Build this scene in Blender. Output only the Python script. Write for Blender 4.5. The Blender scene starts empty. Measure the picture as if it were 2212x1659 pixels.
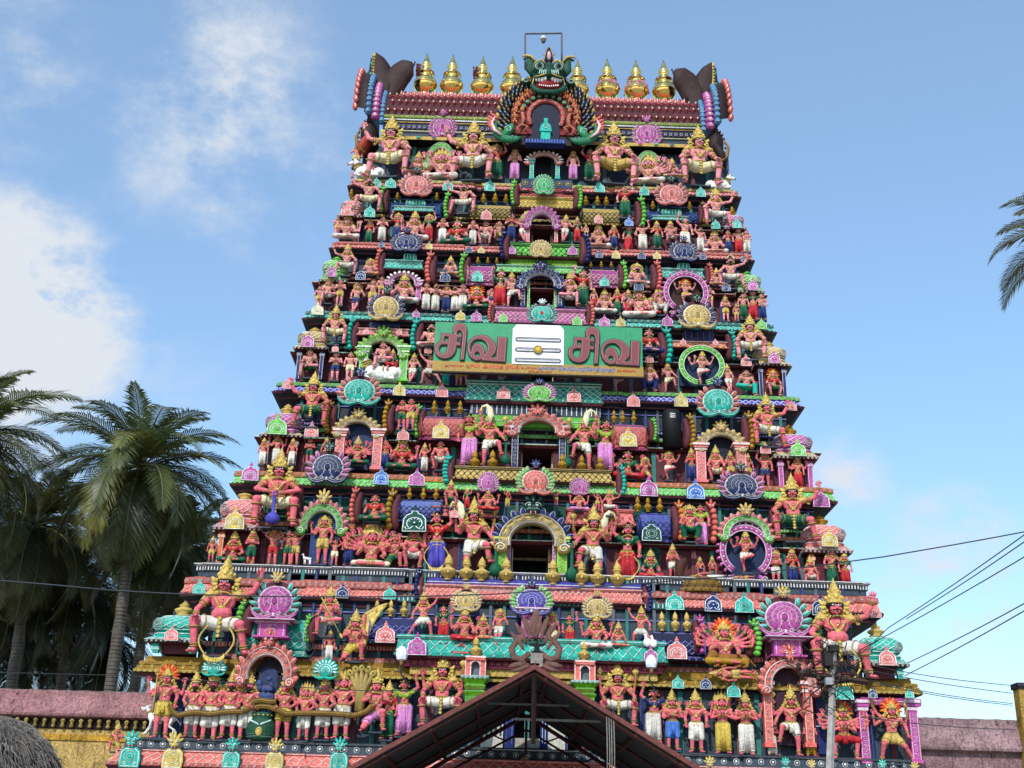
import bpy, math, random, time
import numpy as np
from mathutils import Vector, Matrix
T0=time.time()
random.seed(7); rng=np.random.default_rng(7)
SC=bpy.context.scene; COL=SC.collection
PI=math.pi
# ---------------------------------------------------------------- camera
PITCH=math.radians(22); ROLL=math.radians(1.7); FD=2566.0; CW,CH=2212.0,1659.0
CAM=np.array([0,0,1.6])
_f=np.array([0,math.cos(PITCH),math.sin(PITCH)]); _r0=np.array([1.,0,0]); _u0=np.array([0,-math.sin(PITCH),math.cos(PITCH)])
_r=_r0*math.cos(ROLL)+_u0*math.sin(ROLL); _u=-_r0*math.sin(ROLL)+_u0*math.cos(ROLL)
def ray(u,v): return _f*FD+_r*(u-CW/2)+_u*(CH/2-v)
def pix(p):
    d=np.asarray(p,float)-CAM; k=FD/(d@_f); return CW/2+(d@_r)*k, CH/2-(d@_u)*k
def at(u,v,Y):
    d=ray(u,v); return CAM+d*(Y/d[1])
ZM={'A':(707.8,44.2),'B':(1150.2,44.2),'C':(663.6,353.9),'D':(1194.5,353.9),'E':(575.1,681.3),'F':(929,681.3),'G':(1327.2,681.3),
 'H':(442.4,973.3),'I':(884.8,1017.5),'J':(1371.4,999.8),'K':(212.4,1260.8),'L':(690.1,1260.8),'M':(1150.2,1260.8),'N':(1592.6,1150.2),'Z':(0,0)}
def zs(z): return {'N':.3066,'Z':1.0}.get(z,.24)
def zx(z,x): return ZM[z][0]+x*zs(z)
def zy(z,y): return ZM[z][1]+y*zs(z)
# ---------------------------------------------------------------- colours
def lin(h,k=1.0):
    v=[int(h[i:i+2],16)/255 for i in (0,2,4)]
    return tuple(k*(c/12.92 if c<=.04045 else ((c+.055)/1.055)**2.4) for c in v)
PAL=dict(w='dcd7cc',c='e2d9b4',g='0f5a40',n='1f2f6b',r='b8242e',p='d88ac8',t='22b3a0',y='ccb04c',o='a97f1e',k='0d0d10',s='c8aa5c',
 P='dd7a76',m='b8529c',b='4a78c8',G='0b4a3e',L='6cc04a',R='da6d60',S='3a4652',M='5c2b33',B='2b1c1d',v='4b46a8',V='8a8ad8',
 O='d9783c',Y='d8bf62',Z='5f6a72',T='2f7f78',Q='f3c9c4',W='f4f2ee',E='e8eef8',F='c9e8e0',D='2c3442',H='7a3038',A='8a6a3a',U='8fae3a')
LC={k:lin(v) for k,v in PAL.items()}
def rgba(c):
    if c is None or c=='*': return (1,1,1,0)
    if isinstance(c,str):
        if c[0]=='*': f=float(c[1:]); return (f,f,f,0)
        return (*LC[c],1) if c in LC else (*lin(c),1)
    return (*c,1) if len(c)==3 else tuple(c)
# ---------------------------------------------------------------- mesh builder
class MB:
    def __init__(s): s.V=[];s.F=[];s.C=[];s.S=[];s.n=0;s.T=None;s.flip=False
    def add(s,P,F,c='*',sm=True):
        P=np.asarray(P,float).reshape(-1,3)
        if s.T is not None: P=P@s.T[:3,:3].T+s.T[:3,3]
        s.V.append(P)
        if not isinstance(F,list): F=[F]
        for f in F:
            f=np.asarray(f,int)
            s.F.append(f+s.n); s.S.append(sm)
        s.C.append(np.tile(rgba(c),(len(P),1))); s.n+=len(P)
    def grid(s,P,c='*',cu=False,cv=False,sm=True,caps=False):
        P=np.asarray(P,float); m,n=P.shape[:2]
        idx=np.arange(m*n).reshape(m,n)
        a=np.concatenate([idx,idx[:1]]) if cu else idx
        a=np.concatenate([a,a[:,:1]],1) if cv else a
        q=np.stack([a[:-1,:-1],a[:-1,1:],a[1:,1:],a[1:,:-1]],-1).reshape(-1,4)
        F=[q]
        if caps: F+= [idx[0][::-1].reshape(1,-1),idx[-1].reshape(1,-1)]
        s.add(P,F,c,sm)
    def box(s,x0,x1,y0,y1,z0,z1,c='*'):
        P=[(x,y,z) for x in (x0,x1) for y in (y0,y1) for z in (z0,z1)]
        s.add(P,np.array([(0,1,3,2),(4,6,7,5),(0,4,5,1),(2,3,7,6),(0,2,6,4),(1,5,7,3)]),c,False)
    def tube(s,path,r,c='*',n=6,sm=True,closed=False,flat=1.0,caps=True):
        path=np.asarray(path,float); m=len(path)
        r=np.broadcast_to(np.asarray(r,float),(m,))
        t=np.gradient(path,axis=0) if not closed else np.roll(path,-1,0)-np.roll(path,1,0)
        t/=np.linalg.norm(t,axis=1)[:,None]+1e-12
        ref=np.array([0,1.,0]) if abs(t[:,1]).max()<.9 else (np.array([0,0,1.]) if abs(t[:,2]).max()<.9 else np.array([.577,.1,.81]))
        a=np.cross(t,ref); a/=np.linalg.norm(a,axis=1)[:,None]+1e-12
        b=np.cross(t,a)
        th=np.arange(n)*2*PI/n
        P=path[:,None]+r[:,None,None]*(a[:,None]*np.cos(th)[None,:,None]+flat*b[:,None]*np.sin(th)[None,:,None])
        s.grid(P,c,cu=closed,cv=True,sm=sm,caps=(caps and not closed))
    def cap(s,a,b,ra,rb,c='*',n=9):
        a=np.asarray(a,float);b=np.asarray(b,float); d=b-a; L=np.linalg.norm(d)
        if L<1e-6: d=np.array([0,0,1e-4]);L=1e-4
        d=d/L
        ref=np.array([0,1.,0]) if abs(d[1])<.9 else np.array([1.,0,0])
        u=np.cross(d,ref);u/=np.linalg.norm(u);v=np.cross(d,u)
        th=np.arange(n)*2*PI/n; ring=u[None]*np.cos(th)[:,None]+v[None]*np.sin(th)[:,None]
        R=[]
        for q in (-89,-50,-20): R.append(a+d*ra*math.sin(math.radians(q))+ring*ra*math.cos(math.radians(q)))
        for q in (20,50,89): R.append(b+d*rb*math.sin(math.radians(q))+ring*rb*math.cos(math.radians(q)))
        s.grid(np.array(R),c,cv=True,caps=True)
    def ell(s,c0,r,c='*',n=10,m=6,ax=None):
        c0=np.asarray(c0,float); r=np.broadcast_to(np.asarray(r,float),(3,))
        ph=np.linspace(-PI/2+.02,PI/2-.02,m+1); th=np.arange(n)*2*PI/n
        P=np.stack([np.cos(ph)[:,None]*np.cos(th),np.cos(ph)[:,None]*np.sin(th),np.sin(ph)[:,None]*np.ones(n)],-1)*r
        if ax is not None: P=P@np.asarray(ax)
        s.grid(P+c0,c,cv=True,caps=True)
    def leaf(s,c0,ang,L,W,T,c='*',n=8):   # flattened teardrop in the xz plane, long axis at angle ang
        ca,sa=math.cos(ang),math.sin(ang)
        s.ell(c0,(L,T,W),c,n,5,ax=np.array([(ca,0,sa),(0,1,0),(-sa,0,ca)]))
    def torus(s,c0,d,R,r,c='*',n=12,k=4,ell=1.0):
        c0=np.asarray(c0,float);d=np.asarray(d,float);d=d/np.linalg.norm(d)
        ref=np.array([0,0,1.]) if abs(d[2])<.9 else np.array([0,1.,0])
        u=np.cross(ref,d);u/=np.linalg.norm(u);v=np.cross(d,u)
        th=np.arange(n)*2*PI/n; ph=np.arange(k)*2*PI/k
        rad=u[None]*np.cos(th)[:,None]+ell*v[None]*np.sin(th)[:,None]
        P=c0+rad[:,None]*(R+r*np.cos(ph))[None,:,None]+d*(r*np.sin(ph))[None,:,None]
        s.grid(P,c,cu=True,cv=True)
    def arc(s,c0,rx,rz,a0,a1,r,c='*',n=16,k=4,flat=1.0):
        a=np.radians(np.linspace(a0,a1,n)); c0=np.asarray(c0,float)
        s.tube(np.stack([c0[0]+rx*np.cos(a),np.full(n,c0[1]),c0[2]+rz*np.sin(a)],1),r,c,k,flat=flat)
    def lathe(s,prof,c='*',n=12,c0=(0,0,0),sq=0,sm=True,yk=1.0):
        th=np.arange(n)*2*PI/n+(PI/4 if sq else 0)
        cx,sy=np.cos(th),np.sin(th)
        if sq:
            p=sq; k=(np.abs(cx)**p+np.abs(sy)**p)**(-1/p); cx,sy=cx*k,sy*k
        pr=np.asarray(prof,float)
        P=np.stack([pr[:,0,None]*cx,pr[:,0,None]*sy*yk,pr[:,1,None]*np.ones(n)],-1)+np.asarray(c0)
        s.grid(P,c,cv=True,sm=sm,caps=True)
    def prism(s,out,y0,y1,c='*',cside=None):   # outline in xz, front face at y0
        o=np.asarray(out,float); n=len(o)
        f=np.stack([o[:,0],np.full(n,y0),o[:,1]],1); b=np.stack([o[:,0],np.full(n,y1),o[:,1]],1)
        s.add(f,[np.arange(n).reshape(1,-1)],c,False)
        s.grid(np.stack([f,b]),cside or c,cv=True,sm=False)
    def build(s,name,parent=None,color=None,loc=None,mat=None,scale=None,rz=0,mesh=None):
        me=mesh or s.mesh(name,mat)
        return mkobj(name,me,parent,color,loc,scale,rz)
    def mesh(s,name,mat=None):
        me=bpy.data.meshes.new(name)
        V=np.concatenate(s.V); me.vertices.add(len(V)); me.vertices.foreach_set('co',V.astype(np.float32).ravel())
        li=np.concatenate([f.ravel() for f in s.F]); tot=np.concatenate([np.full(len(f),f.shape[1]) for f in s.F])
        sm=np.concatenate([np.full(len(f),b) for f,b in zip(s.F,s.S)])
        me.loops.add(len(li)); me.loops.foreach_set('vertex_index',li.astype(np.int32))
        me.polygons.add(len(tot)); me.polygons.foreach_set('loop_start',np.concatenate([[0],np.cumsum(tot)[:-1]]).astype(np.int32))
        me.polygons.foreach_set('loop_total',tot.astype(np.int32)) if False else None
        me.polygons.foreach_set('use_smooth',sm)
        at_=me.attributes.new('Col','FLOAT_COLOR','POINT'); at_.data.foreach_set('color',np.concatenate(s.C).astype(np.float32).ravel())
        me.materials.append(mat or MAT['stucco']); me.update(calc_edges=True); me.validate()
        return me
def mkobj(name,me,parent=None,color=None,loc=None,scale=None,rz=0):
    o=bpy.data.objects.new(name,me); COL.objects.link(o)
    if parent is not None: o.parent=parent
    if color is not None: o.color=(*color[:3],1) if not isinstance(color,str) else rgba(color)
    if loc is not None: o.location=loc
    if scale is not None: o.scale=(scale,)*3 if np.isscalar(scale) else scale
    if rz: o.rotation_euler=(0,0,rz)
    return o
def thing(name,label,cat,loc=(0,0,0),rz=0,group=None,scale=None):
    o=bpy.data.objects.new(name,None); COL.objects.link(o); o.location=loc; o.rotation_euler=(0,0,rz); o.empty_display_size=.1
    if scale is not None: o.scale=(scale,)*3 if np.isscalar(scale) else scale
    return tag(o,label,cat,group)
def tag(o,label=None,cat=None,group=None,kind=None):
    if label: o['label']=label
    if cat: o['category']=cat
    if group: o['group']=group
    if kind: o['kind']=kind
    return o
# ---------------------------------------------------------------- materials
MAT={}
def nodes(name):
    m=bpy.data.materials.new(name); m.use_nodes=True; nt=m.node_tree; b=nt.nodes['Principled BSDF']
    return m,nt,b
def N(nt,t,**k):
    n=nt.nodes.new(t)
    for a,v in k.items():
        if a in n.inputs.keys() if isinstance(a,str) and a[0].isupper() else False: n.inputs[a].default_value=v
        else: setattr(n,a,v)
    return n
def stucco(name,rough=.5,grime=.5,bump=.25,metal=0,spec=.35,nscale=3.0):
    m,nt,b=nodes(name); L=nt.links.new
    a=N(nt,'ShaderNodeAttribute',attribute_name='Col'); oi=N(nt,'ShaderNodeObjectInfo')
    mul=N(nt,'ShaderNodeMix',data_type='RGBA',blend_type='MULTIPLY'); mul.inputs[0].default_value=1
    L(a.outputs['Color'],mul.inputs[6]); L(oi.outputs['Color'],mul.inputs[7])
    mx=N(nt,'ShaderNodeMix',data_type='RGBA'); L(a.outputs['Alpha'],mx.inputs[0]); L(mul.outputs[2],mx.inputs[6]); L(a.outputs['Color'],mx.inputs[7])
    geo=N(nt,'ShaderNodeNewGeometry')
    n1=N(nt,'ShaderNodeTexNoise'); n1.inputs['Scale'].default_value=nscale; n1.inputs['Detail'].default_value=6; n1.inputs['Roughness'].default_value=.7
    L(geo.outputs['Position'],n1.inputs['Vector'])
    mp=N(nt,'ShaderNodeMapping'); mp.inputs['Scale'].default_value=(7,7,.9); L(geo.outputs['Position'],mp.inputs['Vector'])
    n2=N(nt,'ShaderNodeTexNoise'); n2.inputs['Scale'].default_value=1.6; n2.inputs['Detail'].default_value=5; L(mp.outputs[0],n2.inputs['Vector'])
    r1=N(nt,'ShaderNodeMapRange'); r1.inputs[1].default_value=.35; r1.inputs[2].default_value=.7; r1.inputs[3].default_value=1-.35*grime; r1.inputs[4].default_value=1.06; L(n1.outputs[0],r1.inputs[0])
    r2=N(nt,'ShaderNodeMapRange'); r2.inputs[1].default_value=.55; r2.inputs[2].default_value=.72; r2.inputs[3].default_value=1; r2.inputs[4].default_value=1-.45*grime; L(n2.outputs[0],r2.inputs[0])
    mm=N(nt,'ShaderNodeMath',operation='MULTIPLY'); L(r1.outputs[0],mm.inputs[0]); L(r2.outputs[0],mm.inputs[1])
    n4=N(nt,'ShaderNodeTexNoise'); n4.inputs['Scale'].default_value=17; n4.inputs['Detail'].default_value=4; L(geo.outputs['Position'],n4.inputs['Vector'])
    r4=N(nt,'ShaderNodeMapRange'); r4.inputs[1].default_value=.3; r4.inputs[2].default_value=.7; r4.inputs[3].default_value=1-.30*grime; r4.inputs[4].default_value=1+.24*grime; L(n4.outputs[0],r4.inputs[0])
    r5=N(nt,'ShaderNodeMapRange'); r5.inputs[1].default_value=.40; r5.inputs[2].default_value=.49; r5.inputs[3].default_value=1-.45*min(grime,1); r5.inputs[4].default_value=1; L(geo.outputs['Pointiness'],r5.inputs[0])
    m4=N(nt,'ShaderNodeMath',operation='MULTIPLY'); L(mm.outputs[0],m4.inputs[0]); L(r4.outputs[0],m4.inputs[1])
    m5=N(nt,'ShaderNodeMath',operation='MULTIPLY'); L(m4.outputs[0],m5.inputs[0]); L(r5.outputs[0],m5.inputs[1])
    vm=N(nt,'ShaderNodeVectorMath',operation='SCALE'); L(mx.outputs[2],vm.inputs[0]); L(m5.outputs[0],vm.inputs['Scale'])
    # dust on upward faces
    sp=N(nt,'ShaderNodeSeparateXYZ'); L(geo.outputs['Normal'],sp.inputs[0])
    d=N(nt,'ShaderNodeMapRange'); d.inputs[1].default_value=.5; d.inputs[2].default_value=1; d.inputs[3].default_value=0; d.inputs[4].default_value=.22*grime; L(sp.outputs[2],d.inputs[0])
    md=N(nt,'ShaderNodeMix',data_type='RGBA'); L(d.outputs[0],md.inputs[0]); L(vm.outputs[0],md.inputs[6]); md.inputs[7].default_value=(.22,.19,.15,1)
    L(md.outputs[2],b.inputs['Base Color'])
    b.inputs['Roughness'].default_value=rough; b.inputs['Metallic'].default_value=metal; b.inputs['Specular IOR Level'].default_value=spec
    n3=N(nt,'ShaderNodeTexNoise'); n3.inputs['Scale'].default_value=28; n3.inputs['Detail'].default_value=3; L(geo.outputs['Position'],n3.inputs['Vector'])
    bp=N(nt,'ShaderNodeBump'); bp.inputs['Strength'].default_value=bump; bp.inputs['Distance'].default_value=.02; L(n3.outputs[0],bp.inputs['Height']); L(bp.outputs[0],b.inputs['Normal'])
    MAT[name]=m; return m
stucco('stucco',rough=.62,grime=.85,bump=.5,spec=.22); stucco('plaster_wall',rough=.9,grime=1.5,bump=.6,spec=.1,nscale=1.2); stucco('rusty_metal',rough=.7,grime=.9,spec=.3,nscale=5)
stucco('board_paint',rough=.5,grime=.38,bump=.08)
def simple(name,col,rough=.5,metal=0,**k):
    m,nt,b=nodes(name); b.inputs['Roughness'].default_value=rough; b.inputs['Metallic'].default_value=metal
    n=N(nt,'ShaderNodeTexNoise'); n.inputs['Scale'].default_value=k.get('sc',6); n.inputs['Detail'].default_value=5
    g=N(nt,'ShaderNodeNewGeometry'); nt.links.new(g.outputs['Position'],n.inputs['Vector'])
    cr=N(nt,'ShaderNodeValToRGB'); cr.color_ramp.elements[0].position=.3; cr.color_ramp.elements[1].position=.75
    cr.color_ramp.elements[0].color=(*[c*k.get('lo',.7) for c in col],1); cr.color_ramp.elements[1].color=(*[min(1,c*k.get('hi',1.15)) for c in col],1)
    nt.links.new(n.outputs[0],cr.inputs[0]); nt.links.new(cr.outputs[0],b.inputs['Base Color']); MAT[name]=m; return m
simple('polished_gold',(.95,.66,.2),.17,1,lo=.8,hi=1.05,sc=3)
simple('ground_soil',(.34,.29,.23),.95,lo=.6,hi=1.3,sc=.8)
simple('dark_metal',(.05,.045,.045),.6,.3)
simple('concrete',(.36,.34,.31),.9,sc=9)
simple('cable',(.015,.02,.03),.6)
def foliage():
    m,nt,b=nodes('palm_leaf'); L=nt.links.new
    a=N(nt,'ShaderNodeAttribute',attribute_name='Col'); L(a.outputs['Color'],b.inputs['Base Color']); b.inputs['Roughness'].default_value=.42; b.inputs['Specular IOR Level'].default_value=.5
    tr=N(nt,'ShaderNodeBsdfTranslucent'); L(a.outputs['Color'],tr.inputs['Color'])
    ms=N(nt,'ShaderNodeMixShader'); ms.inputs[0].default_value=.22; out=nt.nodes['Material Output']
    L(b.outputs[0],ms.inputs[1]); L(tr.outputs[0],ms.inputs[2]); L(ms.outputs[0],out.inputs['Surface']); MAT['palm_leaf']=m
foliage()
# ---------------------------------------------------------------- remesh to one continuous surface
def fuse(mb,voxel,smooth=2,extra=None):
    me=mb.mesh('tmp'); o=bpy.data.objects.new('tmp',me); COL.objects.link(o)
    r=o.modifiers.new('r','REMESH'); r.mode='VOXEL'; r.voxel_size=voxel; r.use_smooth_shade=True
    if smooth:
        s=o.modifiers.new('s','SMOOTH'); s.iterations=smooth; s.factor=.5
    dg=bpy.context.evaluated_depsgraph_get(); dg.update(); ev=o.evaluated_get(dg).to_mesh()
    V=np.empty(len(ev.vertices)*3,np.float32); ev.vertices.foreach_get('co',V)
    n=len(ev.polygons); lt=np.empty(n,np.int32); ev.polygons.foreach_get('loop_total',lt)
    vi=np.empty(len(ev.loops),np.int32); ev.loops.foreach_get('vertex_index',vi)
    ls=np.empty(n,np.int32); ev.polygons.foreach_get('loop_start',ls)
    out=MB(); q=lt==4; F=[]
    if q.any(): F.append(vi[ls[q][:,None]+np.arange(4)])
    q=lt==3
    if q.any(): F.append(vi[ls[q][:,None]+np.arange(3)])
    out.add(V.reshape(-1,3),F,'*')
    bpy.data.objects.remove(o); bpy.data.meshes.remove(me)
    return out
# ---------------------------------------------------------------- statues
def v3(*a): return np.array(a,float)
def base_pose():
    J=dict(pel=v3(0,0,.52),che=v3(0,0,.715),nek=v3(0,.005,.83),hed=v3(0,-.012,.915))
    for s,k in ((-1,'L'),(1,'R')):
        J['sh'+k]=v3(s*.118,0,.785);J['el'+k]=v3(s*.165,.01,.655);J['ha'+k]=v3(s*.155,-.045,.53)
        J['hp'+k]=v3(s*.052,0,.50);J['kn'+k]=v3(s*.066,-.015,.27);J['an'+k]=v3(s*.07,0,.05)
    return J
def drop(J,dz,dy=0):
    for k in ('pel','che','nek','hed','shL','shR','elL','elR','haL','haR','hpL','hpR'): J[k]=J[k]+v3(0,dy,-dz)
def lean(J,dx):
    for k,f in (('che',.5),('nek',.8),('hed',.9),('shL',.7),('shR',.7),('elL',.6),('elR',.6),('haL',.5),('haR',.5)): J[k]=J[k]+v3(dx*f,0,0)
def setp(J,**k):
    for a,b in k.items(): J[a]=v3(*b)
def pose(name,arms4=False):
    J=base_pose(); ht={'L':'rest','R':'rest'}; X=[]
    def four(dz=0,dy=0):
        for s in (-1,1): X.append((v3(s*.12,.02,.78-dz),v3(s*.225,.03,.69-dz),v3(s*.25,-.01,.85-dz),'open',s))
    if name=='stand': setp(J,haL=(-.12,-.1,.66),elL=(-.17,0,.65)); ht['L']='open'
    elif name=='plain': pass
    elif name=='pray': setp(J,elL=(-.165,-.03,.64),elR=(.165,-.03,.64),haL=(-.02,-.135,.69),haR=(.02,-.135,.69)); ht={'L':'up','R':'up'}
    elif name=='fold': setp(J,elL=(-.16,-.03,.64),elR=(.16,-.03,.64),haL=(.05,-.115,.655),haR=(-.05,-.12,.665))
    elif name=='hold': setp(J,elL=(-.165,-.0,.65),elR=(.165,-.0,.65),haL=(-.10,-.15,.565),haR=(.10,-.15,.565)); ht={'L':'grip','R':'grip'}
    elif name=='raise': setp(J,elR=(.20,-.02,.87),haR=(.16,-.05,1.02),kneel=(0,0,0)); J.pop('kneel'); ht['R']='open'; lean(J,-.02)
    elif name=='both': setp(J,elR=(.20,-.02,.86),haR=(.12,-.04,1.0),elL=(-.20,-.02,.86),haL=(-.12,-.04,1.0)); ht={'L':'open','R':'open'}
    elif name=='lean': setp(J,knR=(.03,-.07,.27),anR=(-.06,-.06,.05),knL=(-.07,-.01,.27),haR=(.19,-.08,.62),elR=(.19,0,.68)); lean(J,.03)
    elif name=='sit' or name=='guard' or name=='wave':
        G=name!='sit'; dz=.17 if G else .22; drop(J,dz)
        w=.225 if G else .15; ky=-.13 if G else -.17
        setp(J,knL=(-w,ky,.34-(0 if G else .04)),knR=(w,ky,.34-(0 if G else .04)),anL=(-w*.9-(.0 if G else -.03),-.10,.05),anR=(w*.9-(0 if G else .03),-.10,.05))
        for s,k in ((-1,'L'),(1,'R')):
            J['el'+k]=v3(s*(.235 if G else .18),-.02,.655-dz-.01);J['ha'+k]=v3(s*(w*.92),ky-.03,.395-(0 if G else .04))
        if name=='wave':
            setp(J,elR=(.27,-.03,.66),haR=(.335,-.06,.82)); ht['R']='open'
            setp(J,knR=(.2,-.12,.31),anR=(.25,-.05,.05))
    elif name=='club':
        drop(J,.17); setp(J,knL=(-.2,-.13,.34),knR=(.2,-.13,.34),anL=(-.2,-.1,.05),anR=(.2,-.1,.05),elL=(-.225,-.06,.49),elR=(.225,-.06,.49),haL=(-.03,-.2,.42),haR=(.03,-.2,.40)); ht={'L':'grip','R':'grip'}
    elif name=='lotus' or name=='foursit' or name=='many':
        drop(J,.43); setp(J,knL=(-.21,-.12,.06),knR=(.21,-.12,.06),anL=(.07,-.19,.045),anR=(-.07,-.17,.05),elL=(-.175,-.02,.22),elR=(.175,-.02,.22),haL=(-.14,-.14,.17),haR=(.14,-.14,.17))
        if name=='foursit': setp(J,haL=(-.13,-.13,.27)); ht['L']='open'; four(.43)
        if name=='many':
            setp(J,haL=(-.13,-.13,.27)); ht['L']='open'
            for i in range(5):
                for s in (-1,1):
                    a=math.radians(-20+i*26); X.append((v3(s*.11,.02,.355),v3(s*(.11+.11*math.cos(a)),.02,.33+.10*math.sin(a)),v3(s*(.15+.2*math.cos(a)),-.03,.36+.17*math.sin(a)),'open',s))
        J['lotus']=True
    elif name=='manyg':
        drop(J,.13); setp(J,knL=(-.17,-.13,.33),knR=(.17,-.13,.33),anL=(-.15,-.06,.05),anR=(.15,-.06,.05),elL=(-.16,-.03,.50),elR=(.16,-.03,.50),haL=(-.02,-.135,.55),haR=(.02,-.135,.55)); ht={'L':'up','R':'up'}
        for i in range(4):
            for s in (-1,1):
                a=math.radians(-40+i*27); X.append((v3(s*.11,.02,.655),v3(s*(.11+.11*math.cos(a)),.02,.63+.10*math.sin(a)),v3(s*(.15+.2*math.cos(a)),-.03,.64+.19*math.sin(a)),'open',s))
    elif name=='prayl':
        drop(J,.43); setp(J,knL=(-.21,-.12,.06),knR=(.21,-.12,.06),anL=(.07,-.19,.045),anR=(-.07,-.17,.05),elL=(-.16,-.04,.22),elR=(.16,-.04,.22),haL=(-.02,-.14,.27),haR=(.02,-.14,.27)); ht={'L':'up','R':'up'}; J['lotus']=True
    elif name=='lalita' or name=='squat':
        drop(J,.22); setp(J,knL=(-.2,-.12,.30),anL=(.03,-.2,.26),knR=(.13,-.2,.30),anR=(.13,-.16,.05),elL=(-.17,0,.42),haL=(-.13,-.13,.50),elR=(.17,0,.43),haR=(.15,-.2,.36)); ht['L']='open'
        if name=='squat': setp(J,anL=(-.17,-.12,.05),knL=(-.16,-.18,.30))
    elif name=='dance':
        drop(J,.03); setp(J,knL=(-.07,-.05,.27),anL=(-.03,0,.05),knR=(.14,-.14,.43),anR=(-.10,-.16,.34),elR=(.19,-.02,.66),haR=(.05,-.15,.62),elL=(-.2,0,.7),haL=(-.2,-.1,.82)); ht['L']='open'; lean(J,.03)
        X.append((v3(.12,.02,.75),v3(.24,.02,.72),v3(.3,-.03,.86),'open',1)); X.append((v3(-.12,.02,.75),v3(-.25,.02,.66),v3(-.32,-.03,.78),'open',-1))
    elif name=='climb':
        setp(J,knR=(.15,-.17,.47),anR=(.19,-.14,.25),knL=(-.09,-.02,.27),anL=(-.09,0,.05),elR=(.20,-.04,.66),haR=(.25,-.14,.55),elL=(-.18,-.02,.66),haL=(-.17,-.12,.76)); ht['L']='open'; lean(J,-.02)
    elif name=='lunge':
        drop(J,.08); setp(J,knL=(-.15,-.11,.30),anL=(-.17,0,.05),knR=(.17,-.06,.27),anR=(.30,0,.05),elR=(.2,0,.6),haR=(.2,-.09,.47),elL=(-.22,-.02,.8),haL=(-.28,-.05,.93)); ht['L']='open'; lean(J,.03)
    elif name=='kneel':
        drop(J,.27); setp(J,knL=(-.12,-.19,.27),anL=(-.12,-.12,.05),knR=(.12,-.16,.05),anR=(.14,.08,.05),elL=(-.17,-.06,.42),elR=(.15,-.1,.42),haL=(-.1,-.22,.44),haR=(.04,-.22,.45))
        ht={'L':'up','R':'up'}
    if arms4 and name not in('foursit','many','manyg','dance'): four(.83-J['nek'][2])
    return J,ht,X
def hand(mb,el,ha,typ,s):
    d=ha-el; d/=np.linalg.norm(d)
    if typ in('open','up'): d=v3(0.05*s,-.05 if typ=='open' else -.25,1); d/=np.linalg.norm(d)
    side=np.cross(d,v3(0,-1,0)); 
    if np.linalg.norm(side)<.2: side=v3(1,0,0)
    side/=np.linalg.norm(side)
    if typ=='up': side=np.cross(d,v3(1,0,0)); side/=np.linalg.norm(side)
    nrm=np.cross(side,d)
    if nrm[1]>0: nrm=-nrm
    pc=ha+d*.028
    tip=ha+d*.052
    for i,(l,o) in enumerate(((.044,-.021),(.054,-.007),(.052,.007),(.042,.02))):
        a=tip+side*o-d*.006; sp=side*(o*.25)
        if typ=='grip': b=a+nrm*.02+d*.012; c=b+nrm*.008-d*.025
        elif typ=='rest': b=a+d*l*.5+nrm*.006; c=b+d*l*.45+nrm*.014
        else: b=a+d*l*.55+sp; c=b+d*l*.45+sp*.6+nrm*.006
        mb.tube([a,b,c],[.0078,.0072,.0055],'*',5)
    th=-s if typ!='up' else -1
    a=ha+d*.02+side*th*.02; b=a+side*th*.02+d*.02; c=b+d*.02+side*th*.002+nrm*.006
    mb.tube([a,b,c],[.0095,.0085,.006],'*',5)
    return pc,d,side,nrm
BODY={};
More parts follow.
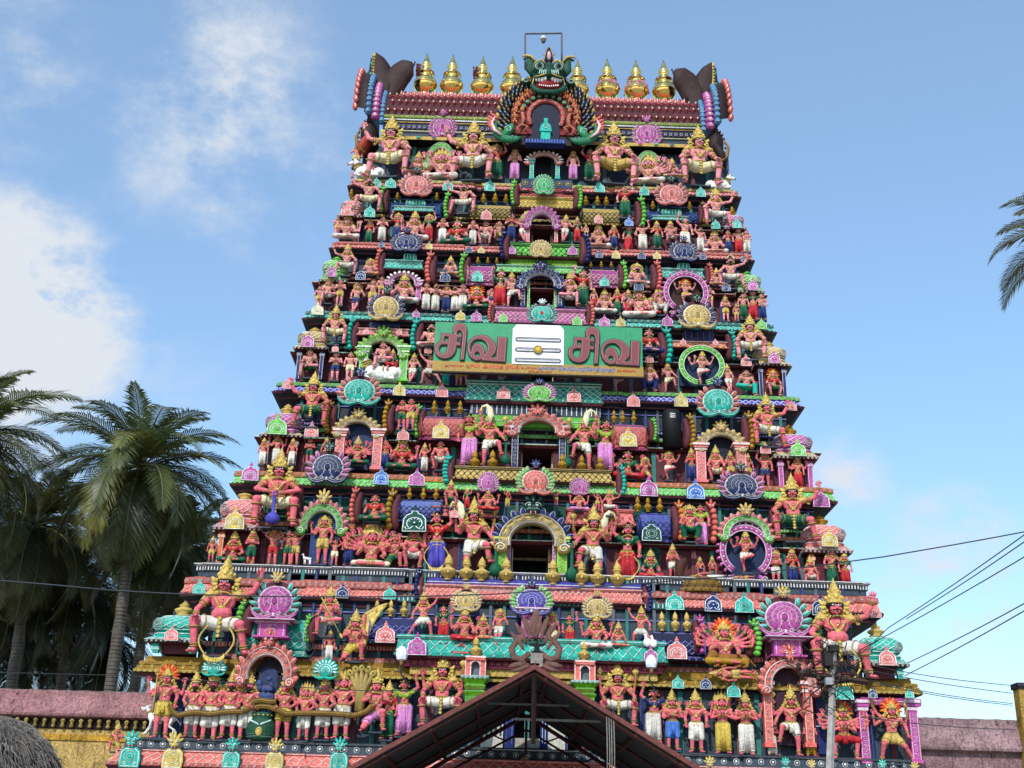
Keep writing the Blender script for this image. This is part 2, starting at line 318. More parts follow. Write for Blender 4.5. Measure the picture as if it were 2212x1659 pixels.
def body_mesh(po,fl):
    key=(po,fl)
    if key in BODY: return BODY[key]
    woman='w' in fl; guard='G' in fl; belly='P' in fl; mir='m' in fl; hv=1.12 if guard else 1.0; big='H' in fl
    J,ht,X=pose(po,'4' in fl)
    b=MB(); c,p=J['che'],J['pel']
    b.ell(c+v3(0,0,.005),(.088*hv if woman else .102*hv,.064,.088),n=14,m=9)
    b.ell((c+p)/2,(.062 if woman else .078*hv,.056,.10),n=14,m=9)
    b.ell(p+v3(0,0,.01),(.098 if woman else .09*hv,.068,.062),n=14,m=9)
    if woman:
        for s in(-1,1): b.ell(c+v3(s*.042,-.056,-.004),(.036,.034,.036))
    else:
        for s in(-1,1): b.ell(c+v3(s*.045,-.042,.02),(.045,.026,.032))
    if belly or guard: b.ell((c+p)/2+v3(0,-.03 if belly else -.012,-.02),(.10 if belly else .075,.08 if belly else .05,.075))
    b.cap(J['nek']-v3(0,0,.05),J['hed']-v3(0,0,.03),.034,.03)
    for k in 'LR': b.cap(c+v3(0,0,.03),J['sh'+k],.045,.042*hv)
    hands=[]
    for k,s in (('L',-1),('R',1)):
        hd=J['ha'+k]; el=J['el'+k]
        b.cap(J['sh'+k],el,.036*hv,.027*hv); b.cap(J['sh'+k]*.55+el*.45+v3(0,-.006,0),el*.8+J['sh'+k]*.2,.032*hv,.026*hv); b.cap(el,hd,.027*hv,.018*hv); b.cap(el,el*.5+hd*.5,.027*hv,.027*hv)
        hands.append((el,hd,ht[k],s))
        hp,kn,an=J['hp'+k],J['kn'+k],J['an'+k]
        b.cap(hp,kn,.066*hv,.042*hv); b.cap(kn,an,.041*hv,.026*hv); b.cap(kn*.8+an*.2+v3(0,.012,0),kn*.45+an*.55,.038*hv,.032*hv)
        if J.get('lotus'): b.cap(an,an+v3(-s*.07,-.02,-.01),.026,.016)
        else:
            fd=v3(s*.03,-.085,-.028)
            if po in('sit','lalita','squat','guard','wave','kneel') or an[2]<.06: pass
            b.cap(an+v3(0,.012,-.02),an+fd,.026,.017); b.cap(an+v3(s*.012,0,-.018),an+fd+v3(s*.016,.01,-.002),.022,.014)
    for (a,e,h,t,s) in X:
        b.cap(a,e,.034*hv,.024*hv); b.cap(e,h,.024*hv,.016*hv); hands.append((e,h,t,s))
    # palms go into the fused surface
    for (e,h,t,s) in hands:
        tmp=MB(); pc,d,side,nrm=hand(tmp,e,h,t,s)
        b.cap(h,pc+d*.012,.017,.019)
    H=J['hed']; hk=1.08 if guard else 1.0
    b.ell(H+v3(0,.012,.012),v3(.064,.07,.074)*hk,n=14,m=10); b.ell(H+v3(0,-.018,-.025),v3(.05,.05,.05)*hk,n=12,m=8); b.ell(H+v3(0,-.04,-.057)*hk,v3(.022,.022,.02),n=8)
    b.cap(H+v3(0,-.058,.01)*hk,H+v3(0,-.082,-.017)*hk,.009,.0155)
    for s in(-1,1): b.ell(H+v3(s*.062,.012,-.005)*hk,(.010,.018,.03)); b.ell(H+v3(s*.036,-.042,-.02)*hk,(.02,.02,.018))
    big=guard or 'H' in fl
    m=fuse(b,.0075 if big else .0105,2 if big else 1)
    for (e,h,t,s) in hands: hand(m,e,h,t,s)
    # painted face
    fc=MB(); sc=1.5 if guard else 1.0
    for s in(-1,1):
        q=H+v3(s*.024,-.066,.014)*hk
        fc.ell(q,(.0135*sc**.6,.008*sc,.0075*sc),'W',8,5); fc.ell(q+v3(0,-.0065*sc,0),(.0055*sc,.005,.006*sc),'k',6,4)
        a=np.linspace(-1,1,5); fc.tube(np.stack([q[0]+a*.019,q[1]-.001+np.abs(a)*.006,q[2]+.016+.006*(1-a*a)],1),.0034*sc,'k',4)
        fc.torus(q+v3(0,-.002,0),(0,1,0),.0125*sc**.6,.0016,'k',8,3,.62)
        if guard or 'B' in fl: 
            a=np.linspace(0,1,5); fc.tube(np.stack([H[0]+s*(.004+a*.04),H[1]-.078+a*.024,H[2]-.03-.008*np.sin(a*PI)+a*a*.014],1)*1.0,[.006,.0075,.007,.005,.002],'k',5)
    fc.ell(H+v3(0,-.066,-.041)*hk,(.017*sc**.7,.008,.0055*sc),'b01c28',8,4)
    fc.ell(H+v3(0,-.078,.038),(.004,.004,.009),'R',5,3)
    if guard:
        for s in(-1,1): fc.lathe([(.0045,0),(.001,-.016)],'W',5,c0=H+v3(s*.015,-.074,-.044))
    if 'B' in fl: fc.ell(H+v3(0,-.045,-.075),(.04,.03,.05),'k')
    # jewellery
    jw=MB(); g='s' ; g2='Y'
    n0=J['nek']; jw.torus(n0+v3(0,-.012,-.028),(0,.5,1),.052,.009,g,14,5); jw.torus(c+v3(0,-.022,.055),(0,.75,.7),.078,.010,g2,16,5,.9)
    for s in(-1,1):
        a=np.linspace(0,1,7); jw.tube(np.stack([c[0]+s*(.075*(1-a)**.8),c[1]-.068-.012*np.sin(a*PI),c[2]+.05-a*.115],1),.0095 if guard else .006,g,5)
        jw.ell(J['hed']+v3(s*.072,-.012,-.035)*hk,(.014,.012,.018),g2,8,5)
    jw.ell(c+v3(0,-.078,-.06),(.018,.01,.022),g2,8,5); jw.ell(c+v3(0,-.082,-.06),(.008,.007,.01),'r',6,4)
    for i in range(3): jw.ell(c+v3(0,-.07,.035-.03*i),(.011,.008,.011),g2 if i%2 else g,6,4)
    if guard:
        for i in range(5):
            for s in(-1,1): jw.ell(c+v3(s*(.06-.011*i),-.068,.03-.026*i),(.012,.009,.012),g2,6,4)
    # sacred thread
    if not woman and not guard:
        a=np.linspace(0,1,8); jw.tube(np.stack([c[0]+.08-a*.15,c[1]-.055-.02*np.sin(a*PI),c[2]+.06-a*.16],1),.004,'c',4)
    jw.torus(p+v3(0,-.004,.048),(0,.1,1),.084*hv,.011,g,18,5,.82); 
    for i in range(9):
        a=math.radians(200+i*17.5); jw.ell(p+v3(.092*hv*math.cos(a),.074*math.sin(a),.03),(.009,.008,.014),g2,6,4)
    def bands(a,e,h,ra,rb,sc=1):
        d=e-a; jw.torus(a+d*.45,d,ra,.0085*sc,g,10,4); 
        if guard: jw.torus(a+d*.62,d,ra*.95,.0085,g2,10,4)
        d2=h-e; jw.torus(e+d2*.78,d2,rb,.0075*sc,g,9,4); jw.torus(e+d2*.9,d2,rb*.95,.0065*sc,g2,9,4)
    for k in 'LR': bands(J['sh'+k],J['el'+k],J['ha'+k],.035*hv,.024*hv)
    for (a,e,h,t,s) in X: bands(a,e,h,.031,.021)
    for k,s in (('L',-1),('R',1)):
        kn,an=J['kn'+k],J['an'+k]; d=an-kn
        jw.torus(kn+d*.82,d,.033*hv,.0075,g,10,4); jw.torus(kn+d*.9,d,.032*hv,.0065,g2,10,4)
        if guard: jw.torus(kn+d*.22,d,.046*hv,.009,g,12,4)
        sh=J['sh'+k]
        if not woman:
            R=1.25 if guard else .7
            jw.ell(sh+v3(s*.012,-.004,.014),v3(.05,.045,.036)*R*.95,g,10,6)
            jw.torus(sh+v3(s*.02,-.028*R,.004),(s*.5,-1,.2),.022*R,.006,g2,10,4); jw.ell(sh+v3(s*.02,-.045*R,.006),.010*R,g2,7,4)
            if guard:
                for i in range(4): jw.ell(sh+v3(s*(.045+.012*i),.0,.018-.018*i),(.02,.022,.016),g if i%2 else g2,7,4)
    if guard or po in('stand','four','lean','plain','hold','raise','climb') :
        n=5 if guard else 4; L0=p+v3(0,-.072 if po not in('guard','wave','club') else -.085,.02)
        for i in range(n):
            q=L0+v3(0,-.002*i,-.045*i); jw.ell(q,(.021 if guard else .013,.012,.02),g if i%2 else g2,8,5)
            if guard: jw.torus(q+v3(0,-.008,0),(0,1,0),.017,.005,g2,10,4)
        for s in(-1,1):
            a=np.linspace(0,1,6); jw.tube(np.stack([p[0]+s*(.085-.075*a),p[1]-.055-.022*a,p[2]+.02-.05*np.sin(a*PI*.8)],1),.006,g2,5)
    out=dict(body=m.mesh('body'),face=fc.mesh('face'),jewel=jw.mesh('jewellery'),J=J,X=X,hk=hk,ht=ht)
    BODY[key]=out; return out
GAR={}
def garment_mesh(po,fl,ln):
    key=(po,fl,ln)
    if key in GAR: return GAR[key]
    hv=1.12 if 'G' in fl else 1.0
    J,ht,X=pose(po,'4' in fl); b=MB(); p=J['pel']
    b.ell(p+v3(0,0,.005),(.103*hv,.078,.055),n=14,m=8)
    seated=p[2]<.36
    for k,s in (('L',-1),('R',1)):
        hp,kn,an=J['hp'+k],J['kn'+k],J['an'+k]
        f={'S':.55,'K':.98,'L':1.0}[ln]
        e=hp+(kn-hp)*f
        b.cap(hp,e,.078*hv,(.066 if ln=='S' else .062)*hv)
        if ln=='L':
            e2=kn+(an-kn)*.82; b.cap(kn,e2,.06,.052 if not J.get('lotus') else .04)
            if not seated: b.cap(kn,e2+v3(s*.012,0,-.01),.05,.05)
    if ln!='S' and not J.get('lotus'):
        km=(J['knL']+J['knR'])/2+v3(0,.02,0); am=(J['anL']+J['anR'])/2+v3(0,.02,.04)
        sp=abs(J['knL'][0]-J['knR'][0])
        if sp<.2: b.cap(p,km,.07,.06)
        if ln=='L' and sp<.2: b.cap(km,am,.06,.05)
    if J.get('lotus'): b.cap(J['knL'],J['knR'],.045,.045)
    m=fuse(b,.012,1)
    # centre pleat and hem bands
    if not J.get('lotus'):
        zb={'S':p[2]-.14,'K':.26,'L':.09}[ln]; y0=p[1]-.085
        if not seated:
            for i in range(4):
                x=-.021+.014*i; m.tube([(p[0]+x*.5,y0+.01,p[2]),(p[0]+x,y0-.004,(p[2]+zb)/2),(p[0]+x*1.6,y0+.01,zb)],[.007,.009,.010],'*0.88' if i%2 else '*',5)
        for k in 'LR':
            hp,kn,an=J['hp'+k],J['kn'+k],J['an'+k]
            if ln=='S': m.torus(hp+(kn-hp)*.62,kn-hp,.068*hv,.006,'s',12,4)
            elif ln=='L': m.torus(kn+(an-kn)*.88,an-kn,.056,.006,'s',12,4)
        if ln=='L' and not seated:
            for s in(-1,1):
                for i in range(4): 
                    x=s*(.045+.018*i); m.tube([(x*.9+p[0],y0+.012+.006*i,p[2]-.06),(x*1.1,y0+.022+.006*i,.28),(x*1.25,y0+.03+.006*i,.10)],[.004,.0075,.008],'*0.82' if i%2 else '*1.1',4)
    me=m.mesh('garment'); GAR[key]=me; return me
HEAD={}
def head_mesh(cr,fl):
    key=(cr,'G' in fl,'w' in fl)
    if key in HEAD: return HEAD[key]
    m=MB(); G='G' in fl; k=1.1 if G else 1.0; hair=MB(); h=0; g='s';g2='Y'
    def cone(x=0,y=0,s=1.0,H=.22):
        pr=[(.068,.0),(.075,.012),(.068,.022),(.074,.034),(.066,.046),(.058,.075),(.062,.085),(.052,.095),(.044,.125),(.049,.133),(.038,.145),(.030,.172),(.034,.18),(.022,.19),(.010,.21),(.006,.235),(.001,.25)]
        m.lathe([(r*s,z*H/.25) for r,z in pr],g,12,c0=(x,y,.035))
        for i in range(8):
            a=2*PI*i/8; m.ell((x+.07*s*math.cos(a),y+.07*s*math.sin(a),.06*H/.25+.03),(.014*s,.014*s,.02*s),g2,6,4)
        m.ell((x,y-.068*s,.085*H/.22),(.02*s,.012,.028*s),g2,8,5); m.ell((x,y-.075*s,.08*H/.22),(.008,.007,.01),'r',6,4)
        for i in range(6):
            a=2*PI*i/6; m.ell((x+.05*s*math.cos(a),y+.05*s*math.sin(a),.12*H/.25+.03),(.011*s,.011*s,.016*s),g2,6,4)
    def fringe():
        for s in(-1,1):
            for i in range(7 if G else 5):
                a=math.radians(55-i*(24 if G else 28)); R=.096 if G else .082
                m.leaf((s*R*math.cos(a),.02,R*math.sin(a)-.01),a if s>0 else PI-a,.034 if G else .026,.019,.016,g if i%2 else g2,7)
            m.tube([(s*.075,.03,-.04),(s*.11*k,.03,-.07),(s*.12*k,.035,-.10)],[.028*k,.03*k,.018],g,7)
            m.torus((s*.085*k,.0,-.035),(0,1,0),.022*k,.007,g2,10,4)
            if G: m.leaf((s*.11,.01,.045),math.radians(60 if s>0 else 120),.035,.018,.012,g2)
    hair.ell((0,.02,.02),(.071*k,.072*k,.072*k),'k',12,8)
    if cr=='k': cone(H=.26 if G else .24); fringe(); h=.26 if G else .24
    elif cr=='m':
        for x,H in ((-.1,.17),(.1,.17),(-.05,.2),(.05,.2),(0,.22)): cone(x,.02+abs(x)*.4,.62,H)
        fringe(); h=.22
    elif cr=='h':
        cone(s=.9,H=.15); h=.17; m.torus((0,.045,.03),(0,1,0),.115,.014,g,22,5); m.lathe([(.001,0),(.11,0),(.11,.012),(.001,.012)],g,18)
        # disc turned upright
        V=m.V[-1]; V[:]=V[:,[0,2,1]]+v3(0,.045,.03); 
        for i in range(18): a=2*PI*i/18; m.ell((.128*math.cos(a),.045,.03+.128*math.sin(a)),(.014,.01,.014),g2,6,4)
        fringe()
    elif cr=='f':
        cone(s=.95,H=.16); h=.27
        for i in range(11):
            a=math.radians(-10+20*i); hair.leaf((.10*math.cos(a),.03,.04+.13*math.sin(a)),a,.075,.024,.018,'d2401c' if i%2 else 'e8772c',8)
        fringe()
    elif cr=='q': hair.lathe([(.072,.03),(.066,.05),(.05,.09),(.03,.125),(.015,.15),(.001,.16)],'k',10); h=.14; m.torus((0,0,.045),(0,0,1),.07,.009,g,14,5)
    elif cr=='b': hair.ell((0,.02,.105),(.04,.042,.035),'k'); h=.06; m.torus((0,0,.05),(0,-.2,1),.07,.008,g,14,5); m.ell((0,-.066,.062),(.012,.01,.016),g2,6,4); hair.ell((-.05,.07,-.0),(.04,.04,.04),'k')
    elif cr=='o': h=.0; m.torus((0,0,.045),(0,-.25,1),.071,.006,g,14,4)
    z=hair; 
    if cr in 'bow' and 'w' not in fl: pass
    if cr in('b','o','h','k') : 
        for s in(-1,1): z.tube([(s*.06,.03,-.02),(s*.075,.04,-.07),(s*.07,.03,-.12)],[.025,.022,.008],'k' if cr in 'bo' else '7a5a1a',6)
    out=(m.mesh('crown'),hair.mesh('hair'),h); HEAD[key]=out; return out
XH={}
def extra_heads(n):
    if n in XH: return XH[n]
    b=MB(); 
    for x in ((-.085,.085) if n<5 else (-.15,-.085,.085,.15)):
        y=.01+abs(x)*.25; b.ell((x,y,.0),(.05,.055,.07),'*',10,8); b.cap((x,y-.05,.01),(x,y-.068,-.012),.006,.011)
        for s in(-1,1): b.ell((x+s*.018,y-.05,.015),(.010,.007,.006),'W',6,4); b.ell((x+s*.018,y-.056,.015),(.004,.004,.0045),'k',5,3); b.ell((x+s*.018,y-.05,.028),(.013,.005,.003),'k',5,3)
        b.ell((x,y-.053,-.035),(.013,.006,.005),'b01c28',6,3)
    XH[n]=b.mesh('side_heads'); return XH[n]
def mirror(me):
    m=me.copy(); V=np.empty(len(m.vertices)*3,np.float32); m.vertices.foreach_get('co',V); V=V.reshape(-1,3); V[:,0]*=-1; m.vertices.foreach_set('co',V.ravel()); m.flip_normals(); m.update(); return m
MIR={}
def mm_(me,mir):
    if not mir: return me
    if me.name not in MIR: MIR[me.name]=mirror(me)
    return MIR[me.name]
SKIN={'lo':lin('de6a74'),'hi':lin('e59298')}
def plinth_mesh():
    m=MB(); m.box(-.16,.16,-.11,.1,-.35,0,'*'); return m.mesh('plinth')
def prop_mesh(kind):
    m=MB()
    if kind=='trident':
        m.tube([(0,0,-.35),(0,0,.26)],.008,'s',6)
        for s in(-1,0,1): m.tube([(0,0,.24),(s*.028,0,.27),(s*.03,0,.34),(s*.022,0,.37)],[.006,.007,.006,.001],'s',5)
    elif kind=='mace': m.lathe([(.012,-.12),(.012,.05),(.02,.06),(.045,.09),(.05,.12),(.03,.15),(.012,.17),(.001,.18)],'s',10)
    elif kind=='bigmace': m.lathe([(.0,-.42),(.03,-.42),(.075,-.39),(.085,-.34),(.06,-.29),(.03,-.27),(.02,-.25),(.022,-.02),(.03,0),(.02,.02)],'*',12)
    elif kind=='discus': m.torus((0,0,.1),(0,1,0),.03,.008,'s',14,4); m.tube([(0,0,0),(0,0,.13)],.006,'s',5); m.leaf((0,0,.15),PI/2,.03,.012,.01,'s')
    elif kind=='spear': m.tube([(.1,-.02,-.52),(-.28,-.02,.25)],.009,'s',6); m.leaf((.13,-.02,-.57),math.radians(-64),.06,.022,.01,'s')
    elif kind=='club': m.lathe([(.008,-.1),(.010,.0),(.022,.10),(.028,.16),(.02,.2),(.004,.21)],'Y',8)
    elif kind=='whisk':
        m.tube([(0,0,-.03),(-.02,0,.05)],.01,'Y',6); m.tube([(-.02,0,.05),(-.07,.0,.07),(-.11,.0,.02),(-.125,0,-.08),(-.12,0,-.20)],[.014,.026,.036,.04,.012],'*',8,flat=.4)
    elif kind=='flute': m.tube([(-.02,-.11,.8),(.2,-.11,.76)],.008,'s',6)
    elif kind=='swag': 
        a=np.linspace(0,1,24)
        for s in(-1,1):
            m.tube(np.stack([s*(.09+.09*np.sin(a*PI)*.8),np.full(24,-.09),.46-a*.30],1),.009,'s',6)
        a=np.linspace(0,PI,16); m.tube(np.stack([.09*np.cos(a),np.full(16,-.11),.17-.05*np.sin(a)],1),.010,'s',6)
        for i in range(14): a=PI*i/13; m.ell((.09*math.cos(a),-.12,.15-.055*math.sin(a)),(.012,.01,.02),'Y',6,4)
    return m.mesh(kind)
PROP={}
def prop(kind):
    if kind not in PROP: PROP[kind]=prop_mesh(kind)
    return PROP[kind]
GCOL={'w':'white','c':'cream','g':'green','n':'navy blue','r':'red','p':'pink','t':'turquoise','y':'yellow','o':'ochre','k':'black','s':'gold','v':'purple','b':'light blue'}
STAT=[]
def statue(z,x,foot,top,po,gar,cr,fl='',Y=34,row='',props='',skin='hi',name='painted_statue'):
    u=zx(z,x); a=at(u,zy(z,foot),Y); t=at(u,zy(z,top),Y); H=t[2]-a[2]
    mir='m' in fl; f2=''.join(sorted(set(fl)-set('m')))
    if H>1.2 and 'H' not in f2 and 'G' not in f2: f2=''.join(sorted(set(f2)|{'H'}))
    if props: po0=po
    B=body_mesh(po,f2); cm,hm,hh=head_mesh(cr,f2)
    top_b=B['J']['hed'][2]+.083+max(hh-.05,0)
    s=H/top_b
    e=thing(name,'tmp','statue',tuple(a),random.uniform(-.16,.16),None,(s*1.17*random.uniform(.95,1.06),s*.98,s))
    sk=SKIN[skin]; j=random.uniform(.9,1.1); sk=(sk[0]*j,sk[1]*j*random.uniform(.94,1.06),sk[2]*j)
    mkobj('body',mm_(B['body'],mir),e,sk); mkobj('face',mm_(B['face'],mir),e); mkobj('jewellery',mm_(B['jewel'],mir),e)
    gc,ln=(gar[0],gar[1]) if len(gar)>1 else (gar,'S')
    mkobj('garment',mm_(garment_mesh(po,f2,ln),mir),e,LC[gc])
    hd=B['J']['hed']; hl=(-hd[0] if mir else hd[0],hd[1],hd[2]-.0)
    mkobj('crown',cm,e,None,hl,B['hk']); mkobj('hair',hm,e,None,hl,B['hk'])
    if cr=='m': mkobj('side_heads',extra_heads(5 if po=='many' else 3),e,sk,hl)
    if 'w' in fl and gar[0]!='s':
        if ('bl',po,f2) not in GAR:
            b=MB(); c=B['J']['che']; b.ell(c+v3(0,0,.0),(.096,.073,.07),n=12,m=8)
            for q in(-1,1): b.ell(c+v3(q*.042,-.058,-.004),(.041,.038,.041))
            for k in 'LR': b.cap(c+v3(0,0,.03),B['J']['sh'+k],.05,.046); b.cap(B['J']['sh'+k],B['J']['sh'+k]*.6+B['J']['el'+k]*.4,.043,.038)
            GAR[('bl',po,f2)]=fuse(b,.012,1).mesh('blouse')
        bc={'r':'g','g':'r','n':'r','p':'U','w':'n','t':'r'}.get(gar[0],'r')
        mkobj('blouse',mm_(GAR[('bl',po,f2)],mir),e,LC[bc])
    J=B['J']; X=B['X']; sg=-1 if mir else 1
    for pr in props.split('+') if props else []:
        if pr=='back':      # attributes in the raised back hands
            for i,(aa,ee,h,tt,ss) in enumerate(X[:2]): mkobj('mace' if i else 'discus',prop('mace' if i else 'discus'),e,None,(h[0]*sg,h[1]-.02,h[2]+.06))
        elif pr=='bigmace': h=J['haR']; mkobj('mace',prop('bigmace'),e,LC['g'],((h[0]+.03)*sg,h[1]-.03,h[2]-.01),(1,1,(h[2]-.02)/.42))
        elif pr=='handmace': h=(J['haL']+J['haR'])/2; mkobj('mace',prop('bigmace'),e,LC['v'],(h[0],h[1]-.03,h[2]-.01),(.95,.95,(h[2]+.0)/.42))
        elif pr=='whisk': h=J['haR']; mkobj('whisk',mm_(prop('whisk'),not mir),e,LC['c'],(h[0]*sg,h[1]-.02,h[2]+.08),1.3)
        elif pr=='swag': mkobj('garland',prop('swag'),e,None,(0,-.03,J['pel'][2]-.52))
        elif pr=='flute': mkobj('flute',prop('flute'),e,None,(0,0,J['che'][2]-.72))
        else:
            h=J['haL']; mkobj(pr,prop(pr),e,None,(h[0]*sg,h[1]-.02,h[2]+.05))
    mkobj('plinth',PLINTH,e,LC['S'],(0,0,-.004),(.75,.8,.12/s if s>0 else 1))
    STAT.append((row,u,e,po,gar,cr,fl,H,props))
    return e
PLINTH=plinth_mesh()
# ---------------------------------------------------------------- ornaments (unit templates, front towards -y)
def yali(m,c0,s,c,cw='W',horn='*'):
    c0=np.asarray(c0,float); T=lambda *a: c0+v3(*a)*s
    m.ell(T(0,.02,.0),(.15*s,.10*s,.13*s),c,12,8); m.ell(T(0,-.07,-.05),(.11*s,.08*s,.06*s),c,10,6)
    for q in(-1,1):
        m.ell(T(q*.075,-.09,.05),(.048*s,.035*s,.045*s),c,8,6); m.ell(T(q*.075,-.12,.05),(.030*s,.018*s,.028*s),'W',8,5); m.ell(T(q*.075,-.137,.05),.014*s,'k',6,4)
        m.tube([T(q*.04,-.1,.1),T(q*.09,-.1,.12),T(q*.14,-.08,.10),T(q*.16,-.05,.05)],.012*s,cw,4)
        m.leaf(T(q*.10,.0,.19),math.radians(90-q*28),.13*s,.05*s,.04*s,c); m.leaf(T(q*.17,.02,.10),math.radians(90-q*55),.10*s,.04*s,.03*s,c)
        m.tube([T(q*.02,-.14,-.03),T(q*.07,-.13,-.015),T(q*.12,-.09,-.04)],.012*s,cw,4)
        m.leaf(T(q*.045,-.125,-.115),PI/2,.035*s,.012*s,.012*s,'W',6)
        m.ell(T(q*.035,-.145,-.01),(.02*s,.018*s,.015*s),c,6,4)
    m.ell(T(0,-.10,-.11),(.10*s,.05*s,.022*s),'7a1420',8,5)
    m.leaf(T(0,-.02,.22),PI/2,.14*s,.045*s,.05*s,c); m.ell(T(0,-.06,.2),(.02*s,.02*s,.035*s),cw,6,4)
def swirl(m,c0,r,turns,s,rad,c,n=18,k=5,taper=True,start=0.):
    a=np.linspace(0,turns*2*PI,n); rr=r*(1-a/a[-1]*.85); P=np.stack([c0[0]+s*rr*np.cos(a+start),np.full(n,c0[1]),c0[2]+rr*np.sin(a+start)],1)
    m.tube(P,np.linspace(rad,rad*.5,n) if taper else rad,c,k)
FAN={}
def fan_mesh(ci,cf,cfa,var=0,flames=11):
    key=(ci,cf,cfa,var,flames)
    if key in FAN: return FAN[key]
    m=MB(); cz=.50
    out=[]
    for i in range(61):
        a=math.radians(-42+264*i/60); w=.45; out.append((w*math.cos(a),cz+w*1.02*math.sin(a)))
    m.prism(out[::-1],-.02,.14,'M','M')
    flames=(13,15,17)[sum(map(ord,str(ci)+str(cf)))%3]
    for i in range(flames):
        a=math.radians(-26+232*i/(flames-1)); d=abs(i-(flames-1)/2)
        if d<1.2 and cfa: continue
        r=.435; p=(r*math.cos(a),-.03,cz+r*math.sin(a)); q=1 if a<PI/2 else -1
        aa=a+q*.42
        m.leaf((p[0],-.02,p[2]),aa,.105,.050,.03,lighten(cf),9); m.leaf((p[0],-.042,p[2]),aa,.092,.037,.026,cf,8)
        m.tube([(p[0]-.05*math.cos(aa),-.066,p[2]-.05*math.sin(aa)),(p[0]+.02*math.cos(aa+.5),-.072,p[2]+.02*math.sin(aa+.5)),(p[0]+.07*math.cos(aa),-.058,p[2]+.07*math.sin(aa))],.007,lighten(cf),4)
    m.ell((0,-.02,cz-.0),(.362,.10,.362),lighten(ci),30,8); m.ell((0,-.03,cz),(.342,.115,.342),ci,30,9)
    def onface(x,z):
        q=1-(x/.342)**2-((z-cz)/.342)**2
        return -.03-.115*math.sqrt(max(q,.02))
    hsh=sum(map(ord,str(ci)+str(cf)+str(cfa)))%3
    for R,n,rb in ((.272,11+2*hsh,.030-.003*hsh),(.178,7+hsh,.026-.003*hsh)):
        for i in range(n):
            a=math.radians(-22+224*i/(n-1)); x,z=R*math.cos(a),cz+R*math.sin(a); y=onface(x,z)
            m.torus((x,y-.002,z),(x*.6,-1,(z-cz)*.6),rb,.006,lighten(ci),10,3); m.ell((x,y-.004,z),(rb*.6,.016,rb*.6),ci if var!=2 else 'R',7,4)
    for R in (.226,.132):
        a=np.radians(np.linspace(-38,218,28)); xs,zs_=R*np.cos(a),cz+R*np.sin(a)
        m.tube(np.stack([xs,[onface(x,z)-.005 for x,z in zip(xs,zs_)],zs_],1),.0065,lighten(ci),4)
    m.ell((0,-.135,cz-.02),(.06,.03,.085),darken(ci,.55) if var!=1 else 'r',10,6); a=np.radians(np.linspace(-70,250,16))
    m.tube(np.stack([.072*np.cos(a),np.full(16,-.15),cz-.02+.10*np.sin(a)],1),.009,lighten(ci),4)
    for s in(-1,1):
        P=[(0,-.11,.19),(s*.09,-.13,.13),(s*.2,-.12,.10),(s*.32,-.10,.13),(s*.42,-.07,.22),(s*.48,-.05,.32)]
        m.tube(P,[.045,.062,.066,.056,.036,.008],ci,8,flat=.7); m.tube([(x,y-.045,z+.035) for x,y,z in P],.007,lighten(ci),4); m.tube([(x,y-.05,z-.02) for x,y,z in P[:5]],.007,lighten(ci),4)
        swirl(m,(s*.11,-.175,.20),.045,1.4,s,.010,lighten(ci)); swirl(m,(s*.25,-.16,.17),.034,1.3,-s,.009,lighten(ci))
        m.tube([(s*.075,-.14,.42),(s*.07,-.16,.33),(s*.13,-.17,.25)],.008,lighten(ci),4)
    m.leaf((0,-.17,.17),-PI/2,.05,.025,.02,lighten(ci))
    if cfa: yali(m,(0,-.07,.99),.60,cfa,lighten(cfa) if cfa in LC else 'W')
    FAN[key]=m.mesh('fan_ornament'); return FAN[key]
def lighten(c,k=.62):
    if c=='*': return 'F'
    a=np.array(rgba(c)[:3]); return tuple(a*(1-k)+np.array([.86,.86,.82])*k)
def darken(c,k=.4):
    return tuple(np.array(rgba(c)[:3])*k)
ARCH={}
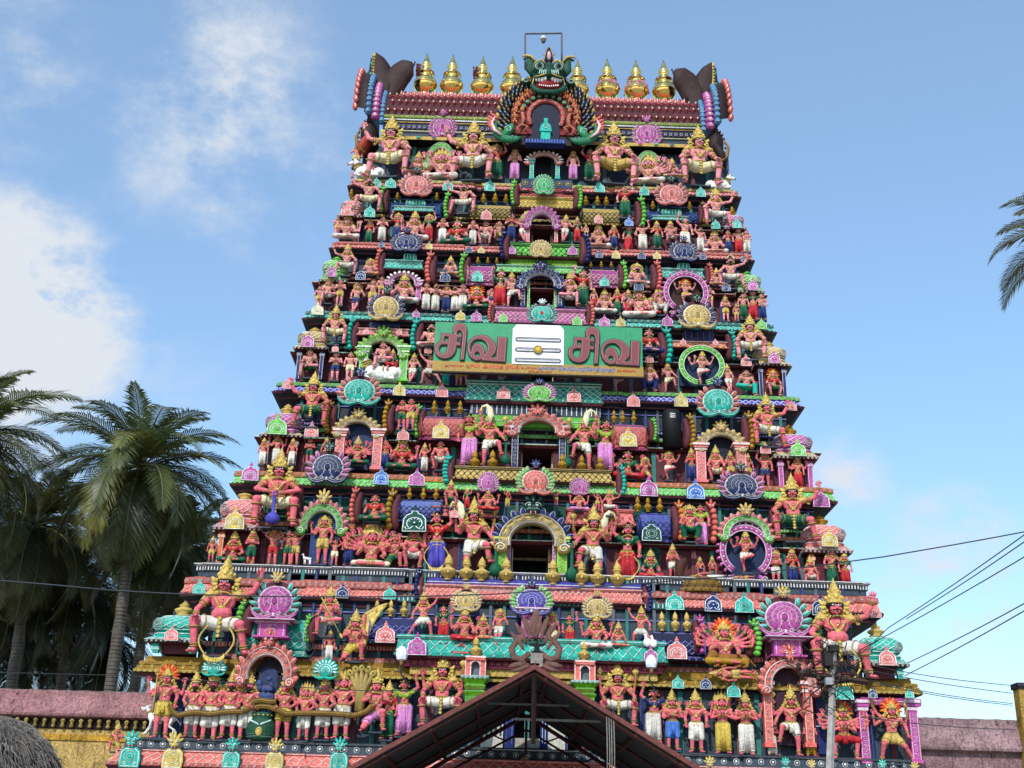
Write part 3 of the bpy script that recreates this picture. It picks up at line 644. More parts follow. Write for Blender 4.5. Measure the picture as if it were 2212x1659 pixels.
def arch_mesh(cb,cf,cfa,rin=.29,a0=-12,a1=192,beads=11,flames=13,scroll=True):
    key=(cb,cf,cfa,rin,a0,a1)
    if key in ARCH: return ARCH[key]
    m=MB(); L=lighten(cb); n=34; a=np.radians(np.linspace(a0,a1,n))
    rm=(rin+.40)/2; hw=(.40-rin)/2
    def band(R,w,y,th,c):
        P=[]
        for t in a:
            ca,sa=math.cos(t),math.sin(t)
            P.append([( (R-w)*ca,y+th,(R-w)*sa),((R-w)*ca,y+.0,(R-w)*sa),(R*ca,y-th*.5,R*sa),((R+w)*ca,y,(R+w)*sa),((R+w)*ca,y+th,(R+w)*sa)])
        m.grid(P,c,cv=True,sm=False,caps=True)
    band(rm,hw,-.04,.12,cb); band(rin+.012,.014,-.075,.06,L); band(.40,.013,-.07,.06,L); band(rm-hw*.35,.006,-.085,.03,L)
    if flames:
        band(.43,.055,.0,.1,darken(cf,.5) if cf else 'M')
        for i in range(flames):
            t=math.radians(a0+8+(a1-a0-16)*i/(flames-1)); 
            if cfa and abs(t-PI/2)<.2: continue
            q=1 if t<PI/2 else -1; r=.455
            m.leaf((r*math.cos(t),-.03,r*math.sin(t)),t+q*.3,.07,.036,.028,lighten(cf),8); m.leaf((r*math.cos(t),-.047,r*math.sin(t)),t+q*.3,.058,.026,.022,cf,8)
    for i in range(beads):
        t=math.radians(a0+9+(a1-a0-18)*i/(beads-1)); p=((rm+hw*.2)*math.cos(t),-.098,(rm+hw*.2)*math.sin(t))
        m.torus(p,(0,-1,0),hw*.42,.007,L,9,3); m.ell(p,(hw*.26,.02,hw*.26),cb,7,4)
    if scroll:
        for s in(-1,1):
            ae=math.radians(a0); c0=(s*(rm+.055)*math.cos(ae),-.06,(rm)*math.sin(ae)-.03)
            m.ell(c0,(.085,.07,.075),cb,12,7); swirl(m,(c0[0],-.135,c0[2]),.062,1.6,s,.012,L); m.ell((c0[0],-.13,c0[2]),(.022,.02,.022),cb)
            m.leaf((c0[0]+s*.08,-.05,c0[2]+.05),math.radians(90-s*50),.06,.03,.025,cb)
    if cfa: yali(m,(0,-.08,.47),.62,cfa,lighten(cfa))
    ARCH[key]=m.mesh('arch'); return ARCH[key]
PLQ={}
def plaque_mesh(v=0):
    if v in PLQ: return PLQ[v]
    m=MB(); W=(.82,.9,.88)
    bell=[(-.46,0),(.46,0),(.44,.30),(.42,.66),(.30,.86),(.13,.95),(.11,1.02),(.07,1.08),(-.07,1.08),(-.11,1.02),(-.13,.95),(-.30,.86),(-.42,.66),(-.44,.30)]
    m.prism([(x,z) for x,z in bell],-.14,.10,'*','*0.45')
    b=np.array(bell+[bell[0]]); m.tube(np.stack([b[:,0]*.93,np.full(len(b),-.148),b[:,1]*.95+.02],1),.022,W,4,closed=False)
    m.ell((0,-.10,1.14),(.10,.10,.12),'*',10,6); m.torus((0,-.16,1.12),(0,1,0),.055,.014,W,10,3); m.leaf((0,-.1,1.30),PI/2,.09,.04,.05,'*')
    if v%3==0:
        for R in(.30,.20): m.arc((0,-.155,.36),R,R*1.15,-25,205,.018,W,16)
        m.ell((0,-.15,.38),(.10,.05,.11),'*',10,5); m.torus((0,-.17,.38),(0,1,0),.105,.016,W,12,3)
        for s in(-1,1): swirl(m,(s*.22,-.155,.15),.09,1.2,s,.018,W)
    elif v%3==1:
        m.arc((0,-.155,.42),.28,.30,-50,230,.02,W,18); m.ell((0,-.15,.45),(.12,.06,.12),'*',10,6); m.ell((0,-.19,.45),(.045,.03,.045),W,8,4)
        for s in(-1,1): m.tube([(s*.05,-.155,.28),(s*.15,-.155,.16),(s*.30,-.155,.12),(s*.34,-.155,.25)],.02,W,4)
        for i in range(5):
            a=math.radians(20+35*i); m.ell((.2*math.cos(a),-.16,.45+.21*math.sin(a)),(.03,.02,.03),W,6,4)
    else:
        m.torus((0,-.155,.46),(0,1,0),.24,.02,W,18,3); m.torus((0,-.155,.46),(0,1,0),.14,.018,W,14,3); m.ell((0,-.15,.46),(.07,.05,.07),'*')
        for s in(-1,1):
            for q in(-1,1): swirl(m,(s*.24,-.155,.46+q*.30 if q<0 else .74),.06,1,s,.015,W)
    PLQ[v]=m.mesh('gable_ornament'); return PLQ[v]
def faceplaque_mesh():
    if 'f' in PLQ: return PLQ['f']
    m=MB(); W=(.8,.85,.8)
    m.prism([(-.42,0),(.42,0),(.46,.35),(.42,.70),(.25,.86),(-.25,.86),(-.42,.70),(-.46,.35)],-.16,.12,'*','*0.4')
    b=np.array([(-.36,.05),(.36,.05),(.39,.38),(.35,.66),(.2,.78),(-.2,.78),(-.35,.66),(-.39,.38),(-.36,.05)]); m.tube(np.stack([b[:,0],np.full(9,-.17),b[:,1]],1),.022,W,4)
    for R in(.24,.13): m.torus((0,-.175,.46),(0,1,0),R,.02,W,16,3)
    m.ell((0,-.17,.46),(.07,.05,.07),'*')
    for s in(-1,1): swirl(m,(s*.2,-.175,.16),.09,1.2,s,.018,W)
    yali(m,(0,-.16,1.08),1.5,'*',W); PLQ['f']=m.mesh('gable_ornament'); return PLQ['f']
def tfan_mesh():
    if 't' in PLQ: return PLQ['t']
    m=MB(); W=(.8,.9,.88)
    for i in range(11):
        a=math.radians(-12+204*i/10); m.leaf((.36*math.cos(a),-.03,.4+.36*math.sin(a)),a,.16,.085,.06,'*'); m.leaf((.36*math.cos(a),-.08,.4+.36*math.sin(a)),a,.10,.035,.025,W,6)
    m.ell((0,-.04,.4),(.3,.13,.3),'*',18,8)
    for R in(.25,.16): m.arc((0,-.15,.38),R,R,-30,210,.016,W,16)
    m.ell((0,-.16,.38),(.08,.05,.09),'*'); m.torus((0,-.18,.38),(0,1,0),.09,.014,W)
    m.leaf((0,-.05,.86),PI/2,.12,.06,.06,'*')
    for s in(-1,1): m.tube([(0,-.12,.1),(s*.18,-.12,.04),(s*.36,-.1,.10),(s*.45,-.08,.22)],[.05,.07,.06,.02],'*',7)
    PLQ['t']=m.mesh('gable_ornament'); return PLQ['t']
def bracket_mesh():
    m=MB()
    sp=lambda t:(-.08*math.sin(t*PI),t)
    m.tube([(.12+sp(t)[0],.12,t) for t in np.linspace(0,1,9)],[.09,.13,.15,.16,.16,.15,.14,.12,.07],'M',8,flat=1.2)
    for i in range(6):
        t=.08+i*.15; m.ell((sp(t)[0]-.04,-.02,t),(.085,.13,.095),'*',9,6)
        m.tube([(sp(t)[0]-.11,-.06,t-.06),(sp(t)[0]-.05,-.15,t-.05),(sp(t)[0]+.03,-.12,t-.05)],.008,'*0.5',4)
    for s in(-1,1): m.leaf((s*.07-.03,-.02,1.02),math.radians(90-s*35),.10,.04,.05,'*0.8')
    m.leaf((-.03,-.02,1.08),PI/2,.10,.04,.05,'*0.9'); m.ell((-.03,-.08,.95),(.08,.08,.07),'*0.7',8,6)
    for s in(-1,1): m.ell((-.03+s*.04,-.15,.97),.018,'W',6,4)
    return m.mesh('scroll_bracket')
def vase_mesh():
    m=MB(); m.lathe([(.001,0),(.17,.0),(.18,.03),(.12,.06),(.15,.09),(.30,.17),(.36,.27),(.345,.36),(.25,.44),(.15,.48),(.13,.54),(.21,.60),(.22,.64),(.16,.67),(.18,.70),(.17,.78),(.12,.86),(.05,.94),(.012,1.0)],'*',16)
    for z,r in((.27,.365),(.22,.35),(.32,.36)): m.torus((0,0,z),(0,0,1),r,.012,'*0.75',20,3)
    m.ell((0,-.35,.27),(.07,.05,.07),'*1.2',8,5); m.torus((0,-.38,.27),(0,1,0),.08,.012,'*0.7',10,3)
    m.torus((0,0,.61),(0,0,1),.21,.018,'*0.8',16,4)
    return m.mesh('pot')
BRK=bracket_mesh(); VASE=vase_mesh()
# ---------------------------------------------------------------- lattice helpers
def lattice(m,P,nu,nv,c,r,n=3,off=0):
    for i in range(nu):
        for j in range(nv):
            m.tube([P(i/nu,j/nv),P((i+.5)/nu,(j+.5)/nv) if off==0 else P((i+1)/nu,(j+1)/nv)],r,c,n,sm=False,caps=False)
            if off==0:
                m.tube([P((i+.5)/nu,(j+.5)/nv),P((i+1)/nu,(j+1)/nv)],r,c,n,sm=False,caps=False)
            m.tube([P((i+1)/nu,j/nv),P(i/nu,(j+1)/nv)],r,c,n,sm=False,caps=False)
def sweep(m,plan,prof,cols,lat=None,lc=None,beads=None,skip_back=True):
    """plan: closed CCW-from-above list of (x,y) corners; prof: (out,z) bottom to top"""
    P=np.array(plan,float); n=len(P)
    d=np.roll(P,-1,0)-P; d/=np.linalg.norm(d,axis=1)[:,None]
    nr=np.stack([d[:,1],-d[:,0]],1)    # outward for CCW
    pn=np.roll(nr,1,0)
    mit=(nr+pn); q=(mit*nr).sum(1); mit=mit/np.where(q[:,None]==0,1,q[:,None])
    ring=lambda o,z: np.concatenate([P+mit*o,np.full((n,1),z)],1)
    for i in range(len(prof)-1):
        R=np.stack([ring(*prof[i]),ring(*prof[i+1])],1)   # n,2,3
        m.grid(R,cols[i],cu=True,sm=False)
    top=ring(*prof[-1]); m.add(top,[np.arange(n).reshape(1,-1)],cols[-1],False)
    bot=ring(*prof[0]); m.add(bot,[np.arange(n)[::-1].reshape(1,-1)],cols[0],False)
    for (i,kind,c,size) in (lat or []):
        o0,z0=prof[i];o1,z1=prof[i+1]; A=ring(o0+.012,z0);B=ring(o1+.012,z1)
        for e in range(n):
            if nr[e][1]>.5: continue
            a,b,a2,b2=A[e],A[(e+1)%n],B[e],B[(e+1)%n]
            L=np.linalg.norm(b-a)
            if L<.12: continue
            F=lambda u,v:(a*(1-u)+b*u)*(1-v)+(a2*(1-u)+b2*u)*v
            hgt=np.linalg.norm(a2-a)
            if kind=='lat':
                k=max(1,int(round(L/size))); lattice(m,lambda u,v:F(u,.06+.88*v),k,max(1,int(round(hgt/size/1.1))),c,.010)
                for i2 in range(k):
                    for j2 in range(1): m.ell(F((i2+.5)/k,.5),(size*.13,.03,size*.16),darken(c,.55),5,3)
            elif kind=='bead':
                k=max(1,int(round(L/size)))
                for i2 in range(k):
                    p=F((i2+.5)/k,.5); m.torus(p,(nr[e][0],nr[e][1],0),min(hgt*.3,size*.33),.014,c,9,3); m.ell(p,min(hgt*.16,size*.16),c,5,3)
            elif kind=='dent':
                k=max(1,int(round(L/size)))
                for i2 in range(k):
                    p0,p1=F((i2+.3)/k,.15),F((i2+.3)/k,.85); m.tube([p0,p1],.016,c,4,sm=False)
            elif kind=='line': m.tube([F(0,.5),F(1,.5)],.014,c,4,sm=False)
def planrect(xl,xr,yf,yb,bays):
    """bays: list of (x0,x1,projection)"""
    pts=[(xl,yf)]
    for x0,x1,p in bays: pts+=[(x0,yf),(x0,yf-p),(x1,yf-p),(x1,yf)]
    pts+=[(xr,yf),(xr,yb),(xl,yb)]
    return pts
# ---------------------------------------------------------------- tower
TW=thing('temple_tower','tall tiered temple gateway tower covered in brightly painted cornices, niches, domes and gables','tower',(0,0,0))
YF=[34.2,35.0,35.6,36.2,36.7,37.2,37.7]
YW=[y+.5 for y in YF]
YB=48.0
# floor pixel lines (left,right), cornice bottom/top lines, eave lines
FL=[((300,1595),(1975,1640)),((450,1218),(1850,1265)),((545,1006),(1775,1057)),((625,819),(1715,861)),((672,671),(1660,700)),((720,523),(1617,549)),((768,386),(1590,413))]
CN=[(((385,1283),(1911,1337)),((405,1243),(1875,1290))),(((495,1040),(1812,1097)),((505,1007),(1785,1062))),(((586,844),(1740,888)),((605,820),(1722,862))),
    (((650,695),(1680,716)),((664,672),(1658,700))),(((709,538),(1632,565)),((716,523),(1620,549))),(((749,404),(1603,428)),((763,386),(1592,413)))]
EV=[((285,1450),(1998,1506)),((455,1140),(1850,1192)),((545,935),(1780,980)),((623,752),(1716,790)),((670,606),(1662,632)),((722,470),(1618,494)),None]
def lvl(seg,Y):
    a=at(*seg[0],Y); b=at(*seg[1],Y); return a[0],b[0],(a[2]+b[2])/2
def part(mb,name,color=None): return mb.build(name,TW,color)
CC=[('R','Q','R','S'),('L','F','O','n'),('v','E','L','v'),('t','F','T','T'),('R','Q','R','H'),('P','Q','Y','P')]
DOOR=[None,(1105.6,1188,1153,1262),(1127,1195,924,1016),(1146,1196,760,846),(1145,1197,592,672),(1149.6,1192,474,528),(1156.6,1190,334,392)]
zfl=[];xl_=[];xr_=[]
for k in range(7):
    a,b,z=lvl(FL[k],YF[k]); zfl.append(z); xl_.append(a); xr_.append(b)
aL,aR,ztop=lvl(((842,308),(1486,322)),YF[6]+.2)
zfl.append(ztop)
cx0=at(1165,700,36)[0]
for k in range(7):
    z0,z1=zfl[k],zfl[k+1]; xl,xr=xl_[k]+.12,xr_[k]-.12
    ze=lvl(EV[k],YF[k]+.1)[2] if EV[k] else z1
    yw=YW[k]; wc=['M','M','M','M','M','M','S'][k]
    if k==0: z0=0.0
    m=MB()
    D=DOOR[k]
    nxl=(xl_[k+1] if k<6 else xl_[k]+.4)+.3; nxr=(xr_[k+1] if k<6 else xr_[k]-.4)-.3
    yb=YB-k*.55
    if D:
        d0=at(D[0],(D[2]+D[3])/2,yw)[0]; d1=at(D[1],(D[2]+D[3])/2,yw)[0]; dz1=at((D[0]+D[1])/2,D[2],yw)[2]; dz0=z0+.02
        m.box(xl,d0,yw,yb,z0,ze,wc); m.box(d1,xr,yw,yb,z0,ze,wc)
        if dz1<ze: m.box(d0,d1,yw,yb,dz1,ze,wc)
        m.box(d0,d1,yw+2.6,yb-.1,z0,min(dz1,ze),'D')
        # interior lining
        m.box(d0+.004,d0+.03,yw+.3,yw+2.59,z0+.01,min(dz1,ze)-.01,'c'); m.box(d1-.03,d1-.004,yw+.3,yw+2.59,z0+.01,min(dz1,ze)-.01,'c')
        m.box(d0+.05,d1-.05,yw+1.5,yw+1.54,dz1-.34*(dz1-z0),dz1-.02,'b8b08a')
        m.tube([((d0+d1)/2,yw+.7,dz1-.02),((d0+d1)/2+.01,yw+.7,dz1-.3*(dz1-z0))],.012,'k',5); m.ell(((d0+d1)/2,yw+.7,dz1-.12*(dz1-z0)),.06,'D')
    elif k==0:
        # ground storey: gateway passage in the middle
        d0,d1=at(1075,1600,yw)[0],at(1262,1600,yw)[0]; dzt=at(1165,1560,yw)[2]
        m.box(xl,d0,yw,yb,0,ze,'S'); m.box(d1,xr,yw,yb,0,ze,'S'); m.box(d0,d1,yw,yb,at(1165,1512,yw)[2],ze,'M'); m.box(d0,d1,yw+3.5,yb-.1,0,at(1165,1512,yw)[2],'D')
    # upper part of the storey, set back
    yu=yw+.12
    if k<6:
        m.box(nxl,nxr,yu,yb-.3,ze+.002,z1-.05,'G' if k in(1,) else ('S' if k in(0,3,4) else 'D'))
    m_=m
    # thin white painted panel lines and pilasters on the walls
    nP=int((xr-xl)/.55)
    for i in range(nP+1):
        x=xl+(xr-xl)*(i+.5)/(nP+1)
        if D and d0-.25<x<d1+.25: continue
        m.box(x-.07,x+.07,yw-.06,yw-.002,zfl[k]+.02,ze-.02,('Z','n','H','T')[i%4])
        for s in(-1,1): m.box(x+s*.055-.006,x+s*.055+.006,yw-.068,yw-.061,zfl[k]+.05,ze-.05,'Z')
    if k<6:
        nU=int((nxr-nxl)/.4)
        for i in range(nU+1):
            x=nxl+(nxr-nxl)*(i+.5)/(nU+1); m.box(x-.045,x+.045,yu-.09,yu-.002,ze+.05,z1-.1,('T','n','Z')[i%3]); m.box(x-.006,x+.006,yu-.098,yu-.091,ze+.12,z1-.14,'Z')
        for zz in (.35,.6,.78): m.box(nxl,nxr,yu-.055,yu-.003,ze+(z1-ze)*zz-.012,ze+(z1-ze)*zz+.012,'Z' if zz!=.6 else 'V')
    part(m,'storey_wall')
    if k<6:   # coloured string courses on the upper wall
        m=MB(); hh=z1-ze; cA,cB,cC_,cD=CC[k]
        for f,h_,o_,ca,cb_,kd,sz in ((.13,.07,.13,cC_,lighten(cC_),'bead',.2),(.26,.05,.08,cA,lighten(cA),'dent',.1),(.70,.06,.07,cD if cD not in('S','n') else 'T','E','dent',.13),(.80,.05,.11,cC_,'Q','bead',.17)):
            pl=planrect(nxl+.02,nxr-.02,yu-.01,yb-.2,[(nxl+(nxr-nxl)*a_,nxl+(nxr-nxl)*b_,.05) for a_,b_ in((.04,.14),(.22,.32),(.42,.58),(.68,.78),(.86,.96))])
            za_,zb2=ze+hh*f,ze+hh*(f+h_); sweep(m,pl,[(0,za_),(o_,za_+.01),(o_,zb2-.01),(0,zb2)],['M',ca,ca],lat=[(1,kd,cb_,sz)])
        part(m,'string_course')
    # eave moulding
    if k<6:
        m=MB(); e0,e1,zz=lvl(EV[k],YF[k]+.1)
        if k==0:
            zt=lvl(((292,1418),(1990,1478)),YF[0]+.1)[2]; H=zt-zz
            W=e1-e0; bays=[(e0+W*f0,e0+W*f1,p) for f0,f1,p in((.0+.005,.155,.12),(.22,.3,.06),(.66,.74,.06),(.86,.995,.12))]
            pl=planrect(e0+.35,e1-.35,yw-.02,yb+.1,[])
            sweep(m,pl,[(0,0+zz),(.30,.02+zz),(.33,H*.12+zz),(.33,H*.3+zz),(.20,H*.66+zz),(.24,H*.70+zz),(.22,H*.93+zz),(.1,H*.97+zz),(.08,H*1.35+zz),(0,H*1.38+zz)],['M','M','Y','o','s','o','s','o','s','o'],
                lat=[(2,'bead','Y',.16),(3,'bead','Y',.30),(5,'bead','Y',.42)])
        else:
            pl=planrect(e0+.22,e1-.22,yw-.02,yb+.05,[]); sweep(m,pl,[(0,zz-.1),(.12,zz-.08),(.2,zz),(.16,zz+.05),(0,zz+.09)],['M','H',CC[k][2],'M','M'],lat=[(2,'line',CC[k][1],1)])
        part(m,'eave_moulding')
        # main cornice
        (b0,b1,zb),(t0,t1,zt)=lvl(CN[k][0],YF[k+1]-.3),lvl(CN[k][1],YF[k+1]-.15)
        m=MB(); H=zt-zb; out=max((t0-b0),.15)+.22; W=b1-b0; c0,c1,c2,c3=CC[k]
        proj=[(.01,.12,.07),(.19,.29,.1),(.36,.43,.05),(.58,.65,.05),(.71,.81,.1),(.88,.99,.07)] if k else [(.01,.11,.10),(.17,.28,.12),(.72,.83,.12),(.89,.99,.10)]
        fx0,fx1=b0+out,b1-out; W=fx1-fx0
        pl=planrect(fx0,fx1,YF[k+1]-.3+out,yb+.2,[(fx0+W*a,fx0+W*b,p) for a,b,p in proj])
        sweep(m,pl,[(-.3,zb-.30*H),(out*.5,zb-.26*H),(out*.5,zb-.14*H),(out*.92,zb),(out,zb+.14*H),(out*.86,zb+.17*H),(out*.62,zb+.62*H),(out*.74,zb+.66*H),(out*.70,zb+.93*H),(out*.2,zb+.985*H),(-.3,zb+H)],
            ['D','M','D','M',lighten(c0,.75),c0,c1 if k==99 else c0,c2,c2,c2,c2],
            lat=[(4-1+1-0,'bead',darken(c0,.4),.13),(5,'lat',c1,.21 if k else .25),(7,'bead',lighten(c2,.6),.22),(8,'line',c2,1)] )
        part(m,'cornice')
        if k==0:   # slate dentil base of the second storey
            a0,a1,_=lvl(((450,1240),(1850,1290)),YF[1]-.2); m=MB(); z2=zt; z3=zfl[1]
            z3b=z3; pl=planrect(a0-.25,a1+.25,YF[1]-.12,yb+.1,[(a0+(a1-a0)*f,a0+(a1-a0)*g,p) for f,g,p in((.0,.12,.06),(.2,.3,.08),(.7,.8,.08),(.88,1.,.06))])
            sweep(m,pl,[(.06,z2-.02),(.06,z2+(z3-z2)*.35),(.10,z2+(z3-z2)*.4),(.10,z2+(z3-z2)*.8),(.17,z2+(z3-z2)*.85),(.17,z3)],['S','Z','D','E','S','S'],lat=[(2,'dent','W',.09),(4,'line','W',1)])
            part(m,'base_moulding')
# lowest ledge under the front row
m=MB(); b0,b1,zb=lvl(((223,1655),(2030,1700)),33.8); zt=zfl[0]; zm=zb+(zt-zb)*.58
pl=planrect(b0+.4,b1-.4,34.25,YB+.3,[(b0+1.0,b0+5.2,.1),(b1-5.2,b1-1.,.1)])
sweep(m,pl,[(0,zb-.2),(.3,zb-.12),(.38,zb),(.38,zb+.10),(.30,zb+.12),(.16,zm-.06),(.2,zm),(.05,zm+.02),(.02,zt-.05),(.10,zt-.03),(.10,zt)],['M','M','R','Q','R','R','S','S','W','S'],
    lat=[(2,'bead','Q',.2),(4,'lat',lin('f0d8d2'),.3),(5,'line','Q',1),(7,'bead','W',.34)])
part(m,'cornice')
m=MB(); m.box(b0+1.2,at(1062,1640,34.3)[0],34.3,YB,0,zb-.19,'7d7468'); m.box(at(1262,1640,34.3)[0],b1-1.2,34.3,YB,0,zb-.19,'7d7468'); m.build('granite_base',TW,mat=MAT['plaster_wall'])
# ---------------------------------------------------------------- placing ornaments by their place on the facade
def placed(mesh,name,z,x,y0,y1,Y,hunit,color=None,w=None,wunit=1.0,parent=None,dy=1.0):
    u=zx(z,x); a=at(u,zy(z,y1),Y); t=at(u,zy(z,y0),Y); s=(t[2]-a[2])/hunit
    sx=s if w is None else (w*zs(z)*Y/FD/ (ray(u,zy(z,y1))[1]/FD))/wunit
    return mkobj(name,mesh,parent or TW,color,tuple(a),(sx*random.uniform(.96,1.04),min(sx,s)*dy*random.uniform(.9,1.1),s*random.uniform(.97,1.03)),random.uniform(-.07,.07))
def fan(z,x,y0,y1,w,Y,ci,cf,cfa,var=0): return placed(fan_mesh(ci,cf,cfa,var),'fan_ornament',z,x,y0,y1,Y,1.24 if cfa else 1.02,None,w,1.02)
def arch(z,x,y0,y1,w,Y,cb,cf,cfa,rin=.29,**k):
    me=arch_mesh(cb,cf,cfa,rin,**k); return placed(me,'arch',z,x,y0,y1,Y,(.62 if cfa else .5)+.16,None,w,1.0,dy=1)
def pillar(z,x,y0,y1,w,Y,c,lc=None):
    u=zx(z,x); a=at(u,zy(z,y1),Y); t=at(u,zy(z,y0),Y); W=w*zs(z)*Y/ray(u,zy(z,y1))[1]; m=MB(); h=t[2]-a[2]; l=lc or lighten(c)
    m.box(-W/2,W/2,-W/2,W/2,0,h*.82,c)
    for s in(-1,1): m.box(s*W*.42-.008,s*W*.42+.008,-W/2-.012,-W/2-.002,h*.04,h*.78,l)
    n=max(3,int(h/.16))
    for i in range(n): swirl(m,(0,-W/2-.012,h*(.08+.68*(i+.5)/n)),W*.25,1.1,1 if i%2 else -1,.012,l,10,3)
    for i,(f,z0) in enumerate(((.62,.82),(.72,.88),(.84,.94))): m.box(-W*f,W*f,-W*f,W*f,h*z0,h*(z0+.05),c if i%2 else l)
    m.box(-W*.85,W*.85,-W*.85,W*.85,h*.99,h,c)
    m.box(-W*.65,W*.65,-W*.65,W*.65,-.02,h*.05,c)
    return mkobj('pillar',m.mesh('pillar'),TW,None,tuple(a))
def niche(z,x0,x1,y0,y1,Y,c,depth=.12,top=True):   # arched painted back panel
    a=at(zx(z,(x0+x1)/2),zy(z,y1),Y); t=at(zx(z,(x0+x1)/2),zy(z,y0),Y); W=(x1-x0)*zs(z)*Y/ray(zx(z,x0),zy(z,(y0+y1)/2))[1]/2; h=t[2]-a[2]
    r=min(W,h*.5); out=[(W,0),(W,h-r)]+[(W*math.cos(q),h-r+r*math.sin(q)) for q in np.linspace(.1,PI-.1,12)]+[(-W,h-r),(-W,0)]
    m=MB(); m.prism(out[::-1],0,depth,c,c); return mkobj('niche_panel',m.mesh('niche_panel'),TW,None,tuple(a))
def slab(z,x0,x1,y0,y1,Y,c,l=None,kind='roof',size=.2,depth=.45,cb=None,lean_=.16,name='barrel_roof',ct=None):
    """moulded barrel roof / ledge panel with raised lattice"""
    xm=(x0+x1)/2; a=at(zx(z,xm),zy(z,y1),Y); t=at(zx(z,xm),zy(z,y0),Y); h=t[2]-a[2]
    W=(x1-x0)*zs(z)*Y/ray(zx(z,xm),zy(z,(y0+y1)/2))[1]/2; l=l or lighten(c); cb=cb or c; m=MB()
    if kind=='roof':
        pr=[(0,-.02*0),(.10,.0),(.12,.07*h),(.0,.10*h),(.0,.16*h),(.07,.2*h),(.12,.42*h),(.10,.66*h),(.03,.86*h),(-.08,.97*h),(-.2,h)]
        cols=['M',cb,l,cb,cb,c,c,c,ct or c,ct or c,ct or c]; lat=[(5,'lat',l,size),(6,'lat',l,size),(8,'line',l,1),(3,'line',l,1),(1,'bead',l,size)]
    elif kind=='ledge':
        pr=[(0,0),(.08,.0),(.12,.1*h),(.12,.22*h),(.07,.25*h),(.02,.80*h),(.07,.84*h),(.07,h)]
        cols=['M','M',cb,cb,c,l,ct or c,ct or c]; lat=[(2,'bead',l,size),(4,'lat',l,size),(6,'line',l,1)]
    else:
        pr=[(0,0),(.05,0),(.05,h)]; cols=[c,c,c]; lat=[(1,kind,l,size)]
    pl=planrect(-W+.12,W-.12,.1,depth,[]); sweep(m,pl,pr,cols,lat)
    if kind=='roof':
        for s in(-1,1):
            for R in(.42,.27,.13): m.torus((s*(W-.0),.1,h*.45),(s,-.25,0),R*h,.02,l,14,3)
    return mkobj(name,m.mesh(name),TW,None,tuple(a))
def pavilion(z,xc,w,yf0,yf1,yd1,ye1,yb1,Y,c,ce=None,cp=None,fin='o',box_=False):
    """corner pavilion: finial yf0..yf1, dome ..yd1, eave ..ye1, pillared body ..yb1"""
    e=bpy.data.objects.new('corner_pavilion',None); COL.objects.link(e); e.parent=TW
    ye1_=ye1; cp=cp or c
    a=at(zx(z,xc),zy(z,yb1),Y); zz=lambda y: at(zx(z,xc),zy(z,y),Y)[2]-a[2]
    W=w*zs(z)*Y/ray(zx(z,xc),zy(z,yd1))[1]/2; e.location=(a[0],a[1]+W*.95,a[2])
    hd0,hd1=zz(yd1),zz(yf1); hd=hd1-hd0; l=lighten(c); ce=ce or c
    m=MB(); prof=[(W*.80,hd0),(W*.82,hd0+hd*.12),(W*.72,hd0+hd*.16),(W*.74,hd0+hd*.26),(W*.86,hd0+hd*.36),(W*.90,hd0+hd*.5),(W*.86,hd0+hd*.66),(W*.74,hd0+hd*.8),(W*.5,hd0+hd*.92),(W*.26,hd1),(W*.1,hd1+.02)]
    sq=5
    m.lathe(prof,c,40,sq=sq,sm=True)
    pr=np.array(prof[4:9])
    def S(u,v):
        q=np.interp(v,np.linspace(0,1,5),np.arange(5)); i=min(int(q),3); f=q-i; r,h_=pr[i]*(1-f)+pr[i+1]*f
        th=PI+PI*1.0*u+PI*.0; 
        th=PI*.75+PI*1.5*u; cx,sy=math.cos(th),math.sin(th); k=(abs(cx)**sq+abs(sy)**sq)**(-1/sq); return v3(cx*k*(r+.012),sy*k*(r+.012),h_)
    lattice(m,S,13,3,l,.013)
    for hz,rr in((.13,.83),(.30,.81),(.88,.62)): 
        th=np.linspace(0,2*PI,41)[:-1]; k=(np.abs(np.cos(th))**sq+np.abs(np.sin(th))**sq)**(-1/sq); m.tube(np.stack([W*rr*k*np.cos(th),W*rr*k*np.sin(th),np.full(40,hd0+hd*hz)],1),.018,l,4,closed=True)
    for s in(-1,1):
        for R in (.2,.12,.05): m.torus((s*W*.66,-W*.86,hd0+hd*.5),(s*.4,-1,0),W*R,.018,l,12,3)
    mkobj('dome',m.mesh('dome'),e)
    m=MB(); he=zz(ye1); ee=hd0-he
    pl=[(-W*.75,-W*.75),(W*.75,-W*.75),(W*.75,W*.75),(-W*.75,W*.75)]
    sweep(m,pl,[(0,he-.04),(W*.22,he-.02),(W*.27,he+ee*.25),(W*.1,he+ee*.8),(W*.08,he+ee)],['M','M',lighten(ce,.4),ce,ce],lat=[(1,'bead',lighten(ce),.13),(2,'lat',lighten(ce),.22)])
    mkobj('eave',m.mesh('eave'),e)
    if he>.25:
        m=MB(); m.box(-W*.5,W*.5,-W*.5,W*.6,.0,he-.04,'M')
        for s in(-1,1):
            for t in(-1,1): m.box(s*W*.66-W*.11,s*W*.66+W*.11,t*W*.66-W*.11,t*W*.66+W*.11,0,he-.04,cp); 
            for dx in(-1,1): m.box(s*W*.66+dx*W*.09-.008,s*W*.66+dx*W*.09+.008,-W*.77-.012,-W*.77-.002,.03,he-.1,lighten(cp))
            m.box(s*W*.66-W*.15,s*W*.66+W*.15,-W*.81,-W*.5,he-.22,he-.12,lighten(cp,.3))
        mkobj('pillars',m.mesh('pillars'),e)
    elif he>.05:
        m=MB(); m.box(-W*.7,W*.7,-W*.7,W*.7,0,he-.041,ce); 
        for i in range(5): m.torus((W*(-.52+.26*i),-W*.7-.01,he*.45),(0,1,0),min(he*.25,.07),.014,lighten(ce),9,3)
        mkobj('base',m.mesh('base'),e)
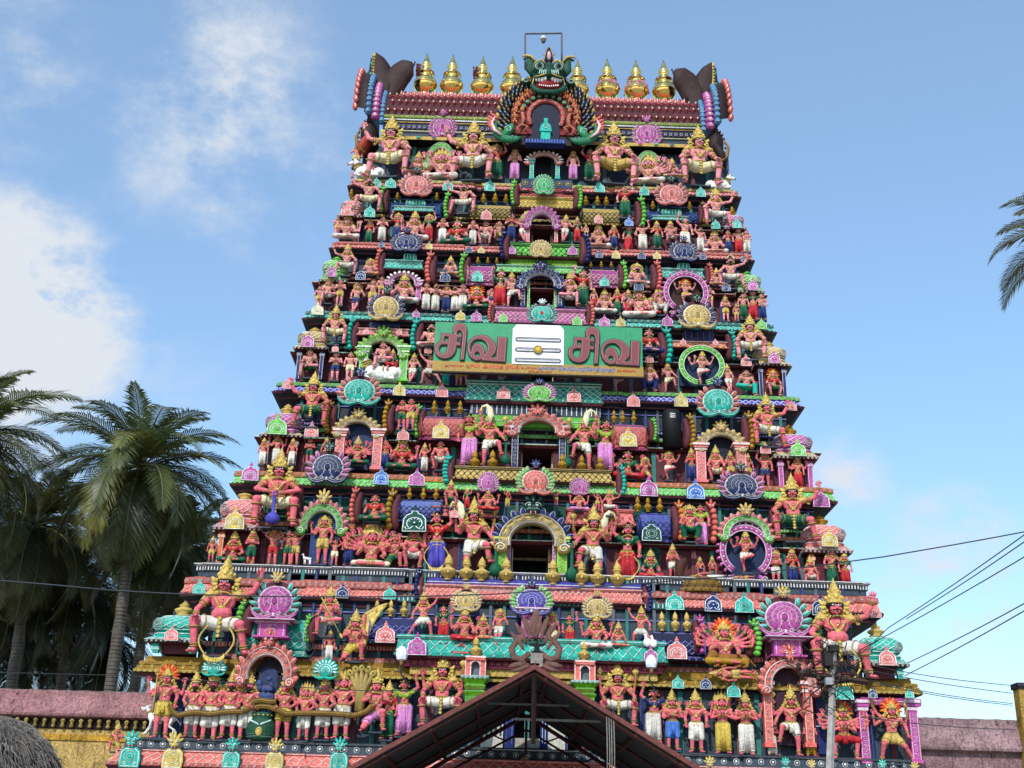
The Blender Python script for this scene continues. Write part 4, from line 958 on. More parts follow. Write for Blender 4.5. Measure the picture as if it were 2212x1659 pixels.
    m=MB(); hf=zz(yf0)-hd1; m.lathe([(W*.3,0),(W*.3,hf*.08),(W*.2,hf*.15),(W*.34,hf*.3),(W*.36,hf*.42),(W*.2,hf*.55),(W*.15,hf*.62),(W*.22,hf*.68),(W*.12,hf*.8),(W*.02,hf)],fin,14,c0=(0,0,hd1)); 
    mkobj('finial',m.mesh('finial'),e)
    return e
# ---------------------------------------------------------------- tables of what stands where on the facade
def rows(txt):
    for ln in txt.strip().splitlines():
        for it in ln.split(';'):
            it=it.split()
            if it: yield it
Yk=lambda k,d=0: YF[k]+d
# barrel roofs, ledges, panels: z x0 x1 y0 y1 storeydepth colour line kind size name
def SL(z,x0,x1,y0,y1,Y,c,l=None,kind='roof',size=.2,**k): slab(z,x0,x1,y0,y1,Y,c,l,kind,size,**k)
# top storey / sixth
SL('C',1445,1845,345,500,Yk(5,-.02),'s','D',size=.16,ct='t'); SL('D',245,615,375,548,Yk(5,-.02),'s','D',size=.16,ct='t')
SL('C',745,1205,330,480,Yk(5,.1),'n','b',size=.18); SL('D',845,1305,415,525,Yk(5,.1),'n','b',size=.18)
SL('C',760,1150,375,432,Yk(5,-.05),'t','F','ledge',.16); SL('D',885,1230,462,512,Yk(5,-.05),'t','F','ledge',.16)
SL('C',870,1070,318,376,Yk(5,-.0),'t','F','dent',.12,name='niche_base'); SL('D',965,1170,400,462,Yk(5,-.0),'t','F','dent',.12,name='niche_base')
SL('Z',1122,1240,386,404,Yk(6,-.32),'2a4468','Y','bead',.3,name='painted_band'); SL('Z',1118,1244,404,424,Yk(5,.2),'P','H','lat',.14,name='painted_band'); SL('Z',1112,1250,424,452,Yk(5,.12),'Y','s','ledge',.16)
SL('Z',1128,1150,455,476,Yk(5,-.1),'Y','c','dent',.1,name='painted_band')
# fifth
SL('C',1425,1680,895,1095,Yk(4,-.0),'m','Q',size=.17); SL('D',320,592,930,1115,Yk(4,-.0),'m','Q',size=.17)
SL('C',670,1045,858,955,Yk(4,.06),'t','F',size=.2,kind='ledge'); SL('D',968,1372,935,1040,Yk(4,.08),'t','F',size=.2,kind='ledge')
SL('C',850,990,800,860,Yk(4,.05),'t','F','dent',.12,name='niche_base'); SL('D',1115,1245,885,940,Yk(4,.05),'t','F','dent',.12,name='niche_base')
SL('Z',1084,1257,525,556,Yk(5,-.36),'L','G','ledge',.2); SL('Z',1090,1250,556,574,Yk(4,.28),'U','L','dent',.12,name='painted_band'); SL('Z',1070,1262,572,592,Yk(4,.12),'L','F','ledge',.2)
SL('Z',1066,1268,664,703,Yk(4,-.36),'m','Q','ledge',.17)
# fourth
SL('E',808,1292,112,192,Yk(3,-.02),'P','Q',size=.2,kind='ledge'); SL('G',505,1030,228,300,Yk(3,-.02),'O','Q',size=.2,kind='ledge')
SL('E',905,1215,60,114,Yk(3,.06),'2b2f62','Z','line',1,name='niche_base'); SL('G',612,915,130,228,Yk(3,.06),'2b2f62','Z','dent',.2,name='niche_base')
# third
SL('E',1372,1790,888,1122,Yk(2,-.02),'P','R',size=.17,cb='m',ct='v'); SL('F',1632,1960,960,1212,Yk(2,-.02),'P','R',size=.17,cb='m',ct='v')
SL('Z',1004,1302,822,873,Yk(3,-.40),'1f8f80','F','ledge',.24); SL('Z',1012,1300,873,899,Yk(2,.3),'S','E','dent',.16,name='painted_band'); SL('Z',1008,1300,898,921,Yk(2,.10),'L','F','line',.2,name='painted_band')
SL('Z',978,1325,1010,1042,Yk(2,-.40),'s','D','ledge',.2); SL('Z',984,1322,1042,1066,Yk(2,-.22),'n','E','bead',.2,name='painted_band')
# second
SL('H',1735,2140,425,640,Yk(1,.02),'7484c8','n',size=.17); SL('J',20,340,430,712,Yk(1,.02),'5a66b8','n',size=.17)
SL('I',190,800,318,420,Yk(1,-.02),'P','R','ledge',.24); SL('I',1400,2035,335,500,Yk(1,-.02),'P','R','ledge',.24)
SL('Z',918,1387,1254,1270,Yk(1,-.36),'v','E','line',.2,name='painted_band'); SL('Z',914,1390,1266,1302,Yk(1,-.42),'R','Q','ledge',.17); SL('Z',922,1384,1302,1332,Yk(1,-.18),'7dc82a','L','bead',.2,name='painted_band')
SL('J',60,245,710,900,Yk(1,.3),'G','T','line',.3,name='painted_band')
# first
SL('L',425,870,285,540,Yk(0,.05),'n','V',size=.2,cb='17275a'); SL('M',1060,1570,418,690,Yk(0,.05),'17204a','V',size=.2)
SL('Z',852,1442,1377,1428,Yk(0,-.25),'t','F','ledge',.3); SL('Z',868,1436,1428,1446,Yk(0,-.08),'7a2348','P','bead',.2,name='painted_band'); SL('Z',880,1425,1446,1463,Yk(0,.02),'s','Y','dent',.16,name='painted_band')
SL('K',1235,1880,300,650,Yk(0,.1),'t','F',size=.26); 
SL('J',1160,1570,1590,1800,Yk(0,.1),'M','H',kind='line',size=.26,name='niche_base')
# portals: arch + pillars + back panels
arch('Z',1174.5,319,350,86,Yk(6,-.02),'R',None,None,.29); [pillar('Z',x,346,388,9,Yk(6,.02),'t') for x in(1148,1204)]
slab('Z',1128,1222,308,322,Yk(6,.1),'n','b','ledge',.1)
arch('Z',1170,432,486,84,Yk(5,-.05),'m','m',None,.27); [pillar('Z',x,480,524,7,Yk(5,0),'P') for x in(1140,1201)]
arch('Z',1167,556,617,114,Yk(4,-.08),'n','n','n',.27); [pillar('Z',x,604,664,9,Yk(4,0),'n') for x in(1129,1209)]; [pillar('Z',x,600,664,5,Yk(4,.1),'L') for x in(1141,1199)]
arch('Z',1161,866,932,142,Yk(2,-.1),'R','R','R',.27); [pillar('Z',x,922,1014,15,Yk(2,-.02),'2a3158') for x in(1111,1214)]; 
arch('Z',1150,1058,1173,176,Yk(1,-.1),'s','n','G',.27); [pillar('Z',x,1163,1256,22,Yk(1,-.02),'L','Y') for x in(1082,1213)]; [pillar('Z',x,1152,1258,7,Yk(1,.2),'m') for x in(1098,1196)]
# side niches
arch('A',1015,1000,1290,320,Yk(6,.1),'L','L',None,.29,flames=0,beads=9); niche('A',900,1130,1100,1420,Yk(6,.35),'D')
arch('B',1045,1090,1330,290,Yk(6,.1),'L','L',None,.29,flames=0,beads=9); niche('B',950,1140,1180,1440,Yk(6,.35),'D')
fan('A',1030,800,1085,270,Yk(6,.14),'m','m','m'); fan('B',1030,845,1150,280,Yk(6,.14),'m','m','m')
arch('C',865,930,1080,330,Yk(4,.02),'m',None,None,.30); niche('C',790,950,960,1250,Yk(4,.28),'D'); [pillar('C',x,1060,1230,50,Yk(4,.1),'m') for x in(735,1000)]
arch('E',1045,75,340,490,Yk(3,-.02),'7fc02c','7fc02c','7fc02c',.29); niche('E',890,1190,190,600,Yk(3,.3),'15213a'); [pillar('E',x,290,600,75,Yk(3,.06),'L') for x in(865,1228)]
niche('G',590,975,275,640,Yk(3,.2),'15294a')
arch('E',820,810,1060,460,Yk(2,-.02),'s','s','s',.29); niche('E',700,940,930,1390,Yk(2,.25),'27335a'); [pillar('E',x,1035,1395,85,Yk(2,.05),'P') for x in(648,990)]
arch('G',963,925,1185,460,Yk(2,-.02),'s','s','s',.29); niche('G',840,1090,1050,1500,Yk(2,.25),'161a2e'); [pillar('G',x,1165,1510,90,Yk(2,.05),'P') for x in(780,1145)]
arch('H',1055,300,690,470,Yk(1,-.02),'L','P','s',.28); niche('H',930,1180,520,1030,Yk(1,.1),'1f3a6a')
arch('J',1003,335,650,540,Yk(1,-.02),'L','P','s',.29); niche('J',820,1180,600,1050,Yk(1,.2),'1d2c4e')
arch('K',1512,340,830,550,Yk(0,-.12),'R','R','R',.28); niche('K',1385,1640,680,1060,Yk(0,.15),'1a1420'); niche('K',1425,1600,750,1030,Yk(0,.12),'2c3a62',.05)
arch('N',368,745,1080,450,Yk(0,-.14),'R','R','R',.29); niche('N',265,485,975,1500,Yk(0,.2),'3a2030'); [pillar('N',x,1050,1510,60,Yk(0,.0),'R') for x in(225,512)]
[pillar('N',x,1180,1625,62,Yk(0,.06),'m') for x in(905,1262)]; slab('N',860,1320,1165,1215,Yk(0,.1),'m','Q','line',.2,name='painted_band'); slab('N',560,650,1175,1560,Yk(0,.3),'n','E','line',.2,name='painted_band')
# circular flame rings
def ring(z,x,yc,rx,ry,Y,c,fl,gap=35):
    a=at(zx(z,x),zy(z,yc),Y); t=at(zx(z,x),zy(z,yc-ry),Y); S=t[2]-a[2]; k=rx/ry; m=MB(); l=lighten(c)
    A=np.radians(np.linspace(-90+gap,270-gap,44)); P=lambda r,y: np.stack([k*r*S*np.cos(A),np.full(44,y),r*S*np.sin(A)],1)
    m.tube(P(.84,-.02),.11*S,c,8,flat=.7); m.tube(P(.74,-.08),.018,l,4); m.tube(P(.93,-.08),.018,l,4)
    for i in range(1,43): 
        p=P(.84,-.095)[i]; m.ell(p,(.035*S,.02,.035*S),l if i%2 else c,6,4)
        if fl and i%2:
            q=P(1.0,0)[i]; m.leaf((q[0],-.02,q[2]),A[i]+.3,.10*S,.06*S,.05,c,7); m.ell((q[0],-.06,q[2]),.022*S,l,6,4)
    if gap>20:
        for s in(-1,1): m.leaf((s*S*k*.55,-.03,-S*.98),math.radians(90+s*30),.2*S,.1*S,.08,c); swirl(m,(s*S*k*.62,-.12,-S*.98),.10*S,1.4,s,.02,l)
    return mkobj('flame_ring',m.mesh('flame_ring'),TW,None,tuple(a))
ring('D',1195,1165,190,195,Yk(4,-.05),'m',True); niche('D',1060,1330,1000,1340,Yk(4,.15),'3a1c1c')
ring('G',783,455,200,188,Yk(3,-.02),'L',False,12)
ring('J',995,800,240,250,Yk(1,.02),'m',True)
# big fan ornaments
for z,x,y0,y1,w,Y,ci,cf,fa,v in (
 ('C',975,10,320,300,Yk(5,-.15),'P','P','G',0),('D',1068,105,402,300,Yk(5,-.15),'P','R','G',0),
 ('C',888,560,812,290,Yk(4,-.15),'n','n','n',0),('D',1180,635,898,280,Yk(4,-.15),'n','n','n',0),
 ('C',700,1085,1440,350,Yk(3,-.3),'s','n','G',0),('D',1300,1165,1512,375,Yk(3,-.3),'s','n','G',0),
 ('E',828,455,842,400,Yk(2,-.2),'t','R','n',0),('G',938,555,945,405,Yk(2,-.2),'t','R','n',0),
 ('E',543,1115,1545,415,Yk(1,-.1),'22305e','m','G',0),('J',963,-25,360,430,Yk(1,-.1),'22305e','m','G',0),
 ('H',617,1080,1560,460,Yk(0,-.05),'m','t','s',0),('J',1352,1095,1605,490,Yk(0,-.05),'m','t','s',0),
 ('B',100,1390,1590,190,Yk(5,-.2),'3fae6a','3fae6a',None,0),('C',2100,680,862,210,Yk(4,-.3),'s','s',None,0),('C',2112,1205,1445,290,Yk(3,-.42),'t','T','E',1),
 ('F',982,555,795,315,Yk(2,-.35),'L','m','n',0),('F',945,1278,1640,365,Yk(1,-.45),'R','L','n',2),('I',1095,945,1320,395,Yk(0,-.4),'v','L','n',0),
 ('I',705,10,205,200,Yk(1,-.1),'m','m',None,0),('I',1530,55,230,190,Yk(1,-.1),'m','m',None,0),
 ('I',505,1005,1280,290,Yk(0,-.1),'s','s','s',0),('I',1690,1065,1345,290,Yk(0,-.1),'s','s','s',0)):
    fan(z,x,y0,y1,w,Y,ci,cf,fa,v)
pillar('Z',1147,1318,1380,44,Yk(0,-.05),'m')
pillar('H',617,1545,1700,250,Yk(0,.12),'m')
pillar('J',1355,1590,1760,250,Yk(0,.12),'m')
# small plaques on cornices: z x y0 y1 colour
def plaques(txt,dY):
    for i,(z,x,y0,y1,c) in enumerate(rows(txt)):
        x,y0,y1=float(x),float(y0),float(y1); me=plaque_mesh(i) 
        k=dY
        placed(me,'gable_ornament',z,x,y0,y1,k,1.36,LC[c],(y1-y0)*.98,.95,dy=.8)
plaques("A 435 1410 1510 t;A 565 1405 1512 t;A 1080 1430 1535 t;A 1457 1430 1538 t;B 605 1452 1550 t;B 1007 1480 1578 t;B 1515 1488 1590 t;B 1640 1520 1600 t",Yk(6,-.36))
plaques("C 360 345 470 P;C 560 370 482 t;C 1610 400 505 P;D 408 450 540 P;D 683 475 562 b;D 1465 500 588 t;D 1655 490 580 t",Yk(5,-.22))
plaques("C 667 690 752 n;C 1095 700 772 y;C 1455 730 802 n;C 1565 740 805 y;C 1840 730 815 m;D 175 725 822 m;D 415 770 848 n;D 567 770 855 y;D 798 780 858 n;D 937 780 858 y;D 1350 790 864 n;D 1600 805 872 y;D 1720 820 884 n",Yk(5,-.40))
plaques("C 215 912 1018 m;C 480 948 1048 n;C 1240 962 1064 n;C 1530 950 1062 t;D 463 1010 1104 t;D 772 1048 1142 n;D 1560 1060 1148 n;D 1800 1032 1142 m;C 790 330 345 t",Yk(4,-.2))
plaques("C 90 1245 1362 c;C 978 1308 1384 m;C 1378 1310 1412 y;C 1522 1312 1422 m;C 1763 1335 1428 L;D 217 1358 1455 L;D 463 1358 1468 m;D 608 1368 1468 y;D 1030 1355 1464 m;D 1880 1390 1492 L",Yk(4,-.45))
plaques("E 372 155 288 m;E 620 258 328 P;E 1455 268 344 P;E 900 108 170 P;E 1195 115 175 P;G 315 342 428 P;G 1187 350 458 P;G 1440 318 434 m;G 620 205 265 P;G 910 210 268 P",Yk(3,-.2))
plaques("E 190 560 662 P;E 1195 598 724 y;E 1580 612 738 P;F 660 618 754 P;F 1295 638 784 P;F 1830 692 824 P;G 600 686 824 y;G 1600 762 858 P",Yk(3,-.48))
plaques("E 93 885 1074 L;E 405 952 1095 P;E 1230 1005 1124 P;E 1570 935 1110 y;G 125 1005 1184 y;G 1360 1140 1245 P;G 1655 1118 1270 L",Yk(2,-.22))
plaques("H 405 108 272 m;H 1585 152 308 b;H 1905 158 318 m;J 125 125 304 m;J 547 150 328 b;J 1680 232 400 m",Yk(2,-.48))
plaques("H 265 510 710 y;H 1885 495 735 G;J 150 515 706 G;J 1755 595 755 y;I 400 330 420 P",Yk(1,-.25))
plaques("K 905 -40 90 t;H 1235 1200 1330 n;H 1660 1215 1340 t;J 360 1145 1325 t;J 705 1160 1340 n;J 985 1165 1350 t;J 1680 1190 1375 n;J 2170 1290 1395 P",Yk(1,-.52))
plaques("K 655 375 514 P;L 590 335 534 P;L 875 445 645 m;M 1300 485 680 P;N 1060 800 938 P;M 1065 560 700 m",Yk(0,-.3))
plaques("M 1310 818 944 t;M 1560 832 950 n;N 755 1040 1178 t;N 955 1092 1164 n;N 1215 1098 1168 t;M 1810 880 1022 t",Yk(0,-.32))
for z,x,y0,y1,c in rows("K 1035 660 835 t;K 2040 660 868 t;J 0 0 1 t") :
    if z=='K': placed(tfan_mesh(),'gable_ornament',z,float(x),float(y0),float(y1),Yk(0,-.3),.98,LC[c],235,1.0)
for z,x,y0,y1,c in rows("K 275 1335 1655 t;K 660 1345 1665 y;K 1190 1385 1660 t;K 1580 1395 1670 y;L 170 1395 1680 t;N 345 1588 1730 t;N 530 1600 1745 y;N 1030 1605 1750 t;N 1260 1615 1760 y;M 1600 1555 1780 y"):
    placed(faceplaque_mesh(),'face_ornament',z,float(x),float(y0),float(y1),33.75,1.55,LC[c],float(y1)-float(y0),1.55,dy=.7)
# scalloped scroll brackets
for k,txt in ((5,"C 680 200 430 L;C 1265 250 490 L;C 1865 150 370 L;D 790 300 570 L;D 225 180 400 L;D 1350 345 530 A"),
 (4,"C 645 765 1010 R;C 1105 785 1070 R;C 1410 805 1070 L;D 630 870 1120 L;D 935 870 1130 R;D 1410 885 1090 R;C 1770 600 850 n;D 290 620 890 n"),
 (4,"C 1655 1240 1430 R;D 335 1230 1460 R"),(3,"E 765 20 310 t;E 1345 20 320 t;G 465 100 440 t;G 1060 130 390 t"),
 (2,"E 565 760 1060 o;E 1090 760 1060 o;E 1365 800 1100 L;G 1215 870 1210 o;G 680 880 1190 o;F 2010 915 1130 L"),(2,"E 1640 1250 1510 t;F 150 1250 1510 t;F 1720 1350 1620 t"),
 (1,"H 790 290 650 R;H 1345 330 650 R;H 1680 340 710 o;J 395 335 700 O;J 685 345 720 R;J 1255 400 610 R"),(1,"I 80 870 1165 n;J 115 1075 1345 n"),
 (0,"K 1295 130 480 L;K 1890 280 530 L;J 585 1365 1720 m;J 1075 1400 1740 L;J 1630 1420 1700 L")):
    for z,x,y0,y1,c in rows(txt):
        o=placed(BRK,'scroll_bracket',z,float(x),float(y0),float(y1),YF[k]+(-.3 if (k,txt[0]) in((4,'C'),) and 'C 1655' in txt or txt[:5] in('I 80 ','E 164') else .02),1.15,LC[c]); 
        if zx(z,float(x))>1165: o.scale.x*=-1
        if z in'HIJKL' and c=='L': o.scale.x*=1.3
# corner pavilions
pavilion('K',662,505,105,250,470,520,612,Yk(0,-.1),'t','t',fin='s')
pavilion('N',1052,335,608,712,890,938,1022,Yk(0,-.1),'t','t',fin='s')
pavilion('H',255,430,285,392,640,712,1015,Yk(1,-.05),'P','P','O',fin='s')
pavilion('J',1762,430,412,520,740,808,1115,Yk(1,-.05),'P','P','O',fin='o')
pavilion('E',108,385,725,838,1045,1088,1345,Yk(2,-.05),'m','s','M',fin='s')
pavilion('G',1650,400,922,1030,1225,1288,1560,Yk(2,-.05),'m','s','m',fin='o')
pavilion('E',375,310,40,108,262,300,566,Yk(3,-.05),'s','s','n',fin='s')
pavilion('G',1440,320,165,245,410,450,736,Yk(3,-.05),'s','s','n',fin='s')
pavilion('C',210,250,775,830,1005,1060,1290,Yk(4,-.0),'L','L','H',fin='L')
pavilion('D',1792,245,910,968,1105,1160,1405,Yk(4,-.0),'L','L','H',fin='L')
pavilion('C',370,230,235,300,430,480,690,Yk(5,-.0),'P','P','H',fin='s')
pavilion('D',1650,200,335,435,548,588,808,Yk(5,-.0),'m','m','H',fin='o')
# pots and finial vases (things of their own)
def pots(txt,k,dy,lab,grp,wf=.86):
    L=list(rows(txt)); L.sort(key=lambda r:zx(r[0],float(r[1])))
    for i,(z,x,y0,y1,c) in enumerate(L):
        u=zx(z,float(x)); a=at(u,zy(z,float(y1)),YF[k]+dy); t=at(u,zy(z,float(y0)),YF[k]+dy); s=t[2]-a[2]
        o=mkobj('ornamental_pot',VASE,None,LC[c],tuple(a),(s*wf,s*wf,s))
        side='left' if u<1110 else 'right'
        tag(o,f"{lab}, {ORD[i]} from the left",'pot',grp)
ORD=['first','second','third','fourth','fifth','sixth','seventh','eighth','ninth','tenth','eleventh','twelfth','thirteenth','fourteenth','fifteenth','sixteenth','seventeenth','eighteenth','nineteenth','twentieth','twenty-first','twenty-second','twenty-third','twenty-fourth','twenty-fifth','twenty-sixth','twenty-seventh','twenty-eighth','twenty-ninth','thirtieth','thirty-first','thirty-second','thirty-third','thirty-fourth','thirty-fifth','thirty-sixth','thirty-seventh','thirty-eighth','thirty-ninth','fortieth']
pots("I 345 745 982 s;I 508 762 988 s;I 647 772 992 s;I 868 778 1004 s;I 1290 790 1024 s;I 1545 802 1028 s;I 1690 808 1038 s;I 1870 814 1044 s",1,-.28,'large mustard pot with cone lid beside the magenta doorway','large pots on the second storey ledge')
pots("F 400 1210 1372 o;F 560 1210 1377 o;F 1190 1242 1397 o;F 1365 1256 1402 o;F 1530 1266 1408 o",2,-.28,'mustard pot on the ledge by the blue pillared doorway','pots on the third storey ledge',.8)
pots("L 1405 475 662 s;M 465 515 692 s",0,-.3,'yellow pot at the edge of the turquoise ledge above the shed','pots on the turquoise ledge')
pots("H 1545 1340 1492 s;H 1670 1340 1492 s;H 1790 1340 1492 s;J 245 1338 1512 s;J 365 1338 1512 s;J 470 1342 1515 s",0,.12,'mustard vase on the dark blue barrel roof under the coral cornice','vases on the lower barrel roofs',.7)
pots("H 1840 325 437 o;H 1965 325 437 o;H 2080 325 440 o;J 25 300 440 o;J 118 303 442 o;J 225 310 442 o",1,.15,'slim ochre vase on the blue lattice roof under the green cornice','vases on the blue lattice roofs',.7)
pots("E 1510 760 884 o;E 1630 760 886 o;E 1742 765 890 o;F 1655 852 962 o;F 1735 856 964 o;F 1835 858 966 o",2,.15,'ochre vase on the red lattice roof under the violet cornice','vases on the red lattice roofs',.7)
pots("C 1535 835 895 o;C 1625 838 895 o;C 1705 842 898 o;D 340 875 932 o;D 435 875 932 o;D 525 878 932 o",4,.15,'small gold vase on the magenta roof under the coral cornice','vases on the magenta roofs',.8)
pots("C 1585 262 350 o;C 1690 260 350 o;C 1788 270 352 o;C 810 255 322 o;C 1165 255 325 o;C 395 225 300 o;D 295 285 372 o;D 400 288 374 o;D 480 290 376 o;D 900 330 408 o;D 1230 335 410 o",5,.12,'small gold vase under the top pink cornice','vases under the pink cornice',.8)
